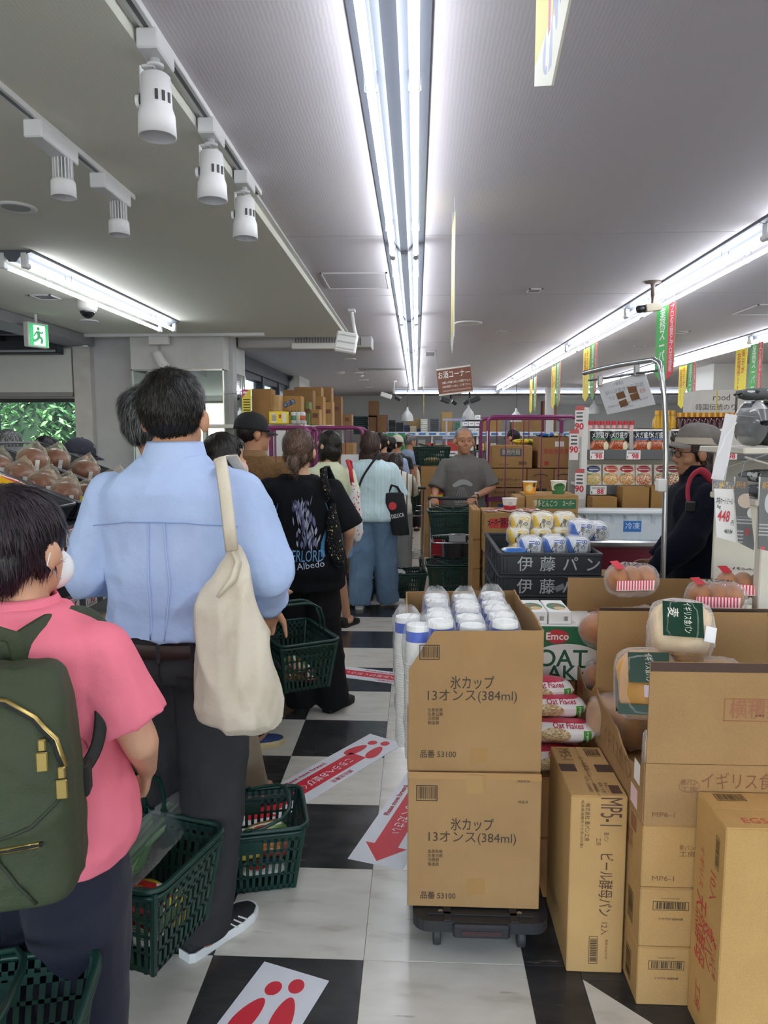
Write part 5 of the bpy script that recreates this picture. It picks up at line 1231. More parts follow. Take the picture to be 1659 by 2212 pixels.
texts(t, rd, [('天然酵母', .075, (-.2315, .035, .28), dict(rot=-90, width=.19, bold=.02)), ('食パン', .06, (-.2315, -.025, .27), dict(rot=-90, width=.12, bold=.02)), ('麦パン工房', .022, (-.2315, -.06, .26), dict(rot=-90, width=.1)), ('10入', .045, (-.2315, -.03, .44), dict(rot=-90)), ('イギリス', .03, (-.2315, .04, .45), dict(rot=-90)), ('工房', .04, (-.2315, .03, .09), dict(rot=-90))], 'L')
barcode(t, (-.2315, -.05, .54), .085, .022, 'L', rot=90, seed=22)
# --- loaves
def loaf(label, x, y, z, rz, w, d, h, mat, film=True, tilt=(0, 0), cat='bread', group=None, top=1.12, name='bread_loaf', tintf='#ffffff', seed=0):
    t = thing(name, label, cat, (x, y, z), rz, group); t.rotation_euler = (tilt[0], tilt[1], rz)
    b = MB(); b.smooth = True; rings = []
    for i in range(9):
        u = -1 + 2 * i / 8; f = (1 - abs(u) ** 5 * .16); pr = []
        for k in range(20):
            a = 2 * pi * k / 20; e = 3.2; cx = math.copysign(abs(cos(a)) ** (2 / e), cos(a)); cz = math.copysign(abs(sin(a)) ** (2 / e), sin(a))
            bul = 1 + (.10 if cz > .3 else 0) * abs(cx) ** 2 + .02 * mnoise.noise(Vector((cx * 2 + seed, u * 2, cz * 2)))
            pr.append((cx * w / 2 * f * bul, u * d / 2, h / 2 + cz * h / 2 * f * (1.0 + .03 * sin(u * 9))))
        rings.append(pr)
    b.loft(rings, True, True); b.build('loaf', mat, t)
    if film:
        b = MB(); b.smooth = True
        def fn(u, v):
            a = 2 * pi * u; q = -1.18 + 2.36 * v; f = max(.05, 1 - max(0, abs(q) - .8) ** 1.2 * 1.9); e = 3.0
            cx = math.copysign(abs(cos(a)) ** (2 / e), cos(a)); cz = math.copysign(abs(sin(a)) ** (2 / e), sin(a)); n = .007 * mnoise.noise(Vector((cx * 4 + seed, q * 5, cz * 4)))
            return (cx * (w / 2 * f * 1.08 + .004 + n), q * d / 2, max(.001, h / 2 + cz * (h / 2 * (f * .5 + .5 if abs(q) > 1 else f) * 1.04 + .005 + n)))
        b.grid(fn, 26, 20); b.build('clear_wrapper', FILM(tintf, .06), t)
    return t
brown_loaf = M('#b9803f', .6, vary=.3, scale=9, name='crust'); white_loaf = M('#e4c9a0', .7, vary=.15, scale=10, name='crumb'); gold = M('#cf9a52', .55, vary=.2, scale=10, name='crust')
dkg = '#123a28'
t = loaf('sliced loaf in a clear bag with a dark green label, propped above the front flap', .815, 2.20, .895, radians(-14), .17, .15, .17, white_loaf, tilt=(radians(-38), 0), group='green-labelled loaves')
patch(t, 'green_label', dkg, (.0, -.086, .095), .115, .115, mat=M(dkg, .3)); texts(t, '#e9e7da', [('イギリス食パン', .026, (.012, -.0875, .1), dict(rot=-90, width=.1)), ('麦', .035, (-.03, -.0875, .115), dict(rot=-90))], 'F')
patch(t, 'white_sticker', '#ededed', (.075, -.088, .05), .03, .05, rot=-10)
t = loaf('brown-topped loaf with dark green wrapping in the torn corner of the display box', .735, 2.20, .70, radians(-28), .17, .2, .21, gold, tilt=(radians(-18), radians(-8)), group='green-labelled loaves')
patch(t, 'green_label', dkg, (.02, -.112, .155), .12, .09, mat=M(dkg, .3)); texts(t, '#e9e7da', [('イギリス食パン', .026, (.02, -.1135, .155), dict(rot=-90, width=.085))], 'F')
patch(t, 'pink_sticker', '#d7c3cf', (.035, -.114, .085), .06, .035); patch(t, 'green_wrap', dkg, (.0, -.112, .03), .15, .03, mat=M(dkg, .3)); patch(t, 'green_wrap', dkg, (-.094, 0, .08), .12, .12, 'L', mat=M(dkg, .3))
loaf('loaf with dark green end fold lying under the other at the torn corner', .70, 2.38, .56, radians(35), .16, .2, .13, brown_loaf, group='green-labelled loaves')
t = loaf('white sandwich loaf with an orange sticker by the front flap', .70, 1.98, .60, radians(70), .12, .1, .15, white_loaf)
patch(t, 'orange_sticker', '#e8702a', (-.0, -.056, .09), .03, .04)
for i, (x, y, zz, l) in enumerate(((.86, 2.05, .56, 'plain loaf hidden low behind the front flap, first'), (1.02, 2.05, .56, 'plain loaf low behind the front flap, near the frame edge'), (.98, 2.26, .72, 'loaf whose clear bag just shows above the front flap'))):
    loaf(l, x, y, zz, .1 * i, .15, .17, .14, gold, group='plain loaves in the display box')
# bread rolls in red-striped bags
def roll_bag(label, x, y, z, rz, tilt, k=1.0):
    t = thing('bread_bag', label, 'bread', (x, y, z), rz, 'red-striped roll bags'); t.rotation_euler = (tilt[0], tilt[1], rz); t.scale = (k, k, k)
    for i in range(3):
        b = MB(); b.smooth = True; b.ell((-.058 + i * .058, .0, .078), (.042, .062, .054), 18, 12); b.build('roll', M('#b06a28', .5, vary=.3, scale=14), t)
    b = MB(); b.smooth = True
    def fn(u, v):
        a = 2 * pi * u; q = -1 + 2 * v; r = sqrt(max(0, 1 - abs(q) ** 3)) * .95 + .05; n = .008 * mnoise.noise(Vector((cos(a) * 3, q * 4, sin(a) * 3 + x)))
        return (q * .115, cos(a) * (.07 * r + n), .075 + sin(a) * (.072 * r + n))
    b.grid(fn, 22, 18); b.build('clear_bag', FILM(a=.04), t)
    b = MB(); b.smooth = True
    for i in range(13): b.add([(-.088 + i * .0115, -.061, .022), (-.088 + i * .0115 + .006, -.061, .022), (-.088 + i * .0115 + .008, -.0705, .06), (-.088 + i * .0115 + .002, -.0705, .06)], [(0, 1, 2, 3)])
    b.build('red_stripe', M('#d4364c', .45), t)
    MB().add([(-.092, -.060, .02), (.062, -.060, .02), (.066, -.070, .058), (-.088, -.070, .058)], [(0, 1, 2, 3)]).build('pink_band', M('#f3d9d9', .5), t)
    patch(t, 'red_label', '#cf2f3e', (-.07, -.045, .128), .035, .06, ((1, 0, 0), (0, .7, .7)), rot=10); texts(t, '#1d1a1a', [('パン', .03, (-.015, -.048, .13), dict(rot=-8, bold=.03)), ('ふわ', .022, (.03, -.048, .13), dict(rot=-8, bold=.03))], ((1, 0, 0), (0, .7, .7)))
    return t
roll_bag('red-striped bag of rolls standing tall against the rear cardboard flap', .84, 2.78, .955, .12, (radians(-22), 0), .95)
roll_bag('red-striped roll bag hanging over the torn side of the second display box', .70, 2.62, .80, radians(62), (radians(-30), radians(20)), .95)
roll_bag('red-striped roll bag behind the front flap, nearer the middle of the box', 1.13, 2.70, .90, -.1, (radians(-30), 0), 1.0)
roll_bag('red-striped roll bag at the frame edge behind the front flap', 1.26, 2.78, .93, -.2, (radians(-30), 0), 1.0)
roll_bag('red-striped roll bag lying low at the torn corner of the second box', .72, 2.72, .60, .9, (0, 0), .9)
t = roll_bag('red-striped roll bag lying under the tall one', .86, 2.76, .78, .2, (0, 0), 1.0); roll_bag('red-striped roll bag lying under the middle one', 1.1, 2.72, .76, -.2, (0, 0), 1.0)
# --- oat products between the cartons
for i in range(2): carton(('brown carton on the floor behind the dolly, under another', 'upper brown carton behind the dolly, carrying oat bags')[i], .405, .612, 2.35, 2.76, .0 + .216 * i, .215 + .216 * i, '#a5774a', tape=None)
def oat_bag(label, x, y, z, rz, tilt=0):
    w, d, h = .235, .15, .085; t = thing('oat_bag', label, 'oat flakes', (x, y, z), rz, 'bags of oat flakes'); t.rotation_euler = (tilt, 0, rz)
    b = MB(); b.smooth = True; bag_m = PM('#e9e4e2', [('rect', 0, 1, .86, 1.0, '#c32a4d'), ('ell', .40, .40, .22, .30, '#d8c39a'), ('noise', .40, .40, .22, .30, 28, .52, '#a98855'), ('rect', .80, .92, .04, .62, '#4f9a3c'), ('ell', .08, .25, .055, .10, '#3f8a3c'), ('ell', .08, .5, .055, .10, '#3f8a3c')], 'xz', .35, .2)
    def fn(u, v):
        q = -1 + 2 * u; s = 2 * pi * v; e = max(0, 1 - abs(q) ** 4) ** .6
        n = .005 * mnoise.noise(Vector((q * 3 + x * 9, cos(s) * 2, sin(s) * 2 + z * 9)))
        return (q * w / 2, -cos(s) * (d / 2 * (.55 + .45 * e) + n), h / 2 + sin(s) * (h / 2 * (.12 + .88 * e) + n))
    b.grid(fn, 22, 20); b.build('bag', bag_m, t)
    def on(p): e = max(0, 1 - abs(2 * p.x / w) ** 4) ** .6; zz = (p.z - h / 2) / (h / 2); return Vector((p.x, -sqrt(max(.02, 1 - zz * zz)) * d / 2 * (.55 + .45 * e) - .003, p.z))
    texts(t, '#b52347', [('Oat Flakes', .024, (.02, 0, .066), dict(bold=.015))], 'F', surf=on)
    texts(t, '#f2f2f2', [('organic', .013, (.0855, 0, .03), dict(rot=-90))], 'F', surf=on)
    return t
oat_bag('oat flake bag lowest in the pile behind the dolly', .475, 2.41, .432, .08, radians(-8)); oat_bag('oat flake bag second from the bottom of the pile', .505, 2.45, .512, -.06, radians(-14))
oat_bag('oat flake bag third from the bottom of the pile', .49, 2.53, .572, .05, radians(-10)); oat_bag('topmost oat flake bag of the pile', .455, 2.59, .615, .12, radians(-6))
carton('brown tray carton under the large oat flakes box', .44, .63, 2.78, 3.25, 0, .625, '#9c7448', tape=None)
t = thing('oat_box', 'green and white oat flakes carton behind the cup carton', 'box', (.59, 2.93, .626))
MB().rbox(-.135, .135, -.16, .16, 0, .215, .003).build('body', PM('#eceae6', [('rect', 0, 1, .5, 1, '#1f6b45'), ('ell', .5, .22, .62, .46, '#eceae6')], 'xz', .5), t)
texts(t, '#1f5a3c', [('OAT', .095, (-.02, -.16, .085), dict(bold=.012)), ('FLAKES', .085, (-.02, -.16, .026), dict(bold=.012))], 'F', res=10)
q = MB(); q.lathe([(0, 0), (.045, 0), (.045, .001), (0, .001)], 24, Matrix.Translation((-.04, -.1605, .175)) @ Matrix.Scale(.62, 4, (0, 0, 1)) @ Matrix.Rotation(pi / 2, 4, 'X')); q.build('red_oval', M('#c8303a', .5), t)
texts(t, '#f4f0ea', [('Emco', .04, (-.04, -.1615, .175), dict(bold=.02))], 'F')
for i, x in enumerate((.472, .565)):
    t = thing('cereal_packet', ('small white oat packet on the oat carton, beside the cups', 'small white oat packet on the oat carton, beside the display box')[i], 'packet', (x, 2.90, .842), 0, 'small oat packets')
    MB().rbox(-.044, .044, -.1, .1, 0, .05, .002).build('body', PM('#ecebe7', [('ell', .5, .45, .42, .3, '#2f7a50'), ('ell', .6, .3, .25, .14, '#d9b47a'), ('rect', .3, .7, .52, .6, '#c33a3a')], 'xy', .5), t)
    barcode(t, (.022, -.1, .022), .02, .024, seed=30 + i, frame=False)
# ================================================================ FLOOR STICKERS
def sticker(label, cx, cy, ang, L=1.02, w=.215):
    t = thing('floor_sticker', label, 'floor sticker', (cx, cy, .0004), ang, 'queue stickers on the floor'); red = M('#d8283a', .45)
    MB().box(-L / 2, L / 2, -w / 2, w / 2, 0, .0012).build('sheet', M('#e4e6ea', .4, vary=.03), t)
    b = MB(); b.add([(-L / 2 + .13, -.048, .0016), (L / 2 - .24, -.048, .0016), (L / 2 - .24, .048, .0016), (-L / 2 + .13, .048, .0016)], [(0, 1, 2, 3)])
    b.add([(-L / 2 + .02, 0, .0016), (-L / 2 + .13, -.085, .0016), (-L / 2 + .13, .085, .0016)], [(0, 1, 2)]); b.build('red_arrow', red, t)
    for s in (-1, 1):
        b = MB(); x0 = L / 2 - .2 + (.03 if s < 0 else 0); y0 = s * .038
        sp_ = radians(-9 * s); rot_ = lambda x, y: (x0 + .06 + (x - x0 - .06) * cos(sp_) - (y - y0) * sin(sp_), y0 + (x - x0 - .06) * sin(sp_) + (y - y0) * cos(sp_), .0016)
        b.add([rot_(x0 + .075 * cos(a), y0 + (.030 - .006 * cos(a)) * sin(a)) for a in [2 * pi * i / 24 for i in range(24)]], [tuple(range(24))])
        o = b.build('footprint', red, t); b = MB()
        b.add([rot_(x0 + .117 + .028 * cos(a), y0 + .023 * sin(a)) for a in [2 * pi * i / 18 for i in range(18)]], [tuple(range(18))]); b.build('heel_print', red, o)
    texts(t, '#c22a3c', [('Please move forward.', .032, (-.03, .075, .0016), dict(bold=.02))], 'T'); texts(t, '#f6f6f6', [('こちらへお並びください', .05, (-.04, 0, .0018), dict(rot=180, bold=.02, width=.5))], 'T'); texts(t, '#c22a3c', [('請往這邊走', .03, (.05, -.075, .0016), dict(rot=180, bold=.02))], 'T')
    return t
a2 = math.atan2(3.63 - 2.98, -.15 + .578); L2 = 1.02
sticker('floor queue sticker pointing to the baskets, in the middle of the aisle', -.150 - L2 / 2 * cos(a2), 3.627 - L2 / 2 * sin(a2), a2)
a1 = math.atan2(1.97 - 1.774, -.349 + .4265) + .22
a1 = math.atan2(.226, .076)
sticker('floor queue sticker with large red footprints, lowest in the picture', -.349 - .51 * cos(a1), 1.97 - .51 * sin(a1), a1)
a3 = math.atan2(3.157 - 2.49, .0); a3 = radians(73)
sticker('floor queue sticker with a red arrow, running behind the cup cartons', -.148 + .51 * cos(a3), 2.515 + .51 * sin(a3), a3)
sticker('floor queue sticker in front of the sandalled foot, farthest up the aisle', -.20, 4.60, radians(-18))
# ================================================================ SHOPPING BASKETS
grn = M('#14382f', .38, vary=.08, scale=30, name='green_plastic')
def basket(label, x, y, z, rz, handles=(70, -70), k=1.0, parent_cat='basket', tilt=0):
    t = thing('shopping_basket', label, 'basket', (x, y, z), rz, 'green shopping baskets'); t.scale = (k, k, k)
    if tilt: t.rotation_euler = (tilt, 0, rz)
    if 'bk' not in FIX:
        TL, TW_, BL, BW, H = .22, .145, .185, .112, .235
        def P(side, u, v):
            hl = BL + (TL - BL) * v; hw = BW + (TW_ - BW) * v; z = H * v
            return {'f': Vector((hl * u, -hw, z)), 'b': Vector((hl * u, hw, z)), 'l': Vector((-hl, hw * u, z)), 'r': Vector((hl, hw * u, z))}[side]
        N_ = {'f': Vector((0, -1, 0)), 'b': Vector((0, 1, 0)), 'l': Vector((-1, 0, 0)), 'r': Vector((1, 0, 0))}
        b = MB()
        def bar(side, u0, u1, v0, v1, th=.003):
            n = N_[side] * th; q = [P(side, u0, v0), P(side, u1, v0), P(side, u1, v1), P(side, u0, v1)]
            b.add([p - n * .5 for p in q] + [p + n * .5 for p in q], [(3, 2, 1, 0), (4, 5, 6, 7), (0, 1, 5, 4), (1, 2, 6, 5), (2, 3, 7, 6), (3, 0, 4, 7)])
        for side, n in (('f', 18), ('b', 18), ('l', 11), ('r', 11)):
            for i in range(n + 1):
                u = -1 + 2 * i / n; w = .5 / n if 0 < i < n else 1.0 / n
                bar(side, max(-1, u - w), min(1, u + w), 0, 1)
            for v0, v1 in ((0, .07), (.235, .27), (.435, .47), (.635, .67), (.80, .86), (.93, 1)): bar(side, -1, 1, v0, v1)
            if side in 'fb': bar(side, -.34, .34, .64, .84, .0038); bar(side, -1, 1, .86, .89, .0034)
            else: bar(side, -.5, .5, .72, .76, .004)
        for sx in (-1, 1):
            for sy in (-1, 1): b.tube([(sx * (BL - .004), sy * (BW - .004), .0), (sx * (TL - .004), sy * (TW_ - .004), H)], .009, 8)
        FIX['bk', 's'] = b.mesh('lattice_shell'); FIX['bk', 's'].materials.append(grn)
        b = MB(); b.box(-BL, BL, -BW, BW, 0, .004)
        for i in range(9): b.box(-BL + .02 + i * .042, -BL + .03 + i * .042, -BW, BW, -.004, 0)
        FIX['bk', 'b'] = b.mesh('bottom_plate'); FIX['bk', 'b'].materials.append(grn)
        b = MB(); b.smooth = True; pts = [(x_, y_, H + .004) for x_, y_ in rrect(2 * TL + .018, 2 * TW_ + .018, .045, 5)]; b.tube(pts, .0085, 8, loop=True, flat=.8)
        b.tube([(x_ * 1.015, y_ * 1.02, H - .012) for x_, y_ in rrect(2 * TL + .014, 2 * TW_ + .012, .045, 5)], .006, 6, loop=True)
        FIX['bk', 'r'] = b.mesh('rim'); FIX['bk', 'r'].materials.append(grn)
        b = MB(); b.smooth = True; hp = [(0, -.15, 0), (0, -.148, .05), (0, -.125, .115), (0, -.085, .14), (0, -.05, .148), (0, .05, .148), (0, .085, .14), (0, .125, .115), (0, .148, .05), (0, .15, 0)]
        b.tube(hp, [.006, .006, .0062, .007, .0085, .0085, .007, .0062, .006, .006], 8)
        for s in (-1, 1): b.rbox(-.012, .012, s * .152 - .006, s * .152 + .006, -.02, .014, .003)
        FIX['bk', 'h'] = b.mesh('handle'); FIX['bk', 'h'].materials.append(grn); FIX['bk'] = H
    obj('lattice_shell', FIX['bk', 's'], t); obj('bottom_plate', FIX['bk', 'b'], t); obj('rim', FIX['bk', 'r'], t)
    for i, a in enumerate(handles): obj('handle', FIX['bk', 'h'], t, ((.03, -.03)[i], 0, FIX['bk'] + .004), (0, radians(a), 0))
    return t
_pk = [('#d8a23a', '#c3352f', '#efe6d2'), ('#b5382f', '#f0ebe0', '#3a3a3a'), ('#e9e4d6', '#c8402f', '#4a7a3a'), ('#c9762f', '#f1e7cf', '#8a2f2a'), ('#dcd9d2', '#3566a8', '#c33'), ('#6f8f45', '#efe9d8', '#b8452f'), ('#8a4a28', '#e8c27a', '#d9d2c2'), ('#f0d24a', '#c8352f', '#fff')]
def packet(label, p, rz, w, d, h, i, group=None, tilt=(0, 0), mat=None, name='food_packet'):
    a, b_, c_ = _pk[i % 8]; c_ = '#%s' % (''.join(q * 2 for q in c_[1:]) if len(c_) == 4 else c_[1:])
    m = mat or PM(a, [('rect', .1, .9, .3, .62, b_), ('ell', .35, .3, .22, .2, c_), ('rows', .15, .85, .66, .9, 14, .5, c_)], 'xy', .3, .3)
    b = MB(); b.smooth = True
    def fn(u, v):
        q = -1 + 2 * u; s = 2 * pi * v; e = max(0, 1 - abs(q) ** 4) ** .6; n = .004 * mnoise.noise(Vector((q * 3 + i, cos(s) * 2, sin(s) * 2)))
        return (q * w / 2, cos(s) * (d / 2 * (.7 + .3 * e) + n), h / 2 + sin(s) * (h / 2 * (.12 + .88 * e) + n))
    b.grid(fn, 12, 14); o = b.build(name, m, None, p, (tilt[0], tilt[1], rz)); return tag(o, label, 'packet', group)
B1 = basket('green shopping basket with orange packets, held beside the pink shirt', -.800, 1.812, .238, radians(163), (4, -3), 1.05)
B2 = basket('green shopping basket on the floor by the striped sneaker, full of groceries', -.625, 2.43, .004, radians(14), (78, -75))
B3 = basket('green shopping basket held above the floor behind the canvas bag', -.606, 3.50, .365, radians(119), (3, -4))
B0 = basket('green shopping basket corner with raised handle, lowest at the frame edge', -.82, 1.13, .315, radians(12), (8, 72))
col = ['orange', 'red', 'white', 'amber', 'pale', 'green', 'brown', 'yellow']
rnd = random.Random(12)
def fill(bk, where, n, z0, seed, w=.15, green=False):
    r = random.Random(seed); c_, s_ = cos(bk.rotation_euler.z), sin(bk.rotation_euler.z)
    for i in range(n):
        lx = (-.09, .08, -.08, .09, 0, -.1, .1)[i % 7]; ly = (-.035, -.04, .045, .04, .0, .02, .0)[i % 7]; lz = z0 + .008 + .046 * (i // 4) + .004 * (i % 4)
        packet('%s printed food packet %s' % (col[(i + seed) % 8], ('%s, %s layer' % (where, ('bottom', 'second', 'third', 'fourth')[i // 4]))), (bk.location.x + lx * c_ - ly * s_, bk.location.y + lx * s_ + ly * c_, lz), bk.rotation_euler.z + r.uniform(-.3, .3), w, .085, .042, i + seed, 'groceries ' + where)
fill(B1, 'in the basket by the pink shirt', 11, .246, 0, .17); fill(B2, 'in the basket by the sneaker', 11, .012, 3); fill(B3, 'in the basket behind the canvas bag', 6, .373, 1)
# spring onions in a clear bag on top
t = thing('spring_onion_bag', 'clear bag of long green onions in the basket between the trouser legs', 'vegetables', (-.785, 1.86, .38), radians(60)); t.rotation_euler = (0, radians(-20), radians(60))
r = random.Random(3)
for i in range(9): MB().tube([(-.16, r.uniform(-.05, .05), r.uniform(0, .05)), (0, r.uniform(-.05, .05), r.uniform(.01, .06)), (.19, r.uniform(-.06, .06), r.uniform(0, .06))], [.008, .012, .006], 7).build('onion_stalk', M(('#3f6f3a', '#5f8f55', '#2f5a33')[i % 3], .5), t)
b = MB(); b.smooth = True
b.grid(lambda u, v: (-.19 + .42 * v, cos(2 * pi * u) * (.075 + .008 * mnoise.noise(Vector((u * 6, v * 6, 1)))), .03 + sin(2 * pi * u) * (.045 + .008 * mnoise.noise(Vector((u * 6, v * 6, 2))))), 20, 14); b.build('clear_bag', FILM(a=.03), t)
# ================================================================ BAGS
t = thing('canvas_tote', 'stained cream canvas tote bag hanging low from the blue-shirted shoulder', 'bag', (0, 0, 0))
prof = [(1183, 498, 503, .02), (1215, 478, 516, .028), (1270, 441, 541, .04), (1310, 416, 556, .05), (1340, 424, 565, .055), (1400, 424, 580, .062), (1460, 421, 596, .07), (1520, 419, 606, .074), (1550, 428, 603, .07), (1572, 470, 588, .055), (1588, 505, 565, .03)]
b = MB(); rings = []; YB = 1.765
for py, xa, xb, dd in prof:
    A_, B_ = at(xa, py, YB), at(xb, py, YB); rings.append(sring(((A_.x + B_.x) / 2, YB + .075 - dd, A_.z), (B_.x - A_.x) / 2, dd, 26, 2.3))
b.loft(rings, True, True)
cv, nt, bs = _new('stained_canvas'); base = _ramp(nt, _noise(nt, 5, 4), [(.3, '#cdc3ae'), (.7, '#ddd4c1')]); st = _ramp(nt, _noise(nt, 7, 4, stretch=(1.3, 1, .8)), [(.54, '#000000'), (.72, '#b4b4b4')])
mx = nt.nodes.new('ShaderNodeMix'); mx.data_type = 'RGBA'; nt.links.new(st, mx.inputs[0]); nt.links.new(base, mx.inputs[6]); mx.inputs[7].default_value = lin('#8d7a5c'); nt.links.new(mx.outputs[2], bs.inputs['Base Color']); bs.inputs['Roughness'].default_value = .9; _bump(nt, bs, _noise(nt, 40, 3), .25, .008)
o = obj('bag_body', remesh(b, .007, 4, folds(.012, 6, (1.5, 1, .45), 5)), t); o.data.materials.append(cv)
b = MB(); b.smooth = True
b.tube([at(501, 1190, 1.775), at(494, 1130, 1.80), at(486, 1060, 1.83), at(478, 1005, 1.868), at(474, 990, 1.89), (-.525, 1.95, 1.52), (-.52, 2.02, 1.52), (-.50, 2.09, 1.46), (-.47, 2.13, 1.36), (-.44, 2.1, 1.24)], .017, 8, flat=.22, up=(0, 1, 0)); b.build('strap', cv, t)
b = MB(); b.smooth = True; b.tube([at(503, 1190, 1.772), at(515, 1215, 1.772), at(505, 1250, 1.755), at(470, 1290, 1.745)], [.012, .02, .022, .01], 8, flat=.4); b.build('bunched_fold', cv, t)
def smooth_path(P, k):
    P = [Vector(p) for p in P]; out = []
    for i in range(len(P) - 1):
        a, b_, c, d = P[max(i - 1, 0)], P[i], P[i + 1], P[min(i + 2, len(P) - 1)]
        for j in range(k):
            t_ = j / k; out.append(.5 * (2 * b_ + (c - a) * t_ + (2 * a - 5 * b_ + 4 * c - d) * t_ ** 2 + (3 * b_ - a - 3 * c + d) * t_ ** 3))
    return out + [P[-1]]
# backpack
ol = M('#3e4632', .6, vary=.05, bump=.3, bscale=350, spec=.3, name='olive_nylon'); gd = M('#c9b06a', .3, metal=.9)
t = thing('backpack', 'olive green backpack with gold zips on the woman in pink', 'backpack', (-.735, 1.135, .80), radians(15))
b = MB(); rings = []
for z, w, d in ((0, .142, .075), (.012, .155, .088), (.15, .160, .092), (.27, .155, .085), (.33, .148, .07), (.37, .138, .05), (.385, .125, .035)): rings.append(sring((0, (.088 - d) * .6, z), w, d, 28, 4.5))
b.loft(rings, True, True); o = obj('bag_body', remesh(b, .007, 5, folds(.005, 8, seed=3)), t); o.data.materials.append(ol)
bv = BVHTree.FromPolygons([v.co for v in o.data.vertices], [tuple(p.vertices) for p in o.data.polygons])
def fbk(p):
    h_ = bv.ray_cast(Vector((p.x, -1, p.z)), Vector((0, 1, 0)))[0]; return h_ + Vector((0, -.002, 0)) if h_ is not None else Vector((p.x, -.09, p.z))
arch = [(-.15, .335), (-.08, .352), (.0, .356), (.06, .348), (.105, .322), (.135, .285), (.148, .24)]
seam(t, fbk, arch, .0085, M('#1b1d19', .8), 'zip_tape', .5); seam(t, fbk, [(x, z) for x, z in arch], .0062, gd, 'zip_teeth', 1.0)
seam(t, fbk, [(-.15, .118), (.0, .118), (.115, .124)], .007, M('#1b1d19', .8), 'pocket_zip_tape', .5); seam(t, fbk, [(-.15, .118), (.0, .118), (.11, .123)], .0056, gd, 'pocket_zip', 1.0)
seam(t, fbk, [(.03, .30), (.035, .2), (.05, .1), (.1, .02)], .003, M('#2e3526', .7), 'panel_seam'); seam(t, fbk, [(.05, .14), (.1, .155), (.153, .20)], .003, M('#2e3526', .7), 'side_pocket_edge')
for x, z in ((.118, .285), (.145, .235)):
    p = fbk(Vector((x, 0, z))); b = MB(); b.rbox(p.x - .006, p.x + .006, p.y - .008, p.y, p.z - .012, p.z + .008, .002); b.rbox(p.x - .009, p.x + .009, p.y - .011, p.y - .007, p.z - .045, p.z - .012, .002); b.build('zip_pull', gd, t)
b = MB(); b.smooth = True; b.tube([(-.06, .06, .37), (-.05, .05, .43), (.0, .05, .45), (.05, .05, .43), (.06, .06, .37)], .014, 8, flat=.35, up=(0, 1, 0)); b.build('top_handle', ol, t)
fp1 = surf_of(P1, 'top', -1); q0 = P1['root'].matrix_world if False else Matrix.Translation(P1['root'].location) @ Matrix.Rotation(P1['root'].rotation_euler.z, 4, 'Z')
inv_t = (Matrix.Translation(t.location) @ Matrix.Rotation(t.rotation_euler.z, 4, 'Z')).inverted()
for s, n in ((1, 'strap'), (-1, 'strap')):
    pts = [inv_t @ (q0 @ (fp1(Vector((s * x, 0, z))) + Vector((0, -.012, 0)))) for x, z in ((.035, 1.15), (.05, 1.175), (.07, 1.19))]
    pts = [inv_t @ (q0 @ Vector((s * .03, -.19, 1.10)))] + pts + [inv_t @ (q0 @ Vector((s * .095, -.02, 1.214))), inv_t @ (q0 @ Vector((s * .112, .075, 1.185))), inv_t @ (q0 @ Vector((s * .13, .165, 1.06)))]
    b = MB(); b.smooth = True; b.tube(smooth_path(pts, 5), .029, 10, flat=.2, up=(0, 1, .3)); b.build('strap', ol, t)
b = MB(); b.smooth = True; b.tube(smooth_path([(.15, .06, .17), (.17, .10, .2), (.175, .13, .26), (.16, .17, .33)], 4), .012, 8, flat=.3, up=(0, 1, 0)); b.build('lower_strap', M('#1c1f1b', .7), t)
b = MB(); b.rbox(.146, .164, .04, .08, .13, .19, .004); b.build('strap_anchor', M('#1c1f1b', .7), t)
def soft_bag(name, label, prof, Y, m, straps, sr=.01, sm=None, dy=.0, e=2.2, seed=1, amp=.006, vox=.009):
    t = thing(name, label, 'bag'); b = MB(); rings = []
    for py, xa, xb, dd in prof: A_, B_ = at(xa, py, Y), at(xb, py, Y); rings.append(sring(((A_.x + B_.x) / 2, Y - dy, A_.z), max(.006, (B_.x - A_.x) / 2), dd, 20, e))
    b.loft(rings, True, True); o = obj('bag_body', remesh(b, vox, 3, folds(amp, 8, (1.4, 1, .5), seed)), t); o.data.materials.append(m)
    for st in straps: q = MB(); q.smooth = True; q.tube(st, sr, 7, flat=.35, up=(0, 1, 0)); q.build('strap', sm or m, t)
    return t
flo = spots('#16171a', [('#c9b27a', .66), ('#b8544a', .70), ('#5f7a58', .69), ('#e4dfd2', .72)], 60, 'floral_cloth')
soft_bag('floral_bag', 'black floral fabric bag hanging from the black T-shirt shoulder', [(1085, 712, 722, .02), (1110, 706, 728, .03), (1140, 706, 735, .035), (1180, 706, 742, .04), (1210, 712, 746, .04), (1224, 722, 742, .025)], 3.83, flo, [[at(717, 1090, 3.83), at(708, 1062, 3.79), at(700, 1042, 3.80), (-.505, 3.90, 1.40), (-.50, 3.98, 1.405), (-.47, 4.09, 1.30), (-.43, 4.09, 1.15)]], .022, seed=4)
rw = spots('#dcdad7', [('#c43a42', .62), ('#3b3b3f', .70)], 46, 'printed_cloth')
soft_bag('print_bag', 'white fabric bag with small red and grey marks and a red edge', [(1042, 758, 765, .02), (1070, 754, 776, .04), (1105, 752, 780, .05), (1150, 756, 784, .05), (1168, 766, 778, .025)], 5.55, rw, [[at(761, 1045, 5.55), at(757, 1015, 5.55), at(752, 1000, 5.58), (-.545, 5.68, 1.385), (-.53, 5.78, 1.37), (-.52, 5.85, 1.2)]], .016, M('#c33740', .8), seed=6)
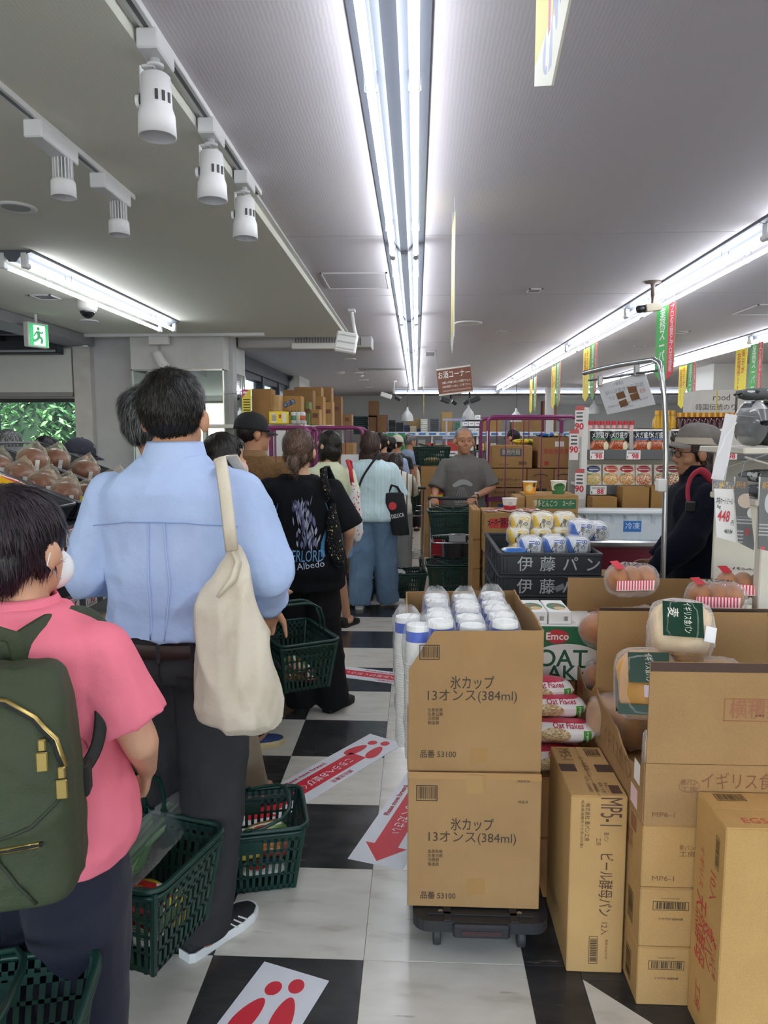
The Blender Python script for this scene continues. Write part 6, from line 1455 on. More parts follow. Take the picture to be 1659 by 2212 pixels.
t = soft_bag('black_tote', 'black tote bag with small white lettering and a red tag, beside the jeans', [(1064, 832, 872, .03), (1085, 832, 876, .05), (1120, 842, 880, .05), (1155, 848, 885, .05)], 6.35, M('#1d1e22', .85, vary=.1), [[at(838, 1066, 6.35), at(846, 1048, 6.35), at(858, 1052, 6.35), at(866, 1066, 6.35)]], .012, seed=8, e=3.5)
texts(t, '#e6e6e6', [('& DELUCA', .05, at(856, 1115, 6.27), dict(rot=10, width=.14, bold=.01))], 'F')
b = MB(); b.lathe([(0, 0), (.035, 0), (.035, .006), (0, .006)], 16, Matrix.Translation(at(848, 1093, 6.28)) @ Matrix.Rotation(pi / 2, 4, 'X')); b.build('red_tag', M('#d0343a', .5), t)
b = MB(); b.smooth = True; b.tube(smooth_path([(-.33, 6.44, 1.43), (-.34, 6.33, 1.40), at(800, 1005, 6.27), at(783, 1032, 6.255), at(772, 1062, 6.25)], 5), .016, 6, flat=.3, up=(0, 1, 0)); o = b.build('crossbody_strap', M('#1f2024', .8), None); tag(o, 'black crossbody strap over the pale blue blouse', 'strap')
soft_bag('cream_bag', 'cream drawstring bag held at the chest of the woman in the navy cap', [(1015, 897, 905, .03), (1030, 893, 907, .07), (1050, 890, 909, .10), (1062, 893, 907, .08)], 11.78, M('#d5cbb6', .9, vary=.05), [[at(901, 1016, 11.78), at(897, 1000, 11.8), at(887, 988, 11.82), at(880, 985, 11.9)]], .022, seed=9, vox=.014)
# red backpack on the woman in navy
t = thing('daypack', 'dark red daypack on the back of the woman in the navy fleece', 'backpack', (1.60, 3.74, .90), radians(-4)); rdp = M('#7a1f33', .7, vary=.1)
b = MB(); b.loft([sring((.06, 0, z), w, d, 20, 3) for z, w, d in ((0, .05, .1), (.03, .085, .13), (.2, .09, .14), (.36, .075, .12), (.42, .045, .08))]); o = obj('bag_body', remesh(b, .011, 3, folds(.006, 7)), t); o.data.materials.append(rdp)
b = MB(); b.smooth = True
sp = [at(1560, 1060, 3.60), at(1530, 1020, 3.52), at(1512, 1022, 3.49), at(1500, 1042, 3.485), at(1497, 1070, 3.48), at(1503, 1100, 3.48), at(1515, 1125, 3.485), at(1530, 1155, 3.52)]
b.tube(smooth_path([p - Vector(t.location) for p in sp], 5), .019, 8, flat=.35, up=(0, 1, 0)); b.build('strap', M('#a52a40', .7), t); p = at(1503, 1093, 3.465) - t.location
MB().rbox(p.x - .022, p.x + .022, p.y - .012, p.y + .006, p.z - .03, p.z + .02, .004).build('buckle', M('#16171a', .4), t)
# ================================================================ BREAD RACK
dkp = M('#2d3033', .5, vary=.08)
t = thing('bread_rack', 'dark tiered bread rack with price rails along the entrance wall', 'rack', (-1.72, 2.95, 0))
for x in (-.36, .36):
    for y in (-.82, .82): MB().rbox(x - .02, x + .02, y - .02, y + .02, 0, .8 if x > 0 else 1.42, .004).build('post', M('#3a3c3e', .5), t)
for i, (xa, xb, za, zb) in enumerate(((.405, -.36, .26, .42), (.40, -.36, .64, .86), (.40, -.36, .97, 1.20), (.385, -.36, 1.235, 1.52))):
    MB().add([(xa, -.85, za), (xa, .85, za), (xb, .85, zb), (xb, -.85, zb), (xa, -.85, za - .02), (xa, .85, za - .02), (xb, .85, zb - .02), (xb, -.85, zb - .02)], [(0, 1, 2, 3), (7, 6, 5, 4), (0, 4, 5, 1), (1, 5, 6, 2), (2, 6, 7, 3), (3, 7, 4, 0)]).build('shelf', dkp, t)
    if i >= 2:
        rl = MB().rbox(.402, .416, -.85, .85, za - .075, za + .005, .003).build('price_rail', M('#55585b', .4), t)
        for k in range(9):
            y = -.62 + k * .155 + (.02 if i == 3 else 0)
            c = MB().rbox(.4165, .418, y - .05, y + .05, za - .072, za - .002, .001).build('price_card', PM('#e9e6e2', [('rect', 0, 1, .93, 1, '#a32a3a'), ('rows', .08, .92, .68, .85, 16, .5, '#8a8a8a'), ('rect', .08, .12, .1, .45, '#444444'), ('rows', .2, .9, .08, .2, 20, .5, '#555555')], 'yz', .5), t)
            bpy.data.objects[c.name].parent = rl
            texts(c, '#c02040', [(('98', '95', '95', '95')[k % 4], .045, (.419, y + .006, za - .042), dict(bold=.03, width=.04))], 'R')
MB().rbox(-.37, -.34, -.85, .85, .2, 1.35, .003).build('back_board', M('#35383b', .6), t)
def bread_tray(label, y0, y1, x, z, sl=.15, L=.60, sd=radians(21), h=.075, c='#2a2d30'):
    t = thing('bread_tray', label, 'tray', (x, (y0 + y1) / 2, z), 0, 'black bread trays'); t.rotation_euler = (0, sd, 0); w = (y1 - y0) / 2; m = M(c, .35, vary=.05)
    b = MB(); b.box(-L, 0, -w, w, 0, .004)
    for a in (-w, w): b.add([(-L, a * .93, 0), (0, a * .93, 0), (.012, a, h), (-L - .012, a, h), (-L, a * .93 + .004, 0), (0, a * .93 + .004, 0), (.012, a + .003, h), (-L - .012, a + .003, h)], [(3, 2, 1, 0), (4, 5, 6, 7), (0, 1, 5, 4), (1, 2, 6, 5), (2, 3, 7, 6), (3, 0, 4, 7)])
    b.add([(0, -w * .93, 0), (0, w * .93, 0), (.012, w, h), (.012, -w, h), (.004, -w * .93, 0), (.004, w * .93, 0), (.016, w, h), (.016, -w, h)], [(0, 1, 2, 3), (7, 6, 5, 4), (3, 2, 6, 7)])
    b.build('tray_body', m, t); b = MB(); b.tube([(x_ - L / 2 + .002, y_, h) for x_, y_ in rrect(L + .03, 2 * w + .006, .02, 3)], .006, 6, loop=True); b.build('tray_rim', M('#4a4d50', .3), t)
    return t
T0 = Vector((-1.345, 0, 1.255)); ca, sa = cos(radians(21)), sin(radians(21))
bread_tray('black tilted tray of yellow bread packets, nearest on the rack top', 2.30, 2.70, T0.x, T0.z); bread_tray('black tilted tray of round brown loaves beside the blue sleeve', 2.73, 3.12, T0.x, T0.z); bread_tray('black tilted tray of bread behind the blue shirt', 3.15, 3.55, T0.x, T0.z)
def on_tray(s, y, up=0): return Vector((T0.x - s * ca + up * sa, y, T0.z + s * sa + up * ca + .008))
bunm = M('#7a3c1a', .38, vary=.25, scale=14, coat=.3, name='glazed_crust')
def bun(label, p, k=1.0, sticker_=0, rz=0):
    t = thing('round_loaf', label, 'bread', p, rz, 'round loaves on the bread rack'); t.scale = (k, k, k); t.rotation_euler = (0, radians(20), rz)
    b = MB(); b.smooth = True
    def f(u, v):
        a = 2 * pi * u; q = -pi / 2 + pi * v; r = .062 * (1 + .03 * mnoise.noise(Vector((cos(a) * 2, sin(a) * 2, q)))); return (r * cos(q) * cos(a), r * cos(q) * sin(a) * 1.15, .06 + r * .92 * sin(q))
    b.grid(f, 22, 14); b.build('crust', bunm, t)
    b = MB(); b.smooth = True
    def g(u, v):
        a = 2 * pi * u; q = -pi / 2 + (pi * 1.0) * v; n = .010 * mnoise.noise(Vector((cos(a) * 3 + p[1] * 9, sin(a) * 3, q * 3))); r = .068 + n + (.03 * max(0, v - .75) * 4 if v > .75 else 0) * .3
        return (r * cos(q) * cos(a), r * cos(q) * sin(a) * 1.15, .06 + r * .95 * sin(q) + (.022 * max(0, (v - .8) / .2) ** 1.3 * (.6 + .8 * abs(mnoise.noise(Vector((a, 1, 2)))))))
    b.grid(g, 26, 20); b.build('clear_bag', FILM('#fff6dc', .04), t)
    patch(t, 'white_label', '#ececea', (.052, -.048, .055), .018, .055, ((.7, .7, 0), (.1, -.1, .98)), rot=12)
    if sticker_: patch(t, 'yellow_sticker', '#d8c334', (.066, .02, .05), .03, .05, ((0, 1, 0), (-.2, 0, .98)), rot=-8)
    return t
lab = ('lowest on the slope beside the blue sleeve', 'second up the slope', 'third up the slope', 'fourth up the slope, near the frame edge', 'highest of the front row')
for i in range(5): bun('glazed brown round loaf in clear film, ' + lab[i], on_tray(.08 + i * .1, 2.815 + .004 * i), .92, i == 0)
for i in range(4): bun('glazed round loaf in the rear row of the tray, ' + ('lowest', 'second up', 'third up', 'topmost')[i], on_tray(.06 + i * .085, 2.95), .82)
bun('glazed round loaf lying on top of the others', on_tray(.30, 2.92, .06), .9)
for i in range(3): bun('round loaf in the tray behind the blue shirt, ' + ('lowest', 'middle', 'highest')[i], on_tray(.1 + i * .15, 3.33), 1.0)
yl = PM('#e8b21f', [('rect', .62, .82, .3, .7, '#c8342c'), ('rect', 0, .05, 0, 1, '#f3d98a'), ('rows', .2, .5, .35, .65, 8, .4, '#3a2a14')], 'xy', .3, .4)
for i in range(3): o = packet('long yellow bread packet in the near tray, ' + ('uppermost of three', 'middle of three', 'lowest of three')[i], on_tray(.27 + .02 * i, 2.60 - .09 * i, .035 - .01 * i), radians(2), .34, .10, .06, 7, 'yellow bread packets', (0, radians(21)), yl)
packet('white printed bread packet with red letters at the frame edge', on_tray(.37, 2.36, .06), radians(80), .22, .2, .06, 2, None, (radians(-40), 0), PM('#efe7d6', [('rect', .55, 1, .1, .9, '#e8b84a'), ('rows', .6, .95, .3, .8, 7, .55, '#c8342c')], 'xy', .3))
packet('small blue and white packet behind the yellow ones', on_tray(.30, 2.66, .04), radians(40), .12, .07, .04, 4, None, (0, radians(21)), PM('#dfe6ee', [('tri', 1, 1, 1, '#3b7fc4')], 'xy', .3))
for i, (y, h_, mt_) in enumerate(((2.86, .2, PM('#8a5a3a', [('rect', .3, .6, 0, 1, '#c02c34'), ('rect', .68, .9, .1, .6, '#d8d4cc')], 'yz', .3, .3)), (2.98, .2, PM('#8a5a3a', [('rect', .3, .6, 0, 1, '#c02c34'), ('rect', .68, .9, .1, .6, '#d8d4cc')], 'yz', .3, .3)), (2.62, .15, PM('#b98f55', [('ell', .6, .5, .4, .42, '#125a38'), ('rows', .35, .85, .3, .7, 5, .5, '#e9e6da')], 'yz', .3, .3)), (2.46, .15, PM('#b98f55', [('ell', .6, .5, .4, .42, '#125a38')], 'yz', .3, .3)))):
    loaf(('red-banded loaf in film on the second tier beside the blue sleeve', 'red-banded loaf behind its twin on the second tier', 'roll packet with a round green label on the second tier', 'roll packet with a green label nearer on the second tier')[i], -1.42, y, 1.015, pi / 2, .11, .12, h_, mt_, group='packed bread on the second tier')
for i in range(5): loaf('cellophane-wrapped bread on the lowest visible tier, ' + ('nearest the viewer', 'second in line', 'third in line', 'fourth in line', 'last in line')[i], -1.40, 2.42 + i * .17, .675, pi / 2 + .1 * i, .14, .14, .11, (brown_loaf, bunm, gold, brown_loaf, gold)[i], group='wrapped bread on the lowest tier')
# ================================================================ CRATES, NOODLE CARTONS, FREEZER AND SHELVES
ckm = M('#34373b', .45, vary=.1, scale=20, name='black_plastic')
def crate(label, x0, x1, y0, y1, z, h=.118, words=None):
    w, d = (x1 - x0) / 2, (y1 - y0) / 2; t = thing('bread_crate', label, 'crate', ((x0 + x1) / 2, (y0 + y1) / 2, z), 0, 'black bread crates')
    if 'cr' not in FIX:
        b = MB(); b.box(-w, w, -d, d, 0, .006)
        for s in (-1, 1): b.rbox(-w, w, s * d - .006, s * d + .006, 0, h, .003); b.rbox(s * w - .006, s * w + .006, -d, d, 0, h, .003)
        for s in (-1, 1):
            b.rbox(-w - .008, w + .008, s * d - .012, s * d + .012, h - .016, h, .003); b.rbox(s * w - .012, s * w + .012, -d, d, h - .016, h, .003); b.rbox(-w - .004, w + .004, s * d - .009, s * d + .009, .0, .012, .003)
            for k in (-.9, .9): b.rbox(k * w - .01, k * w + .01, s * d - .010, s * d + .010, .012, h - .016, .003)
            for k in (-.75, -.45, -.15, .15, .45, .75): b.rbox(s * w - .011, s * w + .011, k * d - .012, k * d + .012, .012, h - .016, .003)
        FIX['cr'] = b.mesh('crate_body'); FIX['cr'].materials.append(ckm)
        b = MB()
        for s in (-1, 1):
            for k in (-.3, .3): b.rbox(s * (w + .0115) - .001, s * (w + .0115) + .001, k * d - .07, k * d + .07, .045, .085, .001)
        FIX['cs2'] = b.mesh('grip_slot'); FIX['cs2'].materials.append(M('#17181a', .6))
    obj('crate_body', FIX['cr'], t); obj('grip_slot', FIX['cs2'], t)
    if words: texts(t, '#c3c6c6', [(words[i], .085, (-w + .13 + i * .118, -d - .0105, .055), dict(bold=.008)) for i in range(len(words))], 'F')
    return t
order = ('topmost', 'second', 'third', 'fourth', 'fifth', 'sixth', 'seventh', 'eighth')
for i in range(8):
    c = crate('black bread crate, %s from the top of the stack' % order[i], .447, .975, 3.81, 4.60, .842 - .1203 * i, .118, ('伊藤パン', '伊藤パ', '')[i] if i < 3 else None)
    if i < 2: patch(c, 'tape_patch', '#7d8084', ((-.02, .05)[i], -.4075, .055), .05, .03, rot=(5, 25)[i], mat=M('#8b8f92', .3))
def crate_bread(label, px, py, Y, blue):
    a, b_ = ('#1f63c4', '#e8eaef') if blue else ('#efc21c', '#f0e8d2'); p = at(px, py, Y)
    m = PM(b_, [('tri', -1, -.35, -.42, a), ('ell', .78, .72, .11, .12, a), ('ell', .78, .72, .075, .08, b_), ('rows', .42, .66, .62, .82, 9, .4, a)], 'xz', .3, .3)
    t = loaf(label, p.x, Y + .05, p.z - .052, radians(random.uniform(-6, 6)), .118, .10, .103, m, group=('blue' if blue else 'yellow') + ' bread packets in the crate', name='bread_packet', seed=px)
    texts(t, '#2a2420', [('い', .036, (-.012, -.052, .028), dict(rot=-15, bold=.02)), ('麦の', .03, (.012, -.052, .05), dict(rot=-15, bold=.02)), ('6' if blue else '', .018, (.033, -.052, .075), dict(bold=.03))], 'F')
    return t
for i, (px, py) in enumerate(((1127, 1130), (1174, 1128), (1221, 1128))): crate_bread('yellow bread packet, upper row, ' + ('beside the noodle cartons', 'middle of three', 'beside the blue ones')[i], px, py, 4.22, False)
for i, (px, py) in enumerate(((1122, 1159), (1171, 1159), (1217, 1158))): crate_bread('yellow bread packet, lower row, ' + ('beside the noodle cartons', 'middle of three', 'beside the blue ones')[i], px, py, 4.20, False)
for i, (px, py) in enumerate(((1148, 1182), (1199, 1180), (1250, 1180))): crate_bread('blue and white bread packet, front row, ' + ('first after the flat one', 'middle of three', 'below the raised one')[i], px, py, 3.95, True)
crate_bread('blue and white bread packet lying on top of the others', 1258, 1146, 4.0, True); crate_bread('blue and white bread packet peeking out at the crate end', 1290, 1150, 4.1, True)
for i, (px, py) in enumerate(((1127, 1182), (1180, 1182), (1232, 1182))): crate_bread('yellow bread packet hidden low in the crate, ' + ('first', 'middle', 'last')[i], px, py + 10, 4.18, False)
p = at(1110, 1188, 3.95); packet('flat blue and white packet lying at the crate corner', p - Vector((0, 0, .02)), .1, .13, .12, .035, 4, mat=PM('#dfe4ea', [('rect', 0, 1, 0, .35, '#2f6fc0')], 'xy', .3, .3))
# --- noodle cartons
def noodle(label, x0, x1, y0, y1, z0, z1, kind, c='#b08a58'):
    t = carton(label, x0, x1, y0, y1, z0, z1, c, tape=None, group='noodle cartons'); w, d, h = x1 - x0, y1 - y0, z1 - z0; yf = -d / 2 - .0006
    if kind == 'r':
        patch(t, 'red_panel', '#b8232c', (-.01, yf, h * .52), w * .44, h * .5); texts(t, '#1d1a18', [('豚キムチ', h * .45, (-.01, yf - .001, h * .52), dict(bold=.02, width=w * .4))], 'F'); texts(t, '#1d1a18', [('スーパー', h * .3, (-w * .34, yf - .001, h * .52), dict(bold=.04, width=w * .22, rot=8))], 'F'); patch(t, 'red_disc', '#c23a34', (-w * .34, yf + .0003, h * .5), w * .16, h * .45)
    elif kind == 'o': patch(t, 'red_oval', '#bb4038', (-w * .3, yf, h * .6), w * .18, h * .16); texts(t, '#4a3a2a', [('ABLE', h * .28, (w * .33, yf, h * .55), {})], 'F')
    elif kind == 'g':
        patch(t, 'green_panel', '#2f6f4a', (.03, yf, h * .52), w * .76, h * .52); texts(t, '#e2d2b0', [('博多とんこつ', h * .42, (-.05, yf - .001, h * .52), dict(bold=.015, width=w * .46)), ('スーパー', h * .34, (w * .31, yf - .001, h * .52), dict(bold=.02, width=w * .22))], 'F')
    elif kind == 'p': texts(t, '#4a3a2a', [('ABLE7', h * .24, (w * .33, yf, h * .2), {}), ('賞味期限 2026.4.1', h * .13, (0, yf, h * .5), {})], 'F'); patch(t, 'green_oval', '#2f8a58', (-w * .32, yf, h * .2), w * .16, h * .16)
    return t
nx0, nx1 = .462, .86
zz = [0, .13, .26, .39, .52, .65, .78, .915, 1.06]
nm = ('lowest', 'second', 'third', 'fourth', 'fifth', 'sixth', 'plain', 'red-labelled topmost')
for i in range(8): noodle('noodle carton, %s in the stack behind the bread crates' % nm[i], nx0 + (.0 if i > 5 else .012), nx1 + (.0 if i > 5 else .012), 4.88, 5.25, zz[i], zz[i + 1] - .002, 'or'[i % 2])
for i in range(5): noodle('noodle carton in the narrower stack by the cart, %s' % ('lowest', 'second', 'third', 'fourth', 'topmost')[i], .40, .455, 5.1, 5.5, .24 * i * .88, .24 * (i + 1) * .88 - .002, '-')
for i in range(5): noodle('noodle carton in the taller green stack, %s' % ('lowest', 'second', 'third', 'plain with a green oval', 'green-labelled topmost')[i], .80, 1.175, 5.28, 5.66, (0, .28, .56, .885, 1.015)[i], (.278, .558, .883, 1.013, 1.145)[i], 'oopppg'[i] if i < 4 else 'g')
noodle('small open carton of yellow cups at the side of the green stack', .73, .795, 5.3, 5.6, .885, 1.13, 'o')
struct(MB().box(.73, .795, 5.3, 5.6, 0, .884).build('trim_11', CARD('#a5804f')))
def cup(label, p, r, h, c, bands):
    t = thing('noodle_cup', label, 'instant noodles', p); b = MB(); b.smooth = True
    b.lathe([(0, 0), (r * .78, 0), (r * .78, .004), (r, h - .006)], 22, caps=False); b.build('bowl', PM(c, bands, 'xz', .4), t)
    b = MB(); b.lathe([(r, h - .008), (r * 1.05, h - .006), (r * 1.05, h), (0, h + .001)], 22, caps=False); b.build('lid', M('#e9e4da', .4), t); return t
def cup_at(px, py, Y, z): q = at(px, py, Y); return (q.x, Y, z)
cup('orange instant noodle cup on the green-labelled carton', cup_at(1145, 1030, 5.40, 1.146), .052, .095, '#e8a02a', [('ell', .4, .5, .24, .3, '#f0d08a'), ('rect', .65, .85, .6, .95, '#3a4a2a')])
t = cup('green and cream instant noodle cup on the green-labelled carton', cup_at(1207, 1030, 5.42, 1.146), .058, .098, '#dfe0cc', [('ell', .5, .55, .36, .34, '#3f7a3f'), ('rect', 0, 1, 0, .3, '#3c7a48')]); texts(t, '#1a1a1a', [('スーパー', .026, (0, -.058, .066), dict(bold=.04, width=.06, rot=8))], 'F')
cup('white and red clear-lidded noodle cup on the noodle cartons', cup_at(1101, 1085, 5.06, 1.059), .052, .085, '#e6e2de', [('rect', 0, 1, .1, .45, '#b8242e'), ('ell', .5, .6, .14, .2, '#c9c4be')])
p = at(1150, 1060, 4.97)
for i in range(6): packet('flat red film wrapped noodle cup tray on the carton, %s' % ('first', 'second', 'third', 'fourth', 'fifth', 'sixth')[i], (.51 + .06 * i, 4.96 + .1 * (i % 2), 1.059), .3 * i, .09, .11, .012, 1, 'film wrapped trays on the noodle cartons', mat=PM('#c9a9a2', [('rect', .2, .8, .3, .7, '#a82a34')], 'xy', .2, .4))
# --- roll cages
mag = M('#7d2a63', .4, vary=.06, name='purple_enamel')
def cage(label, x0, x1, y0, y1, h, rods=4, back=True):
    w, d = (x1 - x0), (y1 - y0); t = thing('roll_cage', label, 'roll cage', ((x0 + x1) / 2, (y0 + y1) / 2, 0), 0, 'purple roll cages')
    def frame(y, nm):
        b = MB(); b.smooth = True; r = .06; X = w / 2
        pts = [(-X, y, .16), (-X, y, h - r)] + [(-X + r - r * cos(a), y, h - r + r * sin(a)) for a in (radians(30), radians(60), radians(90))] + [(X - r + r * sin(a), y, h - r + r * cos(a)) for a in (0, radians(30), radians(60), radians(90))] + [(X, y, .16)]
        b.tube(pts, .017, 8); o = b.build(nm, mag, t)
        for z in (.5, .95): c = MB(); c.rbox(-X, X, y - .012, y + .012, z - .02, z + .02, .003); c.build('cross_bar', mag, o)
        for i in range(1, rods + 1): c = MB(); x = -X + w * i / (rods + 1); c.tube([(x, y, .16), (x, y, h)], .0055, 6); c.build('rod', mag, o)
    frame(-d / 2, 'gate_frame')
    if back: frame(d / 2, 'back_frame')
    for s in (-1, 1):
        b = MB(); b.tube([(s * w / 2, -d / 2 + .05, .16), (s * w / 2, -d / 2 + .05, h - .02), (s * w / 2, d / 2 - .05, h - .02), (s * w / 2, d / 2 - .05, .16)], .015, 8); b.build('side_frame', mag, t)
    MB().rbox(-w / 2, w / 2, -d / 2, d / 2, .13, .165, .005).build('deck', mag, t)
    for sx in (-1, 1):
        for sy in (-1, 1): q = MB(); q.lathe([(0, -.015), (.05, -.015), (.055, 0), (.05, .015), (0, .015)], 14, Matrix.Translation((sx * (w / 2 - .07), sy * (d / 2 - .07), .056)) @ Matrix.Rotation(pi / 2, 4, 'Y')); q.rbox(sx * (w / 2 - .07) - .02, sx * (w / 2 - .07) + .02, sy * (d / 2 - .07) - .03, sy * (d / 2 - .07) + .03, .1, .14, .004); q.build('caster', M('#3a3b3d', .5), t)
    return t
t = cage('purple roll cage of cartons beside the man with the cart', .70, 1.57, 7.17, 7.98, 1.76)
MB().rbox(-.45, -.44, -.44, -.425, 1.28, 1.62, .002).build('document_sleeve', M('#cfd3d2', .3), t)
for x in (.05, .12): MB().rbox(x - .02, x + .02, -.445, -.41, .9, 1.06, .004).build('latch', M('#2a2a2c', .5), t)
t = cage('purple roll cage post edge nearest the man with the cart', .585, .612, 6.32, 7.1, 1.69, 0, False) if False else None
bxs = [(.66, .985, .17, .42), (.99, 1.37, .17, .42), (.66, .985, .42, .68), (.99, 1.37, .42, .68), (.66, .985, .68, .965), (.99, 1.37, .68, .965), (.66, .985, .965, 1.055), (.66, .965, 1.06, 1.25), (.97, 1.20, .97, 1.25), (1.205, 1.37, .97, 1.25), (.655, 1.01, 1.255, 1.48), (1.06, 1.375, 1.255, 1.56)]
nmb = ('bottom carton by the aisle', 'bottom carton by the freezer', 'second carton by the aisle', 'second carton by the freezer', 'blue-labelled carton', 'third carton by the freezer', 'thin flat carton', 'carton of mixed cookies', 'carton with an arched mark in the middle', 'carton with an arched mark at the end', 'carton with a dark printed panel', 'tall carton with red lettering')
for i, (a, b_, c_, d_) in enumerate(bxs):
    t = carton(nmb[i] + ' inside the purple cage', a * 1.14, b_ * 1.14, 7.27, 7.80, c_, d_ - .003, ('#a8835a', '#b08a58', '#a27c50')[i % 3], tape=None, group='cartons in the purple cage'); w, h = b_ - a, d_ - c_; y = -.2655
    if i == 10: patch(t, 'dark_panel', '#55595e', (-.01, y, h * .68), w * .6, h * .34); texts(t, '#b9b3a4', [('業務用麺', h * .26, (-.01, y - .001, h * .68), dict(bold=.02, width=w * .5))], 'F'); barcode(t, (w * .3, y, h * .2), .08, .035, seed=40); texts(t, '#3a3028', [('NET150g×24', h * .08, (-w * .22, y, h * .15), {})], 'F')
    if i == 11: texts(t, '#a8322e', [('業務用 片栗', h * .2, (0, y, h * .52), dict(bold=.01, width=w * .8))], 'F'); patch(t, 'paper_label', '#d9d6d0', (.03, y, h * .78), .09, .05); patch(t, 'red_mark', '#a8322e', (-w * .3, y, h * .15), .04, .04)
    if i == 7: texts(t, '#2f2620', [('まぜこぜクッキー', h * .2, (0, y, h * .38), dict(width=w * .72, bold=.01)), ('プレーン&チョコチップミックス', h * .1, (0, y, h * .16), dict(width=w * .7))], 'F')
    if i in (8, 9): q = MB(); q.tube([(.085 * cos(a), y, h * .62 + .05 * sin(a)) for a in [radians(35 + 11 * k) for k in range(11)]], .005, 5); q.build('arched_mark', M('#4b4a40', .7), t); patch(t, 'dark_mark', '#6b6254', (0, y, h * .5), .03, .03)
    if i == 4: patch(t, 'blue_label', '#2a5f94', (-w * .18, y, h * .5), .12, .14); q = MB(); q.lathe([(0, 0), (.04, 0), (.04, .001), (0, .001)], 20, Matrix.Translation((-w * .18, y - .0006, h * .5)) @ Matrix.Scale(.5, 4, (0, 0, 1)) @ Matrix.Rotation(pi / 2, 4, 'X')); q.build('pale_oval', M('#a9b9c4', .6), t)
    if i == 6: texts(t, '#3a3028', [('株式会社 木原屋', .03, (-.05, y, .04), {})], 'F')
t = packet('yellow, green and red snack packets heaped behind the cage carton', (1.16, 7.70, 1.483), 0, .3, .2, .06, 7, mat=spots('#d8c23a', [('#4f8a3a', .55), ('#b8342c', .64), ('#e8e4d4', .68)], 30, 'snack_print'))
packet('blue and yellow snack packet on the tall red-lettered carton', (1.37, 7.5, 1.557), .2, .28, .2, .05, 4, mat=spots('#2f62a8', [('#e8d24a', .56), ('#e6e2da', .62)], 26, 'snack_print'))
# left cages with cartons on the rack above
cage('purple roll cage behind the man in the black cap', -1.43, -.98, 6.55, 7.1, 1.65, 2); cage('purple roll cage with an arched gate behind the yellow T-shirt', -1.04, -.54, 7.2, 7.8, 1.655, 2)
t = thing('paper_sheet', 'white printed sheet hung on the purple cage behind the yellow T-shirt', 'paper', (-.66, 7.16, 1.15)); MB().box(-.09, .09, -.002, .0, 0, .24).build('sheet', M('#dfe1e1', .7), t)
k = 0
for i, (a, b_, z0, z1, y0, y1, lab) in enumerate(((-1.4, -1.02, .17, .6, 6.62, 7.0, 'large carton low in the cage behind the black cap'), (-1.4, -1.02, .6, 1.0, 6.62, 7.0, 'middle carton in the cage behind the black cap'), (-1.4, -1.16, 1.0, 1.38, 6.62, 7.0, 'upper carton in the cage behind the black cap'), (-1.02, -.6, .17, .7, 7.27, 7.72, 'lower carton in the arched cage'), (-1.02, -.6, .7, 1.2, 7.27, 7.72, 'middle carton in the arched cage'), (-.98, -.64, 1.2, 1.5, 7.27, 7.72, 'upper carton in the arched cage'))):
    carton(lab, a, b_, y0, y1, z0, z1 - .003, ('#a8835a', '#b08a58')[i % 2], tape=None, group='cartons in the rear cages')
t = thing('storage_rack', 'white wire rack along the entrance side carrying tall cartons', 'rack', (-1.72, 9.0, 0)); wr = M('#cfcfc9', .5)
for x in (-.42, .60):
    for y in (-1.75, 1.9): MB().tube([(x, y, 0), (x, y, 1.72)], .018, 8).build('post', wr, t)
for z in (.6, 1.2, 1.69): MB().rbox(-.44, .55, -1.77, 1.92, z - .04, z, .004).build('shelf', wr, t)
MB().rbox(.55, .76, -1.0, 1.92, 1.65, 1.69, .004).build('shelf_extension', wr, t)
def tallbox(px0, px1, pyt, pyb, Y, lab, c='#a8835a', txt=None, d=.22):
    a, b_ = at(px0, pyb, Y), at(px1, pyt, Y); t = carton(lab, a.x, b_.x, Y, Y + d, 1.692, b_.z, c, tape=None, group='cartons on the white rack')
    if txt: texts(t, txt[1], [(txt[0], txt[2], (0, -d / 2 - .001, (b_.z - 1.692) * txt[3]), dict(bold=.03, rot=txt[4] if len(txt) > 4 else 0))], 'F')
    return t
tallbox(545, 586, 840, 920, 7.35, 'plain wide carton with a blue edge by the mirrored pillar', '#a07a4c'); tallbox(587, 603, 853, 905, 7.40, 'narrow pale carton beside the plain wide one', '#c3a070')
t = tallbox(604, 650, 855, 905, 7.6, 'carton with a tilted blue label and dark lettering', '#a8844f', ('DRY', .05, '#2a2a2a', 0) if False else None)
h_ = .3; patch(t, 'blue_label', '#24406e', (-.01, -.112, .22), .13, .05, rot=24); texts(t, '#26211c', [('DRY', .075, (.02, -.112, .11), dict(bold=.03))], 'F'); texts(t, '#b9c3d4', [('淡麗 生', .04, (-.01, -.1126, .22), dict(rot=24, bold=.02))], 'F')
specs = [(612, 676, 842, 900, 8.2, 'long brown carton with a red panel, above the blue-labelled one', '#94704a'), (636, 694, 836, 910, 8.7, 'tall carton with a dark printed panel', '#a07c50'), (660, 668, 868, 912, 7.9, 'slim green-edged carton in the rack row', '#7d8a5a'), (672, 690, 884, 915, 8.0, 'small carton at the front of the rack row', '#b08a58'), (696, 716, 836, 915, 9.3, 'tall carton with two printed panels', '#a27e54'), (700, 718, 868, 915, 8.9, 'carton leaning before the two-panelled one', '#b48f60'), (717, 737, 856, 912, 9.9, 'separate upright carton near the end of the rack', '#94704c'), (740, 760, 895, 918, 10.2, 'low carton at the end of the rack', '#a07c54'), (676, 698, 856, 912, 8.45, 'carton behind the small one on the rack', '#b08a58')]
for s in specs:
    t = tallbox(*s[:6], s[6]); b_ = at(s[1], s[2], s[4]); patch(t, 'printed_panel', '#6b4a36' if 'red' not in s[5] else '#9a4034', (.0, -.1115, (b_.z - 1.692) * .6), .12 if s[1] - s[0] > 22 else .06, .05)
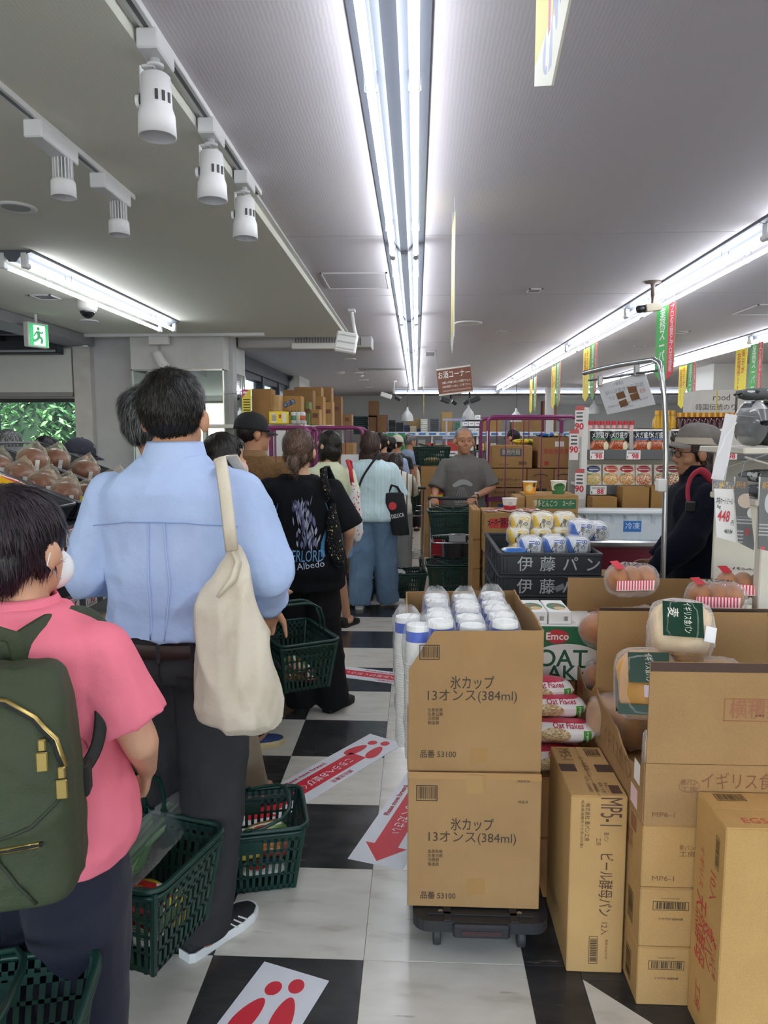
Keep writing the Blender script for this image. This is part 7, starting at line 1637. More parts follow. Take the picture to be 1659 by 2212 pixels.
yb = thing('beer_pack', 'yellow six-pack carton of cans on the white rack', 'drinks', (at(607, 905, 7.28).x, 7.18, 1.692))
MB().rbox(-.09, .09, -.06, .06, 0, .12, .004).build('sleeve', PM('#ead422', [('rect', .15, .4, .1, .85, '#e9e4d4'), ('rows', .15, .4, .2, .8, 9, .5, '#2a2a2a'), ('rect', .55, .68, .45, .75, '#c8302c'), ('rect', .75, .95, .1, .9, '#dedcd2')], 'xz', .4), yb)
for i, (px, l) in enumerate(((638, 'silver can beside the yellow six-pack'), (648, 'second silver can beside the yellow six-pack'), (656, 'third silver can on the white rack'))):
    q = at(px, 905, 7.3); t = thing('drink_can', l, 'can', (q.x, 7.22, 1.692), 0, 'cans on the white rack'); b = MB(); b.smooth = True; b.lathe([(0, 0), (.026, 0), (.031, .008), (.031, .108), (.026, .118), (0, .117)], 16); b.build('can_body', PM('#c3c7c9', [('rect', 0, 1, .3, .7, ('#3f7a6a', '#c8bfa2', '#b8542c')[i])], 'xz', .3), t)
t = thing('sale_card', 'pink and yellow handwritten sale card by the mirrored pillar', 'sign', at(533, 893, 7.2)); MB().tube([(-.03, 0, .2), (-.35, .2, .2)], .004, 5).build('hook', M('#8d9193', .4), t); MB().rbox(-.045, .045, -.006, .006, 0, .235, .002).build('card', PM('#e8d63a', [('tri', -.5, 1, .62, '#d4427a'), ('rows', .15, .9, .08, .6, 9, .45, '#3a3420'), ('rows', .15, .6, .74, .94, 6, .5, '#f4e8ee')], 'xz', .5), t)
for i, (px, c) in enumerate(((718, '#e6e8ee'), (726, '#e6e8ee'), (734, '#e6e8ee'), (742, '#5f9ac4'), (750, '#d66a8a'), (757, '#e8e0e0'))):
    q = at(px, 922, 10.6); t = thing('detergent_bottle', ('first', 'second', 'third', 'blue', 'pink', 'pale')[i] + ' small cleaning bottle at the end of the white rack', 'bottle', (q.x, 10.6, 1.692), 0, 'bottles on the white rack')
    b = MB(); b.smooth = True; b.lathe([(0, 0), (.03, 0), (.034, .01), (.034, .08), (.014, .105), (.014, .125), (0, .125)], 12); b.build('bottle_body', M(c, .35), t); MB().lathe([(.016, .12), (.016, .145), (0, .145)], 10).build('cap', M('#2a3f7a' if i < 3 else c, .4), t)
MB()
# --- carts
chrome = M('#b9bcbf', .22, metal=.9, name='chrome')
def cart(label, x, y, rz, h=1.0):
    t = thing('shopping_cart', label, 'cart', (x, y, 0), rz, 'shopping carts')
    for s in (-1, 1): b = MB(); b.smooth = True; b.tube([(s * .2, -.30, h), (s * .2, -.26, h - .06), (s * .2, -.20, .62), (s * .2, -.2, .12), (s * .22, .3, .10)], .011, 8); b.build('side_frame', chrome, t)
    b = MB(); b.smooth = True; b.tube([(-.22, -.30, h), (.22, -.30, h)], .016, 10); b.build('handle', M('#26282b', .5), t)
    for z, yy in ((.68, .3), (.2, .34)):
        b = MB(); b.smooth = True; b.tube([(p_[0], p_[1] + .06, z) for p_ in rrect(.42, .56, .04, 3)], .006, 6, loop=True)
        for i in range(5): b.tube([(-.2 + .1 * i, -.2, z), (-.2 + .1 * i, yy, z)], .004, 5)
        b.build('basket_rack', chrome, t)
    b = MB(); b.smooth = True; b.tube([(-.2, .32, .68), (-.21, .32, .74), (0, .345, .755), (.21, .32, .74), (.2, .32, .68)], .006, 6); b.build('front_bar', chrome, t)
    MB().rbox(-.07, .07, .338, .344, .69, .76, .002).build('sign_plate', M('#8d9193', .4), t)
    for sx in (-1, 1):
        for yy in (-.2, .3): q = MB(); q.lathe([(0, -.014), (.055, -.014), (.06, 0), (.055, .014), (0, .014)], 16, Matrix.Translation((sx * .2, yy, .061)) @ Matrix.Rotation(pi / 2, 4, 'Y')); q.build('wheel', M('#2e3033', .6), t); MB().rbox(sx * .2 - .02, sx * .2 + .02, yy - .02, yy + .03, .06, .13, .004).build('caster_fork', M('#5b5f62', .4, metal=.5), t)
    return t
cart('shopping cart with two baskets pushed by the elderly man', .335, 6.36, pi + .03)
basket('green basket on the upper rack of the elderly man\'s cart', .33, 6.30, .69, .03, (75, -75), 1.0); basket('green basket on the lower rack of the elderly man\'s cart', .335, 6.29, .21, .03, (75, -75), 1.08)
cart('shopping cart leaned on by the woman in the striped shirt', -.13, 8.25, .05)
basket('green basket on the cart of the woman in the striped shirt', -.13, 8.3, .69, pi / 2, (75, -75), 1.0)
basket('green basket with produce on the floor beside the white sneaker', -.13, 7.02, .004, .1, (80, -75), 1.0); basket('green basket on the floor between the jeans legs', -.52, 6.95, .004, pi / 2, (80, -75), .9)
packet('white produce bag sticking out of the basket by the white sneaker', (-.2, 7.0, .17), .4, .2, .14, .1, 2, mat=M('#d9ddd4', .4))
b4 = basket('green basket tilted on top of the brown carton stack up the aisle', .20, 9.55, 1.19, .2, (80, -75), 1.0)
packet('bread packet in the tilted basket up the aisle', (.2, 9.5, 1.21), .2, .2, .12, .08, 0, mat=M('#c9b37a', .4))
for i in range(4): carton('brown carton on the aisle stack, %s' % ('lowest', 'second', 'third', 'topmost with a white label')[i], .06, .39, 9.32, 9.75, .295 * i, .295 * i + .293, ('#a58254', '#b08b5a')[i % 2], tape=None, group='cartons stacked in the aisle')
p = at(932, 1046, 9.3); t = thing('paper_label', 'small white label on the topmost aisle carton', 'label', (p.x, 9.3185, p.z)); MB().box(-.035, .035, -.001, 0, -.02, .02).build('label_sheet', M('#e2e2e0', .6), t)
red = M('#c22a34', .45)
for i in range(3):
    t = thing('red_crate', 'red plastic crate behind the elderly man\'s cart, %s' % ('lowest', 'middle', 'topmost')[i], 'crate', (.36, 7.75, .3 * i), 0, 'red crates'); b = MB(); b.box(-.19, .19, -.15, .15, 0, .01)
    for s in (-1, 1): b.rbox(-.19, .19, s * .145 - .006, s * .145 + .006, 0, .28, .003); b.rbox(s * .185 - .006, s * .185 + .006, -.15, .15, 0, .28, .003); [b.rbox(-.2, .2, s * .15 - .01, s * .15 + .01, z, z + .02, .003) for z in (.0, .13, .26)]
    b.build('crate_body', red, t)
t = thing('price_sign', 'red and yellow price sign reading 17 beside the elderly man\'s cart', 'sign', (.29, 7.5, .72)); MB().rbox(-.14, .14, -.01, .01, 0, .4, .003).build('board', PM('#ecd91e', [('rect', 0, 1, .62, 1, '#c93444'), ('rows', .1, .9, .68, .95, 7, .5, '#f0d8dc'), ('rows', .1, .9, .40, .55, 9, .5, '#c9a21c')], 'xz', .5), t); texts(t, '#c22a2a', [('17', .17, (0, -.012, .12), dict(bold=.04))], 'F'); MB().rbox(-.02, .02, -.02, .0, -.72, 0, .003).build('stand', M('#8d9193', .4), t)
# --- freezer chest
t = thing('freezer', 'long dark red chest freezer with a white glazed top behind the navy fleece', 'freezer', (2.3, 5.05, 0)); fx0, fx1 = -1.20, 1.9; wn_ = M('#dde1e2', .3)
MB().rbox(fx0, fx1, -.36, .5, .1, .66, .01).build('cabinet', M('#6e1a2c', .4, vary=.05), t); MB().rbox(fx0, fx1, -.32, .46, 0, .1, .004).build('plinth', M('#26282b', .6), t)
MB().rbox(fx0 - .01, fx1 + .01, -.395, -.335, .86, .905, .012).build('front_rail', M('#c9cccd', .2, metal=.85), t); MB().rbox(fx0 - .002, fx1, -.365, -.345, .66, .86, .003).build('front_panel', M('#6e1a2c', .35), t)
MB().rbox(fx0, fx1, .42, .5, .66, 1.0, .01).build('back_wall', wn_, t); MB().rbox(fx0, fx1, .35, .5, 1.0, 1.03, .006).build('top_rail', wn_, t); MB().rbox(fx0, fx0 + .04, -.345, .5, .66, .93, .006).build('end_wall', wn_, t)
MB().box(fx0 + .04, fx1, -.34, .42, .66, .70).build('well', M('#e6eef0', .4), t)
MB().tube([(fx0, -.38, .60), (fx1, -.38, .60)], .022, 8).build('bumper', M('#8b8e90', .4), t)
b = MB(); b.add([(fx0 + .04, -.34, .895), (fx1, -.34, .895), (fx1, .40, .985), (fx0 + .04, .40, .985)], [(0, 1, 2, 3)]); b.build('glass_lid', M('#dcecef', .04, alpha=.25, spec=.8), t)
for k in range(4): x = fx0 + .1 + .72 * k; b = MB(); b.add([(x - .01, -.34, .9), (x + .012, -.34, .9), (x + .012, .40, .99), (x - .01, .40, .99)], [(0, 1, 2, 3)]); b.build('lid_frame', wn_, t)
b = MB()
for k in range(12): b.rbox(fx0 + .15 + .1 * k, fx0 + .156 + .1 * k, .30, .40, .93, .99, .001)
b.build('divider_prong', M('#b9c3c7', .4), t)
q = thing('blue_sign', 'small blue sign standing on the freezer glass', 'sign', (at(1365, 1160, 4.95).x, 4.95, .925)); MB().rbox(-.06, .06, -.004, .004, 0, .075, .001).build('plate', M('#2f6fb8', .4), q); texts(q, '#c9dcf0', [('冷凍', .05, (0, -.005, .038), dict(bold=.02))], 'F')
t = thing('open_carton', 'low open carton before the freezer, with a red card in it', 'box', (1.17, 4.15, 0)); m = CARD('#a9885a')
for a, b_, c_, d_ in ((-.17, .17, -.145, -.14), (-.17, .17, .14, .145), (-.172, -.167, -.145, .145), (.167, .172, -.145, .145)): MB().box(a, b_, c_, d_, .5, .745).build('side_panel', m, t)
MB().rbox(-.17, .17, -.14, .14, 0, .56, .003).build('carton_body', m, t); texts(t, '#3a2f26', [('SC', .05, (.14, -.146, .62), {})], 'F')
for a, b_, c_ in ((-.17, .17, -1), (-.17, .17, 1)): MB().add([(a, c_ * .145, .745), (b_, c_ * .145, .745), (b_ - .02, c_ * .225, .77), (a + .02, c_ * .225, .77)], [(0, 1, 2, 3)]).build('flap', m, t)
p = at(1350, 1242, 3.98); q = thing('red_card', 'small red price card standing in the open carton', 'sign', p, .1); q.rotation_euler = (.2, .3, .1); MB().rbox(-.055, .055, -.002, .002, -.03, .04, .001).build('card', PM('#e6dcdc', [('rect', .06, .94, .1, .9, '#8e2432'), ('rows', .2, .8, .3, .7, 6, .4, '#e8dcdc')], 'xz', .5), q)
# --- dry goods shelf with retort pouches
t = thing('gondola_shelf', 'white store shelf of curry pouches beyond the freezer', 'shelf', (2.15, 6.2, 0)); gx0, gx1 = -.80, 1.35; gw = M('#d9d9d5', .5)
for x in (gx0, gx1): MB().rbox(x - .025, x + .025, -.30, -.24, 0, 1.80, .004).build('upright', gw, t)
MB().rbox(gx0, gx1, .28, .31, 0, 1.62, .003).build('back_board', M('#b9b6b0', .6), t)
def card(parent, x, y, z, w, h, price, c='#e4e2e0'):
    o = MB().rbox(x - w / 2, x + w / 2, y - .002, y, z - h / 2, z + h / 2, .001).build('price_card', PM(c, [('rows', .08, .92, .62, .9, 11, .5, '#5a5a5a'), ('rect', .06, .12, .1, .4, '#333333')], 'xz', .5), parent); texts(o, '#c4283c', [(price, h * .75, (x + w * .12, y - .0026, z - h * .16), dict(bold=.03))], 'F'); return o
for z, pr in ((1.46, '98'), (1.175, '88'), (.75, '98')):
    MB().rbox(gx0 + .02, gx1, -.28, .28, z - .03, z - .005, .003).build('shelf_board', gw, t); r_ = MB().rbox(gx0 + .02, gx1, -.30, -.285, z - .075, z + .005, .003).build('price_rail', M('#4d5054', .4), t)
    if z > 1:
        for k, x in enumerate((-.70, -.41, -.02, .35) if z > 1.3 else (-.68, -.38, -.22, -.03, .35)): card(r_, x, -.302, z - .038, .11 if z > 1.3 else .13, .072, pr, '#e9dfe0' if z > 1.3 else '#e4e2e0')
    else: MB()
def pouch(label, x, y, z, w, h, m, txt=None, tc='#e8e8e8', group=None, rz=0, tilt=-.12):
    o = thing('curry_pouch', label, 'food pouch', (x, y, z), rz, group); o.rotation_euler = (tilt, 0, rz)
    b = MB(); b.smooth = True
    def fn(u, v):
        q, s = -1 + 2 * u, 2 * pi * v; zz = v; return None
    def g(u, v):
        q = 2 * u - 1; bul = .018 * (1 - q ** 4) * (sin(pi * min(1, v * 1.08)) ** .7 if v < .92 else .02); return (q * w / 2, -bul, v * h)
    def k(u, v): p_ = g(1 - u, v); return (p_[0], -p_[1] + .001, p_[2])
    b.grid(g, 10, 10); b.grid(k, 10, 10); b.build('pouch_film', m, o)
    if txt: texts(o, tc, [(txt, h * .3, (0, -.0195, h * .66), dict(bold=.03, width=w * .86))], 'F')
    return o
def curry(bg, bar): return PM(bg, [('rect', 0, 1, .88, .97, '#d8d5cc'), ('ell', .42, .22, .44, .26, '#8a2a1c'), ('noise', .5, .25, .5, .28, 22, .55, '#d8772c'), ('rect', .1, .8, .46, .54, bar), ('ell', .85, .2, .14, .2, '#e0d3b0')], 'xz', .25, .4)
cc = [('#14221c', '#2f7a52'), ('#17201d', '#3f8a5a'), ('#131a26', '#3a5a8a'), ('#131a26', '#3a5a8a'), ('#2a1416', '#a8383a'), ('#2a1416', '#a8383a'), ('#4a1512', '#c8a02c')]
for i, px in enumerate((1300, 1342, 1395, 1428, 1478, 1517, 1552)):
    q = at(px, 955, 5.88); pouch('black curry pouch with bold white lettering, %s on the upper shelf' % ('first', 'second', 'third', 'fourth', 'fifth', 'sixth', 'seventh')[i], q.x, 5.95, 1.457, .148, .178, curry(*cc[i]), 'メガ盛り', group='curry pouches on the upper shelf')
for i, px in enumerate((1300, 1342, 1395, 1428, 1478, 1517)): q = at(px, 955, 6.0); pouch('black curry pouch standing behind the %s one of the upper shelf' % ('first', 'second', 'third', 'fourth', 'fifth', 'sixth')[i], q.x + .01, 6.06, 1.457, .148, .178, curry(*cc[i]), group='curry pouches in the second line')
for i, px in enumerate((1287, 1325, 1360, 1397, 1438, 1462)):
    q = at(px, 1025, 5.9); pouch('pale printed noodle sauce pouch, %s on the lower shelf' % ('first', 'second', 'third', 'fourth', 'fifth', 'sixth')[i], q.x, 5.97, 1.172, .13, .17, PM('#d9cfc0', [('ell', .5, .3, .5, .3, ('#b8a05a', '#c8863a', '#b8743a', '#a8423a', '#8a3a3a', '#8a3a3a')[i]), ('noise', .5, .3, .5, .3, 18, .52, '#e3cfa0'), ('ell', .5, .78, .42, .17, ('#3a4a7a', '#c84a2c', '#a82c34', '#a82c44', '#8a2a34', '#7a2a34')[i]), ('rows', .2, .8, .72, .85, 12, .4, '#efe8dc'), ('rect', .1, .4, .5, .56, '#4a8a4a')], 'xz', .25, .4), group='noodle sauce pouches on the lower shelf')
for i in range(9): x = gx0 + 2.15 + .1 + i * .1; bb = thing('red_bottle', '%s red-capped sauce bottle behind the curry pouches' % ('first', 'second', 'third', 'fourth', 'fifth', 'sixth', 'seventh', 'eighth', 'ninth')[i], 'bottle', (at(1268 + 13 * i, 950, 6.5).x, 6.62 + .0 * i, 1.457), 0, 'red-capped bottles'); b = MB(); b.smooth = True; b.lathe([(0, 0), (.036, 0), (.038, .02), (.038, .15), (.018, .2), (.018, .225), (0, .225)], 12); b.build('bottle_body', PM('#d9a9a9', [('rect', 0, 1, .2, .6, '#c8343c')], 'xz', .3), bb); MB().lathe([(.021, .215), (.021, .25), (0, .25)], 12).build('cap', M('#c22a34', .4), bb)
st2 = thing('gondola_shelf', 'tall rear shelf of oil and jam jars over the curry pouches', 'shelf', (2.2, 7.0, 0)); MB().rbox(-.4, 1.5, -.2, .2, 1.53, 1.56, .004).build('shelf_board', gw, st2); [MB().rbox(x, x + .04, -.2, .2, 0, 1.53, .004).build('upright', gw, st2) for x in (-.4, 1.46)]
for i in range(4): bb = thing('oil_bottle', '%s yellow oil bottle on the rear shelf' % ('first', 'second', 'third', 'fourth')[i], 'bottle', (at(1420 + 11 * i, 890, 6.95).x, 6.95, 1.56), 0, 'yellow oil bottles'); b = MB(); b.smooth = True; b.lathe([(0, 0), (.038, 0), (.04, .02), (.04, .16), (.02, .2), (.02, .215), (0, .215)], 12); b.build('bottle_body', M('#d9a81c', .2, trans=.3), bb); MB().lathe([(.023, .21), (.023, .25), (0, .25)], 12).build('cap', M('#c99a3a', .4), bb)
for i in range(10): bb = thing('jam_jar', '%s dark jam jar with a gold lid on the rear shelf' % ('first', 'second', 'third', 'fourth', 'fifth', 'sixth', 'seventh', 'eighth', 'ninth', 'tenth')[i], 'jar', (at(1469 + 12.5 * i, 890, 6.95).x, 6.95, 1.56), 0, 'gold-lidded jam jars'); b = MB(); b.smooth = True; b.lathe([(0, 0), (.042, 0), (.045, .02), (.045, .15), (.034, .19), (0, .19)], 12); b.build('jar_body', M('#3d1016', .15, coat=.5), bb); MB().lathe([(.037, .188), (.037, .23), (0, .23)], 12).build('lid', M('#b8893a', .35, metal=.4), bb)
for i, (px0, px1, pyt, pyb, l) in enumerate(((1280, 1335, 1075, 1118, 'brown carton on the freezer side below the pouches'), (1345, 1405, 1053, 1112, 'brown carton with a window below the pouches'), (1407, 1440, 1052, 1112, 'brown carton behind the steel pole'))):
    a, b_ = at(px0, pyb, 5.7), at(px1, pyt, 5.7); t = carton(l, a.x, b_.x, 5.72, 6.1, .78, b_.z, '#a07a48', tape=None, group='cartons below the pouches')
    if i == 1: patch(t, 'window_print', '#c9c2a0', (0, -.1915, .12), .09, .05)
for i, (px, py) in enumerate(((1252, 905), (1240, 955), (1252, 1040))):
    q = at(px, py, 5.75); t = thing('price_sign', 'hanging paper price sign on the shelf end, %s' % ('uppermost', 'middle', 'lowest')[i], 'sign', q, -.5); MB().tube([(0, .002, .08), Matrix.Rotation(.5, 3, 'Z') @ (Vector((1.35, 5.93, q.z + .08)) - q)], .003, 5).build('hook', M('#8d9193', .4), t); MB().rbox(-.036, .036, -.002, .002, -.14, .10, .001).build('sheet', PM('#d9d5d4', [('rect', 0, 1, .86, 1, '#b85a5a'), ('rows', .15, .85, .5, .8, 8, .5, '#555555')], 'xz', .4), t); texts(t, '#c4283c', [('90', .07, (0, -.003, -.06), dict(bold=.03))], 'F')
# --- steel rail frame and the sign hung on it (seen from behind)
t = thing('rail_frame', 'tall curved steel pole frame standing before the freezer', 'frame', (0, 0, 0))
P = [at(1440, 1400, 3.4), at(1437, 1240, 3.4), at(1427, 800, 3.4)]; P[0].z = 0; c0, c1 = at(1416, 780, 3.45), at(1400, 779, 3.52)
b = MB(); b.smooth = True; b.tube(smooth_path([(1.165, 3.4, 0), (1.165, 3.4, .5), (1.15, 3.4, 1.5), (1.115, 3.4, 1.86), c0, c1, at(1330, 790, 3.8), at(1262, 806, 4.1)], 5), .0125, 10); b.build('pole', chrome, t)
b = MB(); b.smooth = True; b.tube([at(1421, 800, 3.42), at(1272, 822, 4.05)], .006, 6); b.build('cross_rod', M('#6b6e72', .3, metal=.8), t)
MB().lathe([(0, 0), (.16, 0), (.16, .012), (.02, .02), (0, .02)], 24, Matrix.Translation((1.165, 3.4, 0))).build('foot_plate', chrome, t)
q = at(1428, 1048, 3.4); MB().rbox(q.x - .02, q.x + .02, 3.375, 3.425, q.z - .03, q.z + .03, .005).build('clamp', M('#dcdcdc', .4), t)
A_, B_, C_, D_ = at(1290, 832, 3.92), at(1392, 803, 3.55), at(1402, 880, 3.55), at(1312, 893, 3.92); u = (B_ - A_); w_ = u.length; u.normalize(); v = (A_ - D_).normalized(); v = (v - u * v.dot(u)).normalized(); n = u.cross(v); h_ = ((A_ - D_).length + (B_ - C_).length) / 2
t = thing('hanging_sign', 'white notice hung on the steel frame, seen from behind with brown tape squares', 'sign', (0, 0, 0)); O_ = A_
def L_(x, z, k=0): return O_ + u * x - v * z + n * k
MB().add([L_(0, 0), L_(w_, 0), L_(w_, h_), L_(0, h_), L_(0, 0, -.002), L_(w_, 0, -.002), L_(w_, h_, -.002), L_(0, h_, -.002)], [(3, 2, 1, 0), (4, 5, 6, 7), (0, 1, 5, 4), (1, 2, 6, 5), (2, 3, 7, 6), (3, 0, 4, 7)]).build('sheet', M('#d9dbe0', .6), t)
texts(t, '#8f93a6', [('お客様へ', h_ * .13, L_(w_ * .45, h_ * .13, .001), dict(mirror=True)), ('当店でのお支払いは', h_ * .15, L_(w_ * .52, h_ * .33, .001), dict(mirror=True, width=w_ * .8))], (tuple(u), tuple(v)))
texts(t, '#c48a94', [('現金', h_ * .15, L_(w_ * .86, h_ * .52, .001), dict(mirror=True))], (tuple(u), tuple(v))); texts(t, '#9a9db0', [('となります', h_ * .15, L_(w_ * .32, h_ * .54, .001), dict(mirror=True)), ('We do not accept', h_ * .1, L_(w_ * .5, h_ * .76, .001), dict(mirror=True, width=w_ * .85)), ('credit cards', h_ * .1, L_(w_ * .5, h_ * .88, .001), dict(mirror=True))], (tuple(u), tuple(v)))
for x, z, a in ((.42, .5, 3), (.68, .42, -4), (.42, .76, 6), (.68, .64, 2)): patch(t, 'brown_tape', '#7a5638', L_(w_ * x, h_ * z, .0016), w_ * .17, h_ * .2, (tuple(u), tuple(v)), rot=a)
for x in (.08, .86): q = L_(w_ * x, -.01); MB().rbox(q.x - .012, q.x + .012, q.y - .012, q.y + .012, q.z - .02, q.z + .035, .003).build('clip', M('#9fa3a6', .3, metal=.7), t)
# --- nearer shelf at the frame edge
t = thing('gondola_shelf', 'cream metal shelf of grey dried-goods packs at the frame edge', 'shelf', (1.72, 2.95, 0)); cm = M('#d2cdc0', .45, vary=.03)
ux = at(1640, 1200, 2.72).x - 1.72; bl_ = at(1588, 975, 2.80).x - 1.72
for x in (ux, .45): MB().rbox(x, x + .05, -.24, -.19, 0, 1.40, .004).build('upright', cm, t)
MB().rbox(ux, .5, -.24, .2, .02, .12, .004).build('base_board', cm, t); MB().rbox(ux, .5, .18, .2, .12, 1.38, .004).build('back_board', cm, t)
for z, x in ((1.535, bl_), (1.34, ux - .02), (.80, ux - .02)): MB().rbox(x, .5, -.22, .2, z - .025, z, .004).build('shelf_board', cm, t)
for x in (bl_ + .06, .4): MB().rbox(x, x + .03, .15, .2, 1.34, 1.535, .004).build('rear_post', cm, t)
b = MB(); b.smooth = True; b.tube([(ux - .08, -.25, 1.50), (ux + .02, -.25, 1.47), (ux + .03, -.25, 1.51)], .005, 6); b.build('shelf_bracket', M('#b9b4a8', .4), t)
grey_pack = PM('#6f7173', [('rect', 0, 1, .8, 1, '#b9bbba'), ('rect', .3, .7, .84, .95, '#33414a')], 'xz', .25, .5, bump=.25)
nth = ('first', 'second', 'third', 'fourth', 'fifth', 'sixth', 'seventh', 'eighth', 'ninth', 'tenth', 'eleventh', 'twelfth')
for i in range(10): packet('grey film pack standing on the upper shelf, %s from the paper strip' % nth[i], (bl_ + 1.72 + .075 + .062 * i, 2.85 + .01 * (i % 2), 1.537), pi / 2 + .05 * (i % 3 - 1), .26, .055, .175, i, 'grey packs on the upper shelf', mat=grey_pack)
spk = spots('#5c5f61', [('#c8cbca', .60), ('#2f3436', .66), ('#6f9a3a', .74)], 24, 'printed_film')
for i in range(6): packet('crumpled printed film pack on top of the grey ones, %s from the paper strip' % nth[i], (bl_ + 1.72 + .10 + .09 * i, 2.84 + .05 * (i % 2), 1.712), .7 * i, .17, .12, .045, i, 'crumpled packs on top', mat=spk)
for i in range(10): packet('dark printed pack on the middle shelf, %s of the heap' % nth[i], (ux + 1.72 + .08 + .09 * (i % 5), 2.83 + .03 * (i // 5), 1.342 + .055 * (i // 5)), .4 * i, .2, .13, .05, i, 'dark packs on the middle shelf', mat=spk)
t = thing('hanging_sign', 'blank white paper strip with a string hanging before the grey packs', 'sign', (0, 0, 0)); Q = [at(1567, 893, 2.68), at(1592, 897, 2.66), at(1566, 1038, 2.62), at(1536, 1034, 2.64)]
MB().add(Q + [p_ + Vector((.002, .003, 0)) for p_ in Q], [(0, 3, 2, 1), (4, 5, 6, 7), (0, 1, 5, 4), (1, 2, 6, 5), (2, 3, 7, 6), (3, 0, 4, 7)]).build('sheet', M('#d6d6da', .5), t)
MB().tube([Q[1], (1.37, 2.82, 1.64)], .002, 5).build('hook', M('#8d9193', .4), t)
b = MB(); b.tube(smooth_path([p_ + Vector((0, -.006, 0)) for p_ in (at(1590, 912, 2.65), at(1565, 945, 2.64), at(1560, 960, 2.64), at(1548, 985, 2.63))], 4), .0016, 5); b.build('string', M('#f0f0f0', .6), t)
def hang_sign(name, label, quad, Y, m, items):
    t = thing(name, label, 'sign', (0, 0, 0)); A_, B_, C_, D_ = [at(x, y, Y + dy) for x, y, dy in quad]
    MB().add([A_, B_, C_, D_] + [p_ + Vector((0, .004, 0)) for p_ in (A_, B_, C_, D_)], [(3, 2, 1, 0), (4, 5, 6, 7), (0, 1, 5, 4), (1, 2, 6, 5), (2, 3, 7, 6), (3, 0, 4, 7)]).build('sheet', m, t)
    u = (B_ - A_); w = u.length; u.normalize(); v = (A_ - D_).normalized(); h = (A_ - D_).length; v2 = (v - u * v.dot(u)).normalized()
    for c, s, x, z, sz, wd in items: texts(t, c, [(s, sz * h, A_ + (B_ - A_) * x + (D_ - A_) * z - u.cross(v2) * -.0016, dict(width=wd * w, bold=.015))], (tuple(u), tuple(v2)))
    MB().tube([(A_ + B_) / 2, (A_ + B_) / 2 + Vector((.01, .0, .05)), (max(1.33, A_.x + .1), 2.74, 1.522)], .001, 5).build('hook', M('#8d9193', .4), t)
    MB().add([p_ + Vector((0, -.003, 0)) for p_ in (A_ + v * .02, B_ + v * .02, C_, D_)], [(3, 2, 1, 0)]).build('clear_sleeve', FILM(a=.03), t)
    return t
hang_sign('price_sign', 'white hanging price sign reading 448 beside the navy fleece', ((1542, 1038, .02), (1584, 1042, 0), (1590, 1172, 0), (1548, 1160, .02)), 2.58, PM('#e2e2e4', [('rect', 0, 1, .87, 1, '#4a6a94'), ('noise', .5, .93, .5, .07, 14, .52, '#c8a24a')], 'xz', .35), [('#3a3a3e', '本格オートミール', .5, .35, .13, .86), ('#3a3a3e', '1kg', .2, .45, .08, .2), ('#c62838', '448', .42, .62, .27, .62), ('#3a3a3e', '円', .85, .72, .1, .14), ('#3a3a3e', '483.84', .62, .88, .1, .42)])
hang_sign('price_sign', 'dark grey hanging leaflet with an orange heading, middle of the three signs', ((1586, 1030, .0), (1614, 1032, -.02), (1631, 1190, -.02), (1595, 1172, 0)), 2.56, PM('#55585c', [('rect', 0, .05, 0, 1, '#c9cacb'), ('rect', .95, 1, 0, 1, '#c9cacb'), ('ell', .5, .68, .3, .1, '#c9b8a8'), ('ell', .78, .52, .2, .08, '#dcdcda'), ('rows', .1, .9, .36, .46, 22, .4, '#a9abad'), ('rows', .1, .5, .08, .28, 20, .4, '#a9abad')], 'xz', .35), [('#dca24a', '卵不使用!', .5, .12, .11, .72), ('#c84450', '265', .72, .82, .14, .42)])
hang_sign('price_sign', 'dark grey hanging leaflet cut by the frame edge', ((1640, 1030, 0), (1690, 1034, -.02), (1690, 1196, -.02), (1638, 1186, 0)), 2.45, PM('#55585c', [('rect', 0, .05, 0, 1, '#c9cacb'), ('ell', .45, .66, .2, .14, '#b9bdc4'), ('rows', .1, .9, .2, .4, 22, .4, '#a9abad'), ('rect', .2, .36, .03, .08, '#c8343c')], 'xz', .35), [('#dca24a', '卵不使用!', .5, .12, .11, .72)])
# white cartons stacked behind
for i, (px0, px1, l) in enumerate(((1513, 1590, 'big white carton with dark lettering on top of the rear shelf'), (1592, 1690, 'big white carton with handling marks on top of the rear shelf'))):
    a, b_ = at(px0, 900, 7.6), at(px1, 842 + 0 * i, 7.6); t = carton(l, a.x, b_.x, 7.6, 8.1, 1.2, b_.z, '#c9c7c2', tape=None, group='white cartons on the rear shelf')
    texts(t, '#3a3a3c', [(('rood', '取扱注意')[i], .09 if i == 0 else .05, (.03, -.2515, .76 if i == 0 else .70), {}), (('韓国伝統のり', '天地無用')[i], .07 if i == 0 else .05, (-.02, -.2515, .66 if i == 0 else .64), {})], 'F')
    MB().box(-.02 + .06 * i, -.008 + .06 * i, -.2525, -.25, .0, b_.z - 1.2).build('strapping_band', M('#c9a83a', .4), t)
    struct(MB().box(a.x, b_.x, 7.65, 8.05, 0, 1.199).build('trim_12', M('#b9b6b0', .6)))
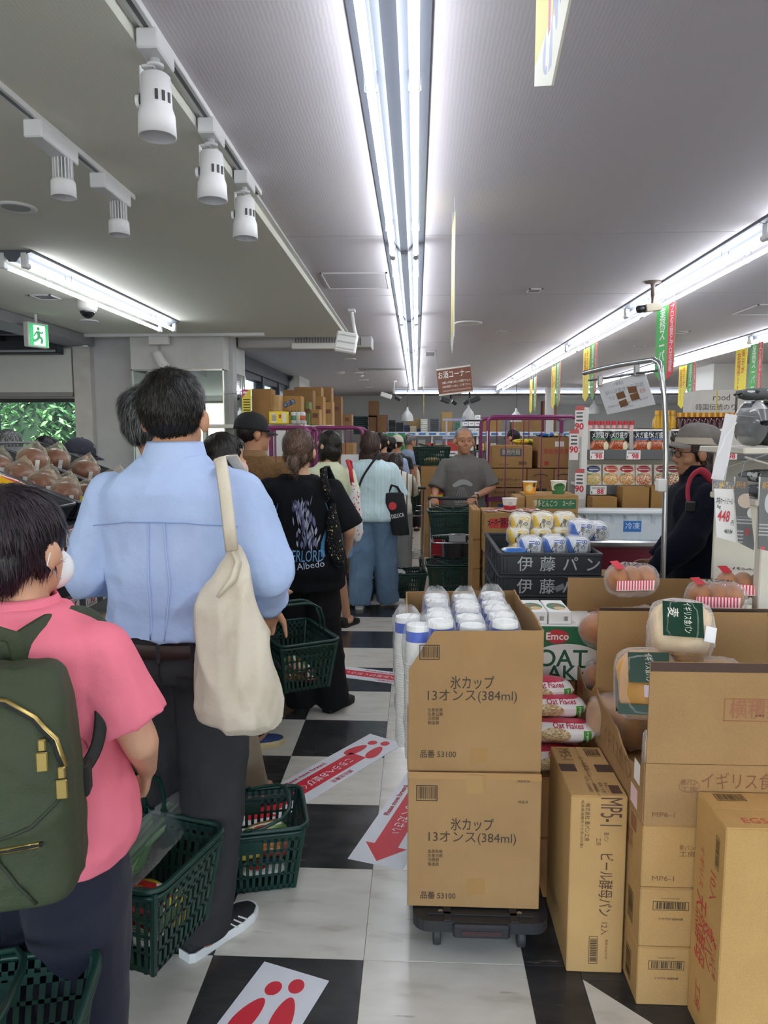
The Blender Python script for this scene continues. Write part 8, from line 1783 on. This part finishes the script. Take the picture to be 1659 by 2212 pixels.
# ================================================================ BANNERS AND SIGNS OVERHEAD
def banner(label, x, y, z1, kind, rz=0, w=.27, h=.56):
    t = thing('banner', label, 'banner', (x, y, z1), rz, 'pointed banners under the light rows'); b = MB(); th = .0015
    poly = [(-w / 2, 0), (w / 2, 0), (w / 2, -h + .06), (0, -h), (-w / 2, -h + .06)] if kind != 'g' else [(-w / 2, 0), (w / 2, 0), (w / 2, -h + .08), (w * .12, -h + .03), (.02 - w * .12, -h), (-w / 2, -h + .09)]
    TT = Matrix(((0, 0, 1, 0), (-1, 0, 0, 0), (0, 1, 0, 0), (0, 0, 0, 1)))     # plane faces the aisle
    m = PM('#38b44a', [('rect', 0, .36, 0, 1, '#e0364e')], 'yz', .45) if kind == 'g' else (M('#f0de1e', .45) if kind == 'y' else PM('#e9ead9', [('rect', 0, 1, .14, 1, '#e3de62'), ('rect', .4, .46, .12, 1, '#dd5a86'), ('rect', .56, .62, .12, 1, '#dd5a86'), ('noise', .5, .1, .25, .06, 9, .52, '#a8b0cc')], 'yz', .45))
    b.prism(poly, -th, th, TT); b.build('sheet', m, t)
    def col(s, u, c, sz, z0, dz):
        for f, sg in (('L', -1), ('R', 1)): texts(t, c, [(ch, sz, (sg * .0018, (-1 if True else 1) * u * 1.0, z0 - dz * i), dict(bold=.02)) for i, ch in enumerate(s)], f)
    if kind == 'g': col('業務スーパー', -w * .16, '#f2f6f0', .09, -.06, .075); col('プロの品質とプロの価格', w * .33, '#f6e2e4', .05, -.035, .042)
    if kind == 'y': col('毎日が', w * .2, '#d8342c', .075, -.06, .085); col('お買得!!', -w * .18, '#d8342c', .09, -.08, .085)
    for yy in (-w * .4, w * .4): MB().tube([(0, yy, 0), (0, yy, CEIL - z1)], .0015, 4).build('cord', M('#cfcfcf', .5), t)
    return t
zt = 2.5
for px, Y, k, l, x, rz in ((1434, 5.35, 'g', 'large green and red pointed banner under the security camera', 1.84, .16), (1266, 7.85, 'y', 'yellow pointed banner, second pair of the row over the freezer', 1.86, 0), (1282, 7.4, 'g', 'green and red pointed banner, second pair of the row over the freezer', 1.86, 0), (1196, 9.9, 'y', 'yellow pointed banner, third pair of the row over the freezer', 1.88, 0), (1207, 9.4, 'g', 'green and red pointed banner, third pair of the row over the freezer', 1.88, 0), (1148, 12.2, 'y', 'yellow pointed banner, last pair of the row over the freezer', 1.92, 0), (1157, 11.6, 'g', 'green and red pointed banner, last pair of the row over the freezer', 1.92, 0),
                           (1475, 9.9, 'y', 'yellow pointed banner over the white cartons, farther pair', 3.6, 0), (1495, 9.4, 'g', 'green and red pointed banner over the white cartons, farther pair', 3.6, 0), (1600, 7.95, 'y', 'yellow pointed banner over the white cartons, nearer pair', 3.52, 0), (1632, 7.5, 'g', 'green and red pointed banner over the white cartons, nearer pair', 3.52, 0)):
    banner(l, at(px, 800, Y).x, Y, 2.49 if Y != 5.35 else 2.50, k, rz)
banner('pale yellow and white pointed banner at the top edge of the picture', .162, .93, 2.6, 'w', .0, .27, .60); banner('thin edge-on pointed banner beside the aisle lights', .165, 3.45, 2.56, 'w', 0, .27, .60); banner('pale yellow edge-on pointed banner before the brown sign', .12, 12.6, 2.52, 'y', 0, .3, .62)
p = at(982, 822, 9); t = thing('hanging_sign', 'tilted brown hanging sign with white lettering over the aisle', 'sign', p, radians(-8)); t.rotation_euler = (0, radians(-6.5), radians(-8))
MB().rbox(-.21, .21, -.004, .004, -.165, .165, .002).build('board', PM('#7b4a36', [('rect', 0, 1, .94, 1, '#dcdad4'), ('rect', 0, 1, 0, .06, '#dcdad4'), ('rows', .12, .95, .12, .2, 30, .4, '#cbb5a6')], 'xz', .5), t)
texts(t, '#f0ece6', [('お酒コーナー', .095, (.0, -.005, .075), dict(bold=.012, width=.39)), ('20歳以上の年齢であることを確認できないと', .03, (.02, -.005, -.015), dict(bold=.01, width=.35)), ('お酒の販売をしません。ご了承ください。', .03, (.02, -.005, -.065), dict(bold=.01, width=.35))], 'F')
for x in (-.19, .19): MB().tube([(x, 0, .165), (x, 0, .40)], .002, 4).build('wire', M('#9a9a9a', .5), t)
for i, (px, py, Y) in enumerate(((880, 895, 15.2), (1012, 890, 15.4), (1115, 897, 15.4), (1283, 880, 15.6))):
    q = at(px, py, Y); t = thing('pendant_lamp', 'translucent bell-shaped pendant lamp, %s along the back of the store' % ('first', 'second', 'third', 'fourth')[i], 'lamp', q, 0, 'pendant lamps'); b = MB(); b.smooth = True
    b.lathe([(.13, -.14), (.125, -.08), (.10, 0), (.05, .06), (.025, .09), (.02, .14), (0, .15)], 18, caps=False); b.build('shade', M('#c9cccb', .25, trans=.2, spec=.6), t); MB().tube([(0, 0, .14), (0, 0, CEIL - q.z)], .008, 6).build('cord', M('#333333', .5), t)
# ================================================================ BACK OF THE STORE
t = thing('back_shelf', 'long back wall shelf with a blue and white label rail', 'shelf', (1.75, 17.9, 0)); bx0, bx1 = -2.5, 3.0
for k in range(6): MB().rbox(bx0 + k * 1.1, bx0 + k * 1.1 + .05, -.2, .4, 0, 1.6, .004).build('upright', gw, t)
for z in (.4, .8, 1.2, 1.6): MB().rbox(bx0, bx1, -.25, .4, z - .03, z, .004).build('shelf_board', gw if z > 1.5 else M('#3f4347', .5), t)
rl = MB().rbox(bx0, bx1, -.265, -.25, 1.56, 1.66, .003).build('label_rail', M('#d5d9dc', .5), t)
for k in range(22): MB().rbox(bx0 + .05 + k * .25, bx0 + .22 + k * .25, -.268, -.265, 1.585, 1.635, .001).build('blue_label', M(('#3f7ab8', '#2f6aa8', '#5a92c8')[k % 3], .5), rl)
rnd = random.Random(77)
def goods(label, px0, px1, pyt, Y, z0, c, kind='box', grp='goods on top of the back shelf', nm='storage_box'):
    a, b_ = at(px0, 930, Y), at(px1, pyt, Y); w = b_.x - a.x; h = b_.z - z0
    if kind == 'box': t = carton(label, a.x, b_.x, Y, Y + .35, z0, b_.z, c, tape=None, group=grp)
    else:
        t = thing(nm, label, 'goods', ((a.x + b_.x) / 2, Y + .15, z0), 0, grp); b = MB(); n = max(1, int(h / .045))
        for i in range(n): b.rbox(-w / 2 * (.94 + .06 * ((i * 7) % 3) / 2), w / 2 * (.94 + .06 * ((i * 5) % 3) / 2), -.12, .12, h * i / n, h * (i + 1) / n - .003, .008)
        b.build('bundle_body', M(c, .5, vary=.2, scale=30), t)
    return t
ct = '#86644a'
goods('dark brown carton, upper of the pair at the end of the back shelf', 796, 817, 866, 17.8, 2.02, ct); goods('dark brown carton, lower of the pair at the end of the back shelf', 796, 814, 897, 17.8, 1.602, ct); goods('brown taped carton beside the pair on the back shelf', 815, 836, 896, 17.75, 1.602, '#8d6a4c')
goods('dark green crate of white plastic bundles', 763, 794, 899, 17.9, 1.602, '#1f3d3a', 'bundle', nm='bundle'); goods('black plastic roll bundle', 839, 854, 907, 17.8, 1.602, '#25282c', 'bundle', nm='bundle'); goods('second black plastic roll bundle', 855, 871, 912, 17.8, 1.602, '#2b2e33', 'bundle', nm='bundle')
goods('stack of small navy boxes', 872, 884, 918, 17.75, 1.602, '#2b355c', 'bundle', nm='bundle'); goods('pale tan carton behind the navy boxes', 880, 908, 904, 18.0, 1.602, '#a08a62'); goods('folded beige bundle before the tan carton', 885, 900, 920, 17.7, 1.602, '#b0a590', 'bundle', nm='bundle'); goods('second stack of small navy boxes', 901, 909, 925, 17.7, 1.602, '#2b355c', 'bundle', nm='bundle')
goods('stack of white paper packs', 908, 924, 905, 17.8, 1.602, '#cfd2c6', 'bundle', nm='bundle'); goods('stack of dark grey plastic packs', 930, 948, 904, 17.8, 1.602, '#4a4f56', 'bundle', nm='bundle'); goods('upright tan carton with a printed mark', 953, 977, 890, 17.8, 1.602, '#a5875a')
for i, (px, pyt, z) in enumerate(((1005, 903, 1.602), (1018, 903, 1.602), (1031, 892, 1.602))):
    for j in range(3): q = at(px, 930, 17.7); t = thing('white_carton', 'small white carton, %s of the %s stack on the back shelf' % (('lowest', 'middle', 'topmost')[j], ('first', 'second', 'third')[i]), 'box', (q.x, 17.8, 1.602 + .155 * j), 0, 'small white cartons'); MB().rbox(-.07, .07, -.1, .1, 0, .15, .003).build('body', PM('#dfe1e2', [('rect', 0, 1, 0, .28, '#2b2b2f'), ('rows', .3, .8, .6, .75, 10, .5, '#444444')], 'xz', .5), t)
goods('wide tan carton behind the elderly man', 1043, 1083, 901, 17.9, 1.602, '#a3814f'); goods('brown carton over the purple cage', 1105, 1172, 898, 17.9, 1.602, '#94734a'); goods('dark carton against the white post', 1172, 1203, 866, 18.1, 1.602, '#7d5a44'); goods('green printed packet stack beside the white cartons', 985, 1000, 912, 17.7, 1.602, '#3f7a58', 'bundle', nm='bundle')
ordl = 'first second third fourth fifth sixth seventh eighth ninth tenth eleventh twelfth thirteenth fourteenth fifteenth sixteenth seventeenth eighteenth nineteenth twentieth'.split()
for z in (.402, .802, 1.202):
    x = -.65; k_ = 0; pos = ('lowest', 'middle', 'upper')[int(z / .4 - .9)]
    while x < 2.6 and k_ < 20:
        w = rnd.choice((.12, .16, .2, .26)); h = rnd.uniform(.14, .30); c = rnd.choice(('#b9bcb4', '#8f9a94', '#c9c6ba', '#a83a3c', '#d9d9d4', '#4a5a4a', '#c33a3a', '#7a8a9a', '#2f6a4a', '#cfae5a'))
        t = thing('goods_pack', 'small boxed item on the %s back shelf, %s along' % (pos, ordl[k_]), 'goods', (x + w / 2, 17.80, z), 0, 'packaged goods on the back shelves')
        MB().rbox(-w / 2 + .006, w / 2 - .006, -.1, .1, 0, h, .01).build('pack_body', PM(c, [('rect', .1, .9, .35, .65, rnd.choice(('#e6e4dc', '#3a3f44', '#c9a24a'))), ('rows', .2, .8, .42, .58, 12, .5, '#6a6a6a')], 'xz', .4), t); x += w + .01; k_ += 1
t = thing('price_sign', 'white and red price sign reading 38 on a wire stand up the aisle', 'sign', at(965, 1000, 11.5)); pz = t.location.z; MB().rbox(-.17, .17, -.006, .006, -.28, .28, .002).build('board', PM('#e2e2e0', [('rect', 0, 1, .84, 1, '#c83a34'), ('rows', .15, .9, .6, .78, 8, .5, '#55555a'), ('rect', .1, .9, .04, .26, '#3a5a8a'), ('rows', .1, .9, .04, .26, 12, .4, '#dfe3e8')], 'xz', .5), t); texts(t, '#c42c34', [('38', .17, (.05, -.008, -.03), dict(bold=.03))], 'F')
MB().tube([(.22, 0, -pz), (.22, 0, .4)], .012, 6).build('wire_post', chrome, t); MB().tube([(.22, 0, -pz + .01), (.22, 0, -pz)], .1, 10).build('foot', chrome, t)
t = thing('wire_stand', 'tall wire display stand with pale rails beside the elderly man', 'display stand', at(980, 960, 13.0))
q = t.location.z
for x in (-.13, .13): MB().rbox(x - .015, x + .015, -.01, .01, -q, .45, .002).build('post', M('#b9bdd0', .4), t)
for z in (-.2, .1, .42): MB().rbox(-.2, .2, -.02, .02, z, z + .04, .002).build('rail', M('#a9aed0', .4), t)
MB().rbox(-.3, .3, -.1, .15, -.35, -.15, .004).build('wire_tray', M('#b8444c', .5), t); MB().rbox(-.3, .3, -.1, .2, -q, -.6, .004).build('base_box', M('#b9bcbe', .5), t)
t = thing('green_crate', 'bright green crate on the white rack near the black hair bun', 'crate', (at(835, 935, 11.5).x, 11.5, 1.20)); b = MB(); b.box(-.28, .28, -.2, .2, 0, .01)
for s in (-1, 1): b.rbox(-.28, .28, s * .2 - .008, s * .2 + .008, 0, .4, .003); b.rbox(s * .28 - .008, s * .28 + .008, -.2, .2, 0, .4, .003); [b.rbox(-.285, .285, s * .2 - .012, s * .2 + .012, z, z + .02, .003) for z in (.1, .2, .3, .38)]
b.build('crate_body', M('#2f9a4a', .45), t); MB().rbox(-.26, .26, -.18, .18, -1.2, -.002, .004).build('stand', M('#c9a23a', .5), t)
